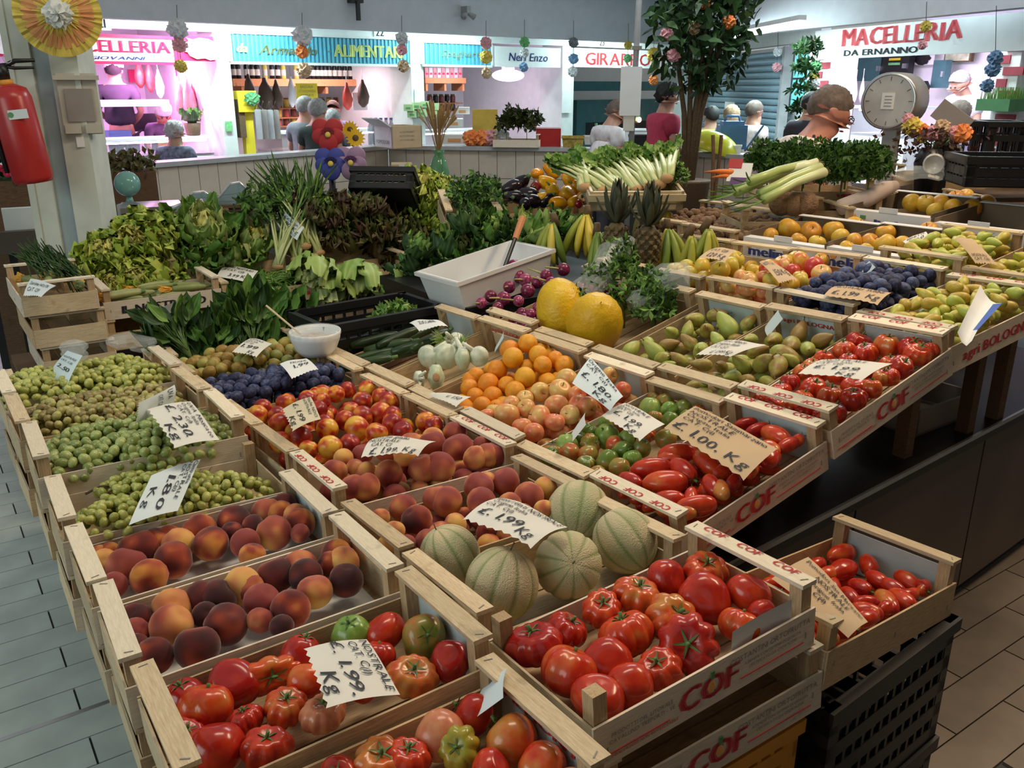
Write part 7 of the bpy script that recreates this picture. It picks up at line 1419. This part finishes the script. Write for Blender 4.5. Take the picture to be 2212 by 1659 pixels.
# grocery
def shelf(P, x0, x1, y0, y1, off, label, mat='shelfw', dep=.3):
    a, b, c, d = P.rect(x0, y0, x1, y1, off); t = thing('wall_shelf', label, 'shelf', P.M @ T(((a+b)/2, off, d))); w_ = b-a; bx('board', K[mat], -w_/2, w_/2, 0, dep, -.03, 0, t); bx('front_edge', K[mat], -w_/2, w_/2, -.02, 0, c-d, .0, t)
    for s in (-1, 0, 1): bx('bracket', K[mat], s*w_*.45-.02, s*w_*.45+.02, 0, dep, -.2, -.03, t)
    return d
zs = shelf(PB, 502, 882, 171, 186, 1.5, 'orange wooden shelf of bottles in the teal grocery'); zs2 = shelf(PB, 917, 1005, 168, 180, 1.5, 'orange wooden shelf of packets in the small grocery')
BOT = {}
def bottle(P, x, z, off, h, col, cap, label, group):
    key = (col, cap)
    if key not in BOT:
        BOT[key] = (MB().lathe([(.1,0),(.12,.02),(.12,.55),(.045,.72),(.04,.95),(.045,1)], 12).mesh('glass', K[col]), MB().lathe([(.123,.15),(.123,.42)], 12, None, False).mesh('label', K['card']), MB().lathe([(.048,.72),(.05,1.0),(.045,1.02)], 10).mesh('capsule', K[cap]))
    a = P.sz(x, 160, off)[0]; t = thing('bottle', label, 'bottle', P.M @ T((a, off, z)) @ SC(h), group)
    for n_, m in zip(('glass', 'label', 'capsule'), BOT[key]): ob(n_, m, t)
for i, x in enumerate((505,515,533,545,556,572,588,600,612,640,665,676,686,695,703,712,723,734,745,757,775,783)):
    col, cap, wh = ('black','black','dark bottle on the orange shelf, left group') if x < 620 else (('black','greyp','dark bottle on the orange shelf behind the cloth flower') if x < 706 else ('black','steel','dark sparkling wine bottle with silver neck on the orange shelf'))
    if x in (572, 612, 640): col, wh = 'rosy', 'yellow bottle among the dark ones on the orange shelf'
    bottle(PB, x, zs, 1.62, .3, col, cap, wh.replace(', left group', ' above the hams'), 'bottles on the orange shelf')
for i, (x0, x1, y0, m, lab) in enumerate(((794,812,148,'bluep','blue packet on the orange shelf'),(810,838,144,'scoopm','clear bundle of packets on the shelf'),(832,848,150,'pom_p','pink packet on the orange shelf'),(850,862,147,'lilac','lilac packet tilted on the orange shelf'),(862,874,150,'pom_b','blue round tin on the orange shelf'))):
    K.setdefault('lilac', plain('lilac_paper', (.36,.26,.55), .6)); t, w_, h_ = pt(PB, 'packet', lab, 'packet', x0, y0, x1, 171, 1.6, m, .14, 'pack'); bx('print', K['white'], -w_*.3, w_*.3, -.004, 0, h_*.3, h_*.6, t)
for i in range(9): t, w_, h_ = pt(PB, 'packet', 'pale pink packet in the row on the small grocery shelf', 'packet', 918+9*i, 146, 926+9*i, 168, 1.6, 'cloth' if i % 2 else 'pom_p', .14, 'pack', 'pink packets'); bx('print', K['pinkred'], -w_*.3, w_*.3, -.004, 0, h_*.3, h_*.5, t)
rl = thing('ham_rail', 'thin dark rail above the bottles in the grocery', 'rail', PB.at(690, 140, .6)); a, b = PB.sz(500, 140, .6)[0], PB.sz(882, 140, .6)[0]; m_ = PB.sz(690, 140, .6)[0]; MB().tube([(a-m_,0,.0),(b-m_,0,.0)], .01, 6).build('rail', K['black'], rl)
for i, (x, y0, y1, w0, m, lab) in enumerate(((570,168,238,36,'ham','large dark ham hanging over the grey bags'),(595,172,236,24,'ham','slim dark ham beside the white cloth'),(535,160,215,22,'ham','dark ham hanging at the yellow machine'),(748,178,238,24,'hamr','red wrapped ham on the rail'),(782,172,232,28,'ham','cut ham with round bone end'),(868,185,218,16,'hamr','small ham at the end of the rail'))): hang(PB, 'hanging_ham', lab, 'ham', x, y0, y1, w0, .6, m, 'hanging hams')
hang(PB, 'white_cloth', 'white cloth hanging beside the yellow poster', 'cloth', 627, 165, 232, 32, .55, 'cloth', None, .35)
t, w_, h_ = pt(PB, 'yellow_poster', 'yellow hand-lettered poster hanging in the grocery', 'poster', 640, 180, 686, 214, .58, 'ywsign', .01, 'sheet')
for i, s in enumerate(("BACCALA", '-STOCCAFISSO', 'SAGNATI')): letter('poster_text', s, K['gold'], h_*.16, t, T((0,-.003,h_*(.7-.27*i))) @ UPR, width=w_*(.6 if i != 1 else .85), jit=.2)
pt(PB, 'white_poster', 'white sheet behind the cut ham', 'poster', 762, 200, 793, 238, .75, 'cloth', .01, 'sheet'); pt(PB, 'small_note', 'small yellow note on the shelf edge', 'note', 806, 177, 818, 190, 1.44, 'ywsign', .01, 'sheet')
t, w_, h_ = pt(PB, 'ticket_machine', 'yellow ticket machine with green clover sign', 'machine', 515, 196, 555, 242, .0, 'ywsign', .25, 'housing'); bx('stand', K['ywsign'], -w_*.2, w_*.3, .05, .15, -1.2, 0, t); bx('dark_side', K['brownstem'], -w_*.5, -w_*.18, .02, .2, -.3, h_*.6, t); fluff(K['grink'], .09, 7, 'clover', t, T((w_*.2,-.03,h_*.62)) @ SC(1,.2,.8))
for i in range(4): P = PB.pt(562+13*i, 300, -.2); t = thing('grey_bag', 'grey shopping bag hanging in a row at the grocery', 'bag', T(P) @ yawto(P), 'grey shopping bags'); bx('pouch', K['greyp'] if i % 2 else K['ledge'], -.035, .035, -.1+.02*i, .02, 0, .34, t); MB().tube([(-.03,-.04,.34),(0,-.04,.44),(.03,-.04,.34)], .006, 5).build('strap', K['black'], t, None, True)
def jars(x0, x1, ys, off, label, mats):
    for r_, y in enumerate(ys):
        a = PB.sz(x0, y, off)[0]; b = PB.sz(x1, y, off)[0]; z = PB.pt((x0+x1)/2, y, off).z; t = thing('jar_shelf', label+[' (upper)', ' (middle)', ' (lower)'][r_], 'shelf', PB.M @ T(((a+b)/2, off, z))); bx('board', K['shelfw'], -(b-a)/2, (b-a)/2, 0, .2, -.02, 0, t); n_ = int((b-a)/.12)
        for i in range(n_):
            j = thing('jar', 'small jar on the '+label, 'jar', PB.M @ T((a+.06+i*.12, off+.08, z)), label+' jars'); m = mats[(i+r_) % len(mats)]
            key = ('jar', m)
            if key not in BOT: BOT[key] = (MB().lathe([(.042,0),(.045,.01),(.045,.1),(.035,.12)], 10).mesh('glass', K[m]), MB().lathe([(.037,.12),(.037,.14)], 10).mesh('lid', K['gold']))
            ob('glass', BOT[key][0], j); ob('lid', BOT[key][1], j)
jars(600, 740, (232, 252, 270), 2.0, 'shelf of preserves behind the two men', ['jar','rosy','meat']); jars(928, 1000, (222, 240), 2.0, 'shelf of dark jars in the small grocery', ['jar','black'])
pt(PB, 'dark_cabinet', 'dark cold cabinet behind the grocery counter', 'cabinet', 796, 200, 870, 262, 2.0, 'black', .3)
for i, (x, y, w0) in enumerate(((882,240,20),(900,236,20),(918,232,18),(935,238,20),(890,254,20),(912,252,22),(936,254,20))): P = PB.pt(x, y, -.1); t = thing('green_packet', 'pale green packet heaped on the grocery counter', 'packet', T(P) @ yawto(P) @ RZ(.2*(i % 3-1)), 'pale green packets'); s = scl(P, w0); bx('pack', plain('pale_green_pack', (.4,.55,.28), .5) if i == 0 else bpy.data.materials['pale_green_pack'], -s/2, s/2, 0, .15, 0, s*.7, t); bx('print', K['grink'], -s*.25, s*.25, -.004, 0, s*.2, s*.4, t)
for x0, x1, y1, lab in ((610, 880, 262, 'grocery counter with glass front'), (890, 1060, 262, 'counter of the small grocery')): case(PB, x0, x1, 285, 330, .1, lab, 'pinktube')
# neighbouring bay: oval lamp, fridge, door; rotisserie
P = PB.pt(1098, 163, .6); t = thing('oval_lamp', 'glowing oval pink-white lamp under the name sign', 'lamp', T(P) @ RZ(R(40))); MB().ell((0,0,0),(.32,.1,.09),20,10).build('diffuser', emis('lilac_lamp', (1,.72,.98), 7), t, None, True); bx('mount', K['white'], -.1, .1, -.04, .04, .08, .3, t)
pt(PB, 'steel_fridge', 'grey steel fridge under the oval lamp', 'fridge', 1080, 205, 1190, 330, 1.8, 'greyp', .5, 'door'); pt(PB, 'brown_door', 'brown panel in the name sign bay', 'panel', 1148, 148, 1195, 176, 1.6, 'panelb', .05); pt(PB, 'dark_shelf', 'dark shelf beside the fridge', 'shelf', 1115, 208, 1190, 218, 1.5, 'black', .3)
t, w_, h_ = pt(PB, 'rotisserie_oven', 'teal steel rotisserie oven with glowing lamp', 'oven', 1245, 215, 1475, 330, 1.2, 'tealp', .6, 'cabinet'); bx('window', K['black'], -w_*.42, w_*.42, -.01, 0, h_*.25, h_*.6, t); MB().ell((0,0,0),(.05,.03,.05)).build('glow', emis('warm_glow', (1,.62,.25), 9), t, T((w_*.05,-.03,h_*.62)), True)
pt(PB, 'extractor_hood', 'steel hood over the rotisserie oven', 'hood', 1240, 176, 1478, 196, .9, 'tealp', .5); pt(PB, 'notice', 'white notice with red cross on the pier', 'notice', 1214, 196, 1234, 244, -.05, 'paper', .01, 'sheet'); pt(PB, 'wall_stickers', 'stickers on the pier beside the green packets', 'sticker', 896, 190, 908, 232, -.04, 'cardb', .01, 'sheet'); pt(PB, 'green_note', 'green note on the pier beside the pink shop', 'note', 488, 262, 502, 284, -.04, 'pom_g', .01, 'sheet')
# shutter of single slats
K['slat'] = plain('blue_grey_shutter', (.28,.42,.5), .4, .3, var=.08); a, b, c, d = P3.rect(1508, 112, 1692, 330, .1)
sh = thing('roller_shutter', 'closed blue-grey roller shutter', 'shutter', P3.M @ T(((a+b)/2, .1, 0))); me = MB().tube([(-(b-a)/2,0,0),((b-a)/2,0,0)], .05, 8, None, True, 1).mesh('slat', K['slat'])
for i in range(24): ob('slat', me, sh, T((0,0,.1+i*(d-.1)/24)) @ SC(1,.35,.9*(d-.1)/24/.1))
for s in (-1, 1): bx('guide_rail', K['ledge'], s*(b-a)/2-.04, s*(b-a)/2+.04, -.06, .06, 0, d, sh)
pt(P3, 'notice', 'small white notice on the closed shutter', 'notice', 1565, 220, 1585, 248, .0, 'paper', .01, 'sheet')
t, w_, h_ = pt(P3, 'teal_window', 'teal window panel beside the shutter', 'window', 1712, 115, 1745, 240, -.05, plain('teal_glass', (.12,.42,.46), .15, emit=.25), .04, 'pane'); bx('bar', K['black'], -w_/2, w_/2, -.01, 0, h_*.55, h_*.58, t)
P = P3.pt(1728, 285, -.6); foliage('climbing_plant', [P+V3((0,0,z)) for z in (0,.2,.4,.6,.8)], .14, 200, ['dark','dark'], 'tall thin plant beside the teal window', 'plant', .07, 21)
# right butcher: brick pillars of single bricks, pictures, ovens, counter
K['brick'] = plain('red_brick', (.34,.04,.06), .7, var=.25); K['mortar'] = plain('white_mortar', (.78,.78,.78), .8)
def bricks(x0, x1, name):
    a, b, c, d = PR.rect(x0, 120, x1, 250, -.1); t = struct(bx(name, K['mortar'], a, b, -.1, .3, 0, d+.1, None, PR.M)); w_ = b-a; me = MB().box(-.11,.11,-.014,0,-.035,.035).mesh('brick', K['brick'], False); me2 = MB().box(-.055,.055,-.014,0,-.035,.035).mesh('brick', K['brick'], False)
    for r_ in range(22):
        x = a+.07+(.0 if r_ % 2 else .13)
        if r_ % 2 == 0: ob('brick', me2, t, T((a+.07,-.1,.15+r_*.1)))
        while x+.12 < b: ob('brick', me, t, T((x+.11,-.1,.15+r_*.1))); x += .26
bricks(1742, 1785, 'wall_brick_1'); bricks(2150, 2195, 'wall_brick_2')
for x0, x1, y0, y1, lab in ((1795, 1818, 125, 145, 'small framed picture on the white butcher wall'), (2040, 2098, 108, 134, 'framed food picture on the white butcher wall')):
    t, w_, h_ = pt(PR, 'framed_picture', lab, 'picture', x0, y0, x1, y1, 2.45, 'brownstem', .05, 'frame'); bx('print', plain('food_print', (.55,.6,.4), .6, var=.5, sc=8), -w_*.44, w_*.44, -.01, 0, h_*.1, h_*.9, t)
for x0, x1, y0, y1, m, lab in ((1850,1905,122,175,'tealp','tall dark steel door in the right butcher shop'),(1902,1962,118,168,'black','black oven with bright labels'),(2013,2040,130,190,'tealp','narrow green door frame in the right butcher shop')): 
    t, w_, h_ = pt(PR, 'steel_door', lab, 'door', x0, y0, x1, y1, 2.3, m, .1, 'leaf'); bx('handle', K['steel'], w_*.36, w_*.42, -.04, 0, h_*.4, h_*.6, t)
    if m == 'black':
        for i, mm in enumerate(('ywsign', 'pom_g')): bx('bright_label', K[mm], -w_*.2, w_*.2, -.01, 0, h_*(.75-.2*i), h_*(.85-.2*i), t)
t, w_, h_ = pt(PR, 'wall_poster', 'white poster with a dark bird shape', 'poster', 1970, 112, 2018, 140, 2.45, 'paper', .01, 'sheet'); fluff(K['black'], .1, 8, 'bird_shape', t, T((0,-.01,h_*.5)) @ SC(1.3,.1,.8))
case(PR, 1840, 1960, 235, 300, .3, 'brightly lit white meat counter of the right butcher', 'pinktube'); P = PR.pt(1998, 185, 2.2); t = thing('wall_extinguisher', 'small dark extinguisher on the wall of the right butcher', 'extinguisher', T(P)); MB().lathe([(.06,-.3),(.065,0),(.03,.06)], 12).build('cylinder', K['black'], t, None, True); MB().lathe([(.066,-.12),(.066,-.05)], 12, None, False).build('band', K['orink'], t)
t, w_, h_ = pt(PR, 'grass_tray', 'tray of green decorative grass beside the brick pillar', 'tray', 2108, 214, 2180, 240, -.3, 'grink', .3, 'tray'); mb = MB()
for i in range(200): x = rng.uniform(-w_/2, w_/2); y = rng.uniform(0,.3); mb.tube([(x,y,h_),(x+rng.uniform(-.02,.02),y,h_+.1)], [.004,.001], 3)
tag(mb.build('grass', K['lf_green'], t), kind='stuff')
for i, (x, y) in enumerate(((1835,185),(1850,180),(1865,178))): hang(PR, 'white_cloth', 'white cloth hanging in the right butcher shop', 'cloth', x, y-10, y+45, 16, 1.6, 'cloth', 'white cloths of the right butcher', .4)
# ================================================================ PEOPLE (one skinned body each; hair and clothing are children)
K['skinc'] = plain('skin', (.52,.28,.19), .5, var=.08); K['skinr'] = plain('ruddy_skin', (.58,.25,.18), .5, var=.08)
def hcol(n, c): K[n] = plain(n, c, .7, var=.35, sc=40)
hcol('hair_grey', (.3,.3,.3)); hcol('hair_brown', (.14,.1,.08)); hcol('hair_black', (.015,.013,.013)); hcol('hair_blond', (.36,.24,.14)); hcol('hair_white', (.5,.48,.5))
def cloth(n, c, var=.15): K[n] = plain(n, c, .85, var=var, sc=22); return n
for n_, c_ in (('c_dark',(.03,.025,.04)),('c_grey',(.16,.18,.2)),('c_green',(.03,.05,.045)),('c_white',(.78,.76,.78)),('c_red',(.48,.04,.09)),('c_pants',(.05,.05,.07)),('c_lilac',(.5,.42,.66)),('c_purple',(.2,.13,.24)),('c_yellow',(.5,.46,.12)),('c_teal',(.06,.2,.22)),('c_apron',(.8,.4,.04))): cloth(n_, c_)
cloth('c_lace', (.8,.68,.62), .25); cloth('c_flower', (.2,.22,.32), .6)
def skin(name, vs, es, rs, mat, parent, lvl=1):
    me = bpy.data.meshes.new(name); me.from_pydata(vs, es, []); me.materials.append(K[mat]); o = ob(name, me, parent)
    m = o.modifiers.new('skin', 'SKIN'); m.use_smooth_shade = True; m.branch_smoothing = .6
    for i, r in enumerate(rs): me.skin_vertices[0].data[i].radius = r if isinstance(r, tuple) else (r, r)
    me.skin_vertices[0].data[0].use_root = True
    s = o.modifiers.new('smooth', 'SUBSURF'); s.levels = lvl; s.render_levels = lvl; return o
def person(x, y, d, face, label, shirt, hair, hstyle='short', H=None, lean=0, nod=0, arms='down', pants='c_pants', hat=None, apron=None, skinm='skinc', lvl=1, extra=None):
    """x, y: pixel of the head centre; d: ground distance; face: heading in degrees (0 away from the viewer, 90 to picture right)"""
    Ph = pd(x, y, d); H = H or max(1.48, min(1.8, Ph.z/.945)); k = H/1.7
    piv = V3((0,0,.95)); Rl = M4.Rotation(-R(lean), 4, 'X'); U_ = lambda p: tuple(piv+(Rl.to_3x3() @ (V3(p)-piv)))
    nk = V3((0,.01,1.47)); Rn = M4.Rotation(-R(nod), 4, 'X'); Hd = lambda p: U_(nk+(Rn.to_3x3() @ (V3(p)-nk)))
    vs = [(0,0,.95), U_((0,0,1.1)), U_((0,.01,1.28)), U_((0,0,1.4)), U_((0,.005,1.475)), Hd((0,.03,1.535)), Hd((0,.025,1.61)), Hd((0,.01,1.675)), Hd((0,.13,1.585)), Hd((-.102,.0,1.59)), Hd((.102,.0,1.59)), Hd((0,.085,1.53))]
    rs = [(.16,.12),(.145,.11),(.165,.12),(.12,.095),.065,(.1,.11),(.126,.144),(.108,.122),.022,(.016,.03),(.016,.03),.042]; es = [(0,1),(1,2),(2,3),(3,4),(4,5),(5,6),(6,7),(6,8),(6,9),(6,10),(5,11)]
    AR = {'down': ((.23,-.02,1.14),(.25,.08,.9)), 'front': ((.24,.02,1.15),(.13,.28,1.08)), 'work': ((.25,.04,1.14),(.1,.3,.98)), 'hip': ((.3,-.02,1.15),(.2,.1,1.0))}[arms]
    arm = {}
    for s in (-1, 1):
        b = len(vs); E = V3((s*AR[0][0], AR[0][1], AR[0][2])); Wr = V3((s*AR[1][0], AR[1][1], AR[1][2])); dr = (Wr-E).normalized(); sd = V3((s,0,0)); sd = (sd-dr*sd.dot(dr)).normalized()
        vs += [U_((s*.165,0,1.385)), U_(E), U_(Wr), U_(Wr+dr*.07)]; rs += [.056,.042,.028,(.032,.018)]; es += [(3,b),(b,b+1),(b+1,b+2),(b+2,b+3)]; arm[s] = (U_((s*.165,0,1.385)), U_(E), U_(Wr))
        for q in range(4):      # fingers, then the thumb from the side of the palm
            o_ = sd*(.024-.016*q); f1 = Wr+dr*.1+o_; cz = V3((0,0,-.012))
            c = len(vs); l_ = (.03,.038,.034,.024)[q]; vs += [U_(f1), U_(f1+dr*l_+cz)]; rs += [.009,.007]; es += [(b+3,c),(c,c+1)]
        c = len(vs); vs += [U_(Wr+dr*.045-sd*.035), U_(Wr+dr*.075-sd*.05)]; rs += [.011,.008]; es += [(b+2,c),(c,c+1)]
    for s in (-1, 1):
        b = len(vs); vs += [(s*.09,0,.88),(s*.1,.02,.5),(s*.1,-.01,.09),(s*.11,.13,.035)]; rs += [.088,.058,.04,(.04,.03)]; es += [(0,b),(b,b+1),(b+1,b+2),(b+2,b+3)]
    hc = V3(Hd((0,.02,1.61)))*k; Rz = RZ(-R(face)); base = Ph-(Rz.to_3x3() @ hc)
    t = thing('person', label, 'person', T((base.x, base.y, base.z)) @ Rz @ SC(k))
    b_ = skin('body', vs, es, rs, skinm, t, lvl)
    # clothes
    sv = [vs[0], vs[1], vs[2], vs[3], U_((0,0,1.445))]; sr = [(.21,.17),(.19,.155),(.215,.165),(.185,.15),(.1,.1)]; se = [(0,1),(1,2),(2,3),(3,4)]
    for s in (-1, 1):
        a, e, w_ = [V3(q) for q in arm[s]]; b = len(sv); sv += [tuple(a), tuple(a+(e-a)*.75)]; sr += [.118,.085]; se += [(3,b),(b,b+1)]
    skin('shirt', sv, se, sr, shirt, t, lvl)
    pv_ = [(0,0,.96)]; pr_ = [(.2,.16)]; pe = []
    for s in (-1, 1): b = len(pv_); pv_ += [(s*.09,0,.86),(s*.1,.015,.5),(s*.1,-.01,.12)]; pr_ += [.105,.078,.068]; pe += [(0,b),(b,b+1),(b+1,b+2)]
    skin('trousers', pv_, pe, pr_, pants, t, lvl)
    # hair: cap that leaves the face free
    rg = random.Random(x); ph0 = rg.uniform(0, 6); amp = {'short':.05,'curly':.16,'bob':.06,'thin':.02}[hstyle]; lo = {'short':.53,'curly':.58,'bob':.7,'thin':.5}[hstyle]
    hm = MB(); HM = T(vs[6]) @ (Rl @ Rn)
    def hf(th, p):
        fr = max(0, sin(th))**1.5; a = p*(lo+.2*max(0,-sin(th))-.2*fr); kk = 1+amp*sin(7*th+ph0+5*sin(6*p))*sin(p)+amp*.6*sin(13*th+9*p)
        return (.104*kk*sin(a)*cos(th), .118*kk*sin(a)*sin(th)-.012, .112*kk*cos(a)+.016)
    hm.ell((0,0,0),(1,1,1),26,14,HM,hf); hm.build('hair', K[hair], t, None, True)
    if hstyle == 'bob': MB().ell((0,-.05,-.04),(.1,.07,.1),16,10,HM).build('back_hair', K[hair], t, None, True)
    for s in (-1, 1): MB().ell((s*.032,.099,-.004),(.013,.008,.008),8,6,HM).build('eye', K['ink'], t, None, True); MB().ell((s*.034,.101,.018),(.022,.006,.004),8,4,HM).build('eyebrow', K[hair], t, None, True)
    MB().ell((0,.106,-.062),(.024,.007,.005),8,4,HM).build('mouth', K['redink'], t, None, True)
    if hat: MB().lathe([(.113,.03),(.118,.05),(.116,.11),(.1,.135),(.01,.14)], 20, HM).build('cap', K[hat], t, None, True)
    if apron: MB().grid(6, 8, lambda s, q: U_(((s-.5)*.3*(1.2 if q < .6 else .75), .128+.02*cos((s-.5)*3), .75+.55*q))).build('apron', K[apron], t, None, True)
    if extra: extra(t, HM, U_, k)
    return t
def glasses(t, HM, U_, k):
    for s in (-1, 1): MB().tube([(s*.036+.024*cos(a), .112, -.004+.019*sin(a)) for a in [i*pi/6 for i in range(13)]], .0026, 5, HM).build('glasses_rim', K['ink'], t); MB().tube([(s*.06,.108,0),(s*.092,.03,.004),(s*.098,-.02,0)], .0024, 5, HM).build('glasses_arm', K['ink'], t)
    for i in range(16): a = pi*(i/15)*1.2-.1*pi; p = U_((cos(a)*.085, -.005+sin(a)*.1*(1), 1.455-.06*max(0, sin(a)))); MB().ell((0,0,0),(.0085,.0085,.0085),8,6).build('necklace_bead', K['ink'], t, T(p), True)
person(1793, 240, 4.9, 82, 'woman with short hair and glasses in pale lace top bending over the stall', 'c_lace', 'hair_brown', 'short', 1.66, 22, 2, 'work', lvl=2, extra=glasses, skinm='skinr')
person(246, 152, 12.4, -15, 'butcher in white cap and dark shirt turned to the back wall', 'c_dark', 'hair_black', 'short', 1.75, hat='c_white', arms='work')
person(352, 245, 12.5, 150, 'butcher in white cap and orange apron leaning over the counter', 'c_purple', 'hair_black', 'short', 1.58, 14, 20, 'work', hat='c_white', apron='c_apron', skinm='skinr')
person(377, 285, 10.0, 10, 'woman with pale hair and flowered blouse at the pink meat counter', 'c_flower', 'hair_white', 'curly', 1.5, 4, 0, 'front')
person(660, 232, 10.5, 20, 'bald-headed man in grey shirt at the grocery counter', 'c_grey', 'hair_grey', 'thin', 1.68, arms='front')
person(687, 238, 9.9, 10, 'grey-haired man in dark green shirt at the grocery counter', 'c_green', 'hair_grey', 'short', 1.64, arms='front')
person(719, 236, 13.0, 180, 'shopkeeper in lilac top facing the two men', 'c_lilac', 'hair_brown', 'short', 1.62, skinm='skinr')
person(719, 256, 11.0, 5, 'small person with grey hair before the shopkeeper', 'c_grey', 'hair_grey', 'short', 1.5)
person(1332, 243, 9.2, 60, 'person in pale top leaning beside the grey pole', 'c_white', 'hair_brown', 'short', 1.6, 15, 12, 'work')
person(1442, 208, 8.9, 70, 'woman with black curly hair in a red top and dark apron', 'c_red', 'hair_black', 'curly', 1.64, 4, 0, 'front', apron='c_dark')
person(1536, 250, 10.6, -10, 'person with dark hair in a yellow top before the shutter', 'c_yellow', 'hair_black', 'short', 1.5)
person(1580, 248, 10.6, 0, 'person with blond bobbed hair before the shutter', 'c_teal', 'hair_blond', 'bob', 1.5)
person(1630, 240, 10.4, 60, 'person with short brown hair looking right before the shutter', 'c_lace', 'hair_brown', 'short', 1.52)
person(1752, 225, 9.5, 30, 'person with dark hair behind the bending woman', 'c_dark', 'hair_black', 'short', 1.6)
person(2073, 178, 11.9, -110, 'butcher in white shirt looking down at his counter', 'c_white', 'hair_grey', 'short', 1.75, 8, 24, 'work', apron='c_teal')
person(2072, 243, 9.9, -30, 'short person with brown hair before the right butcher', 'c_lilac', 'hair_brown', 'short', 1.56)
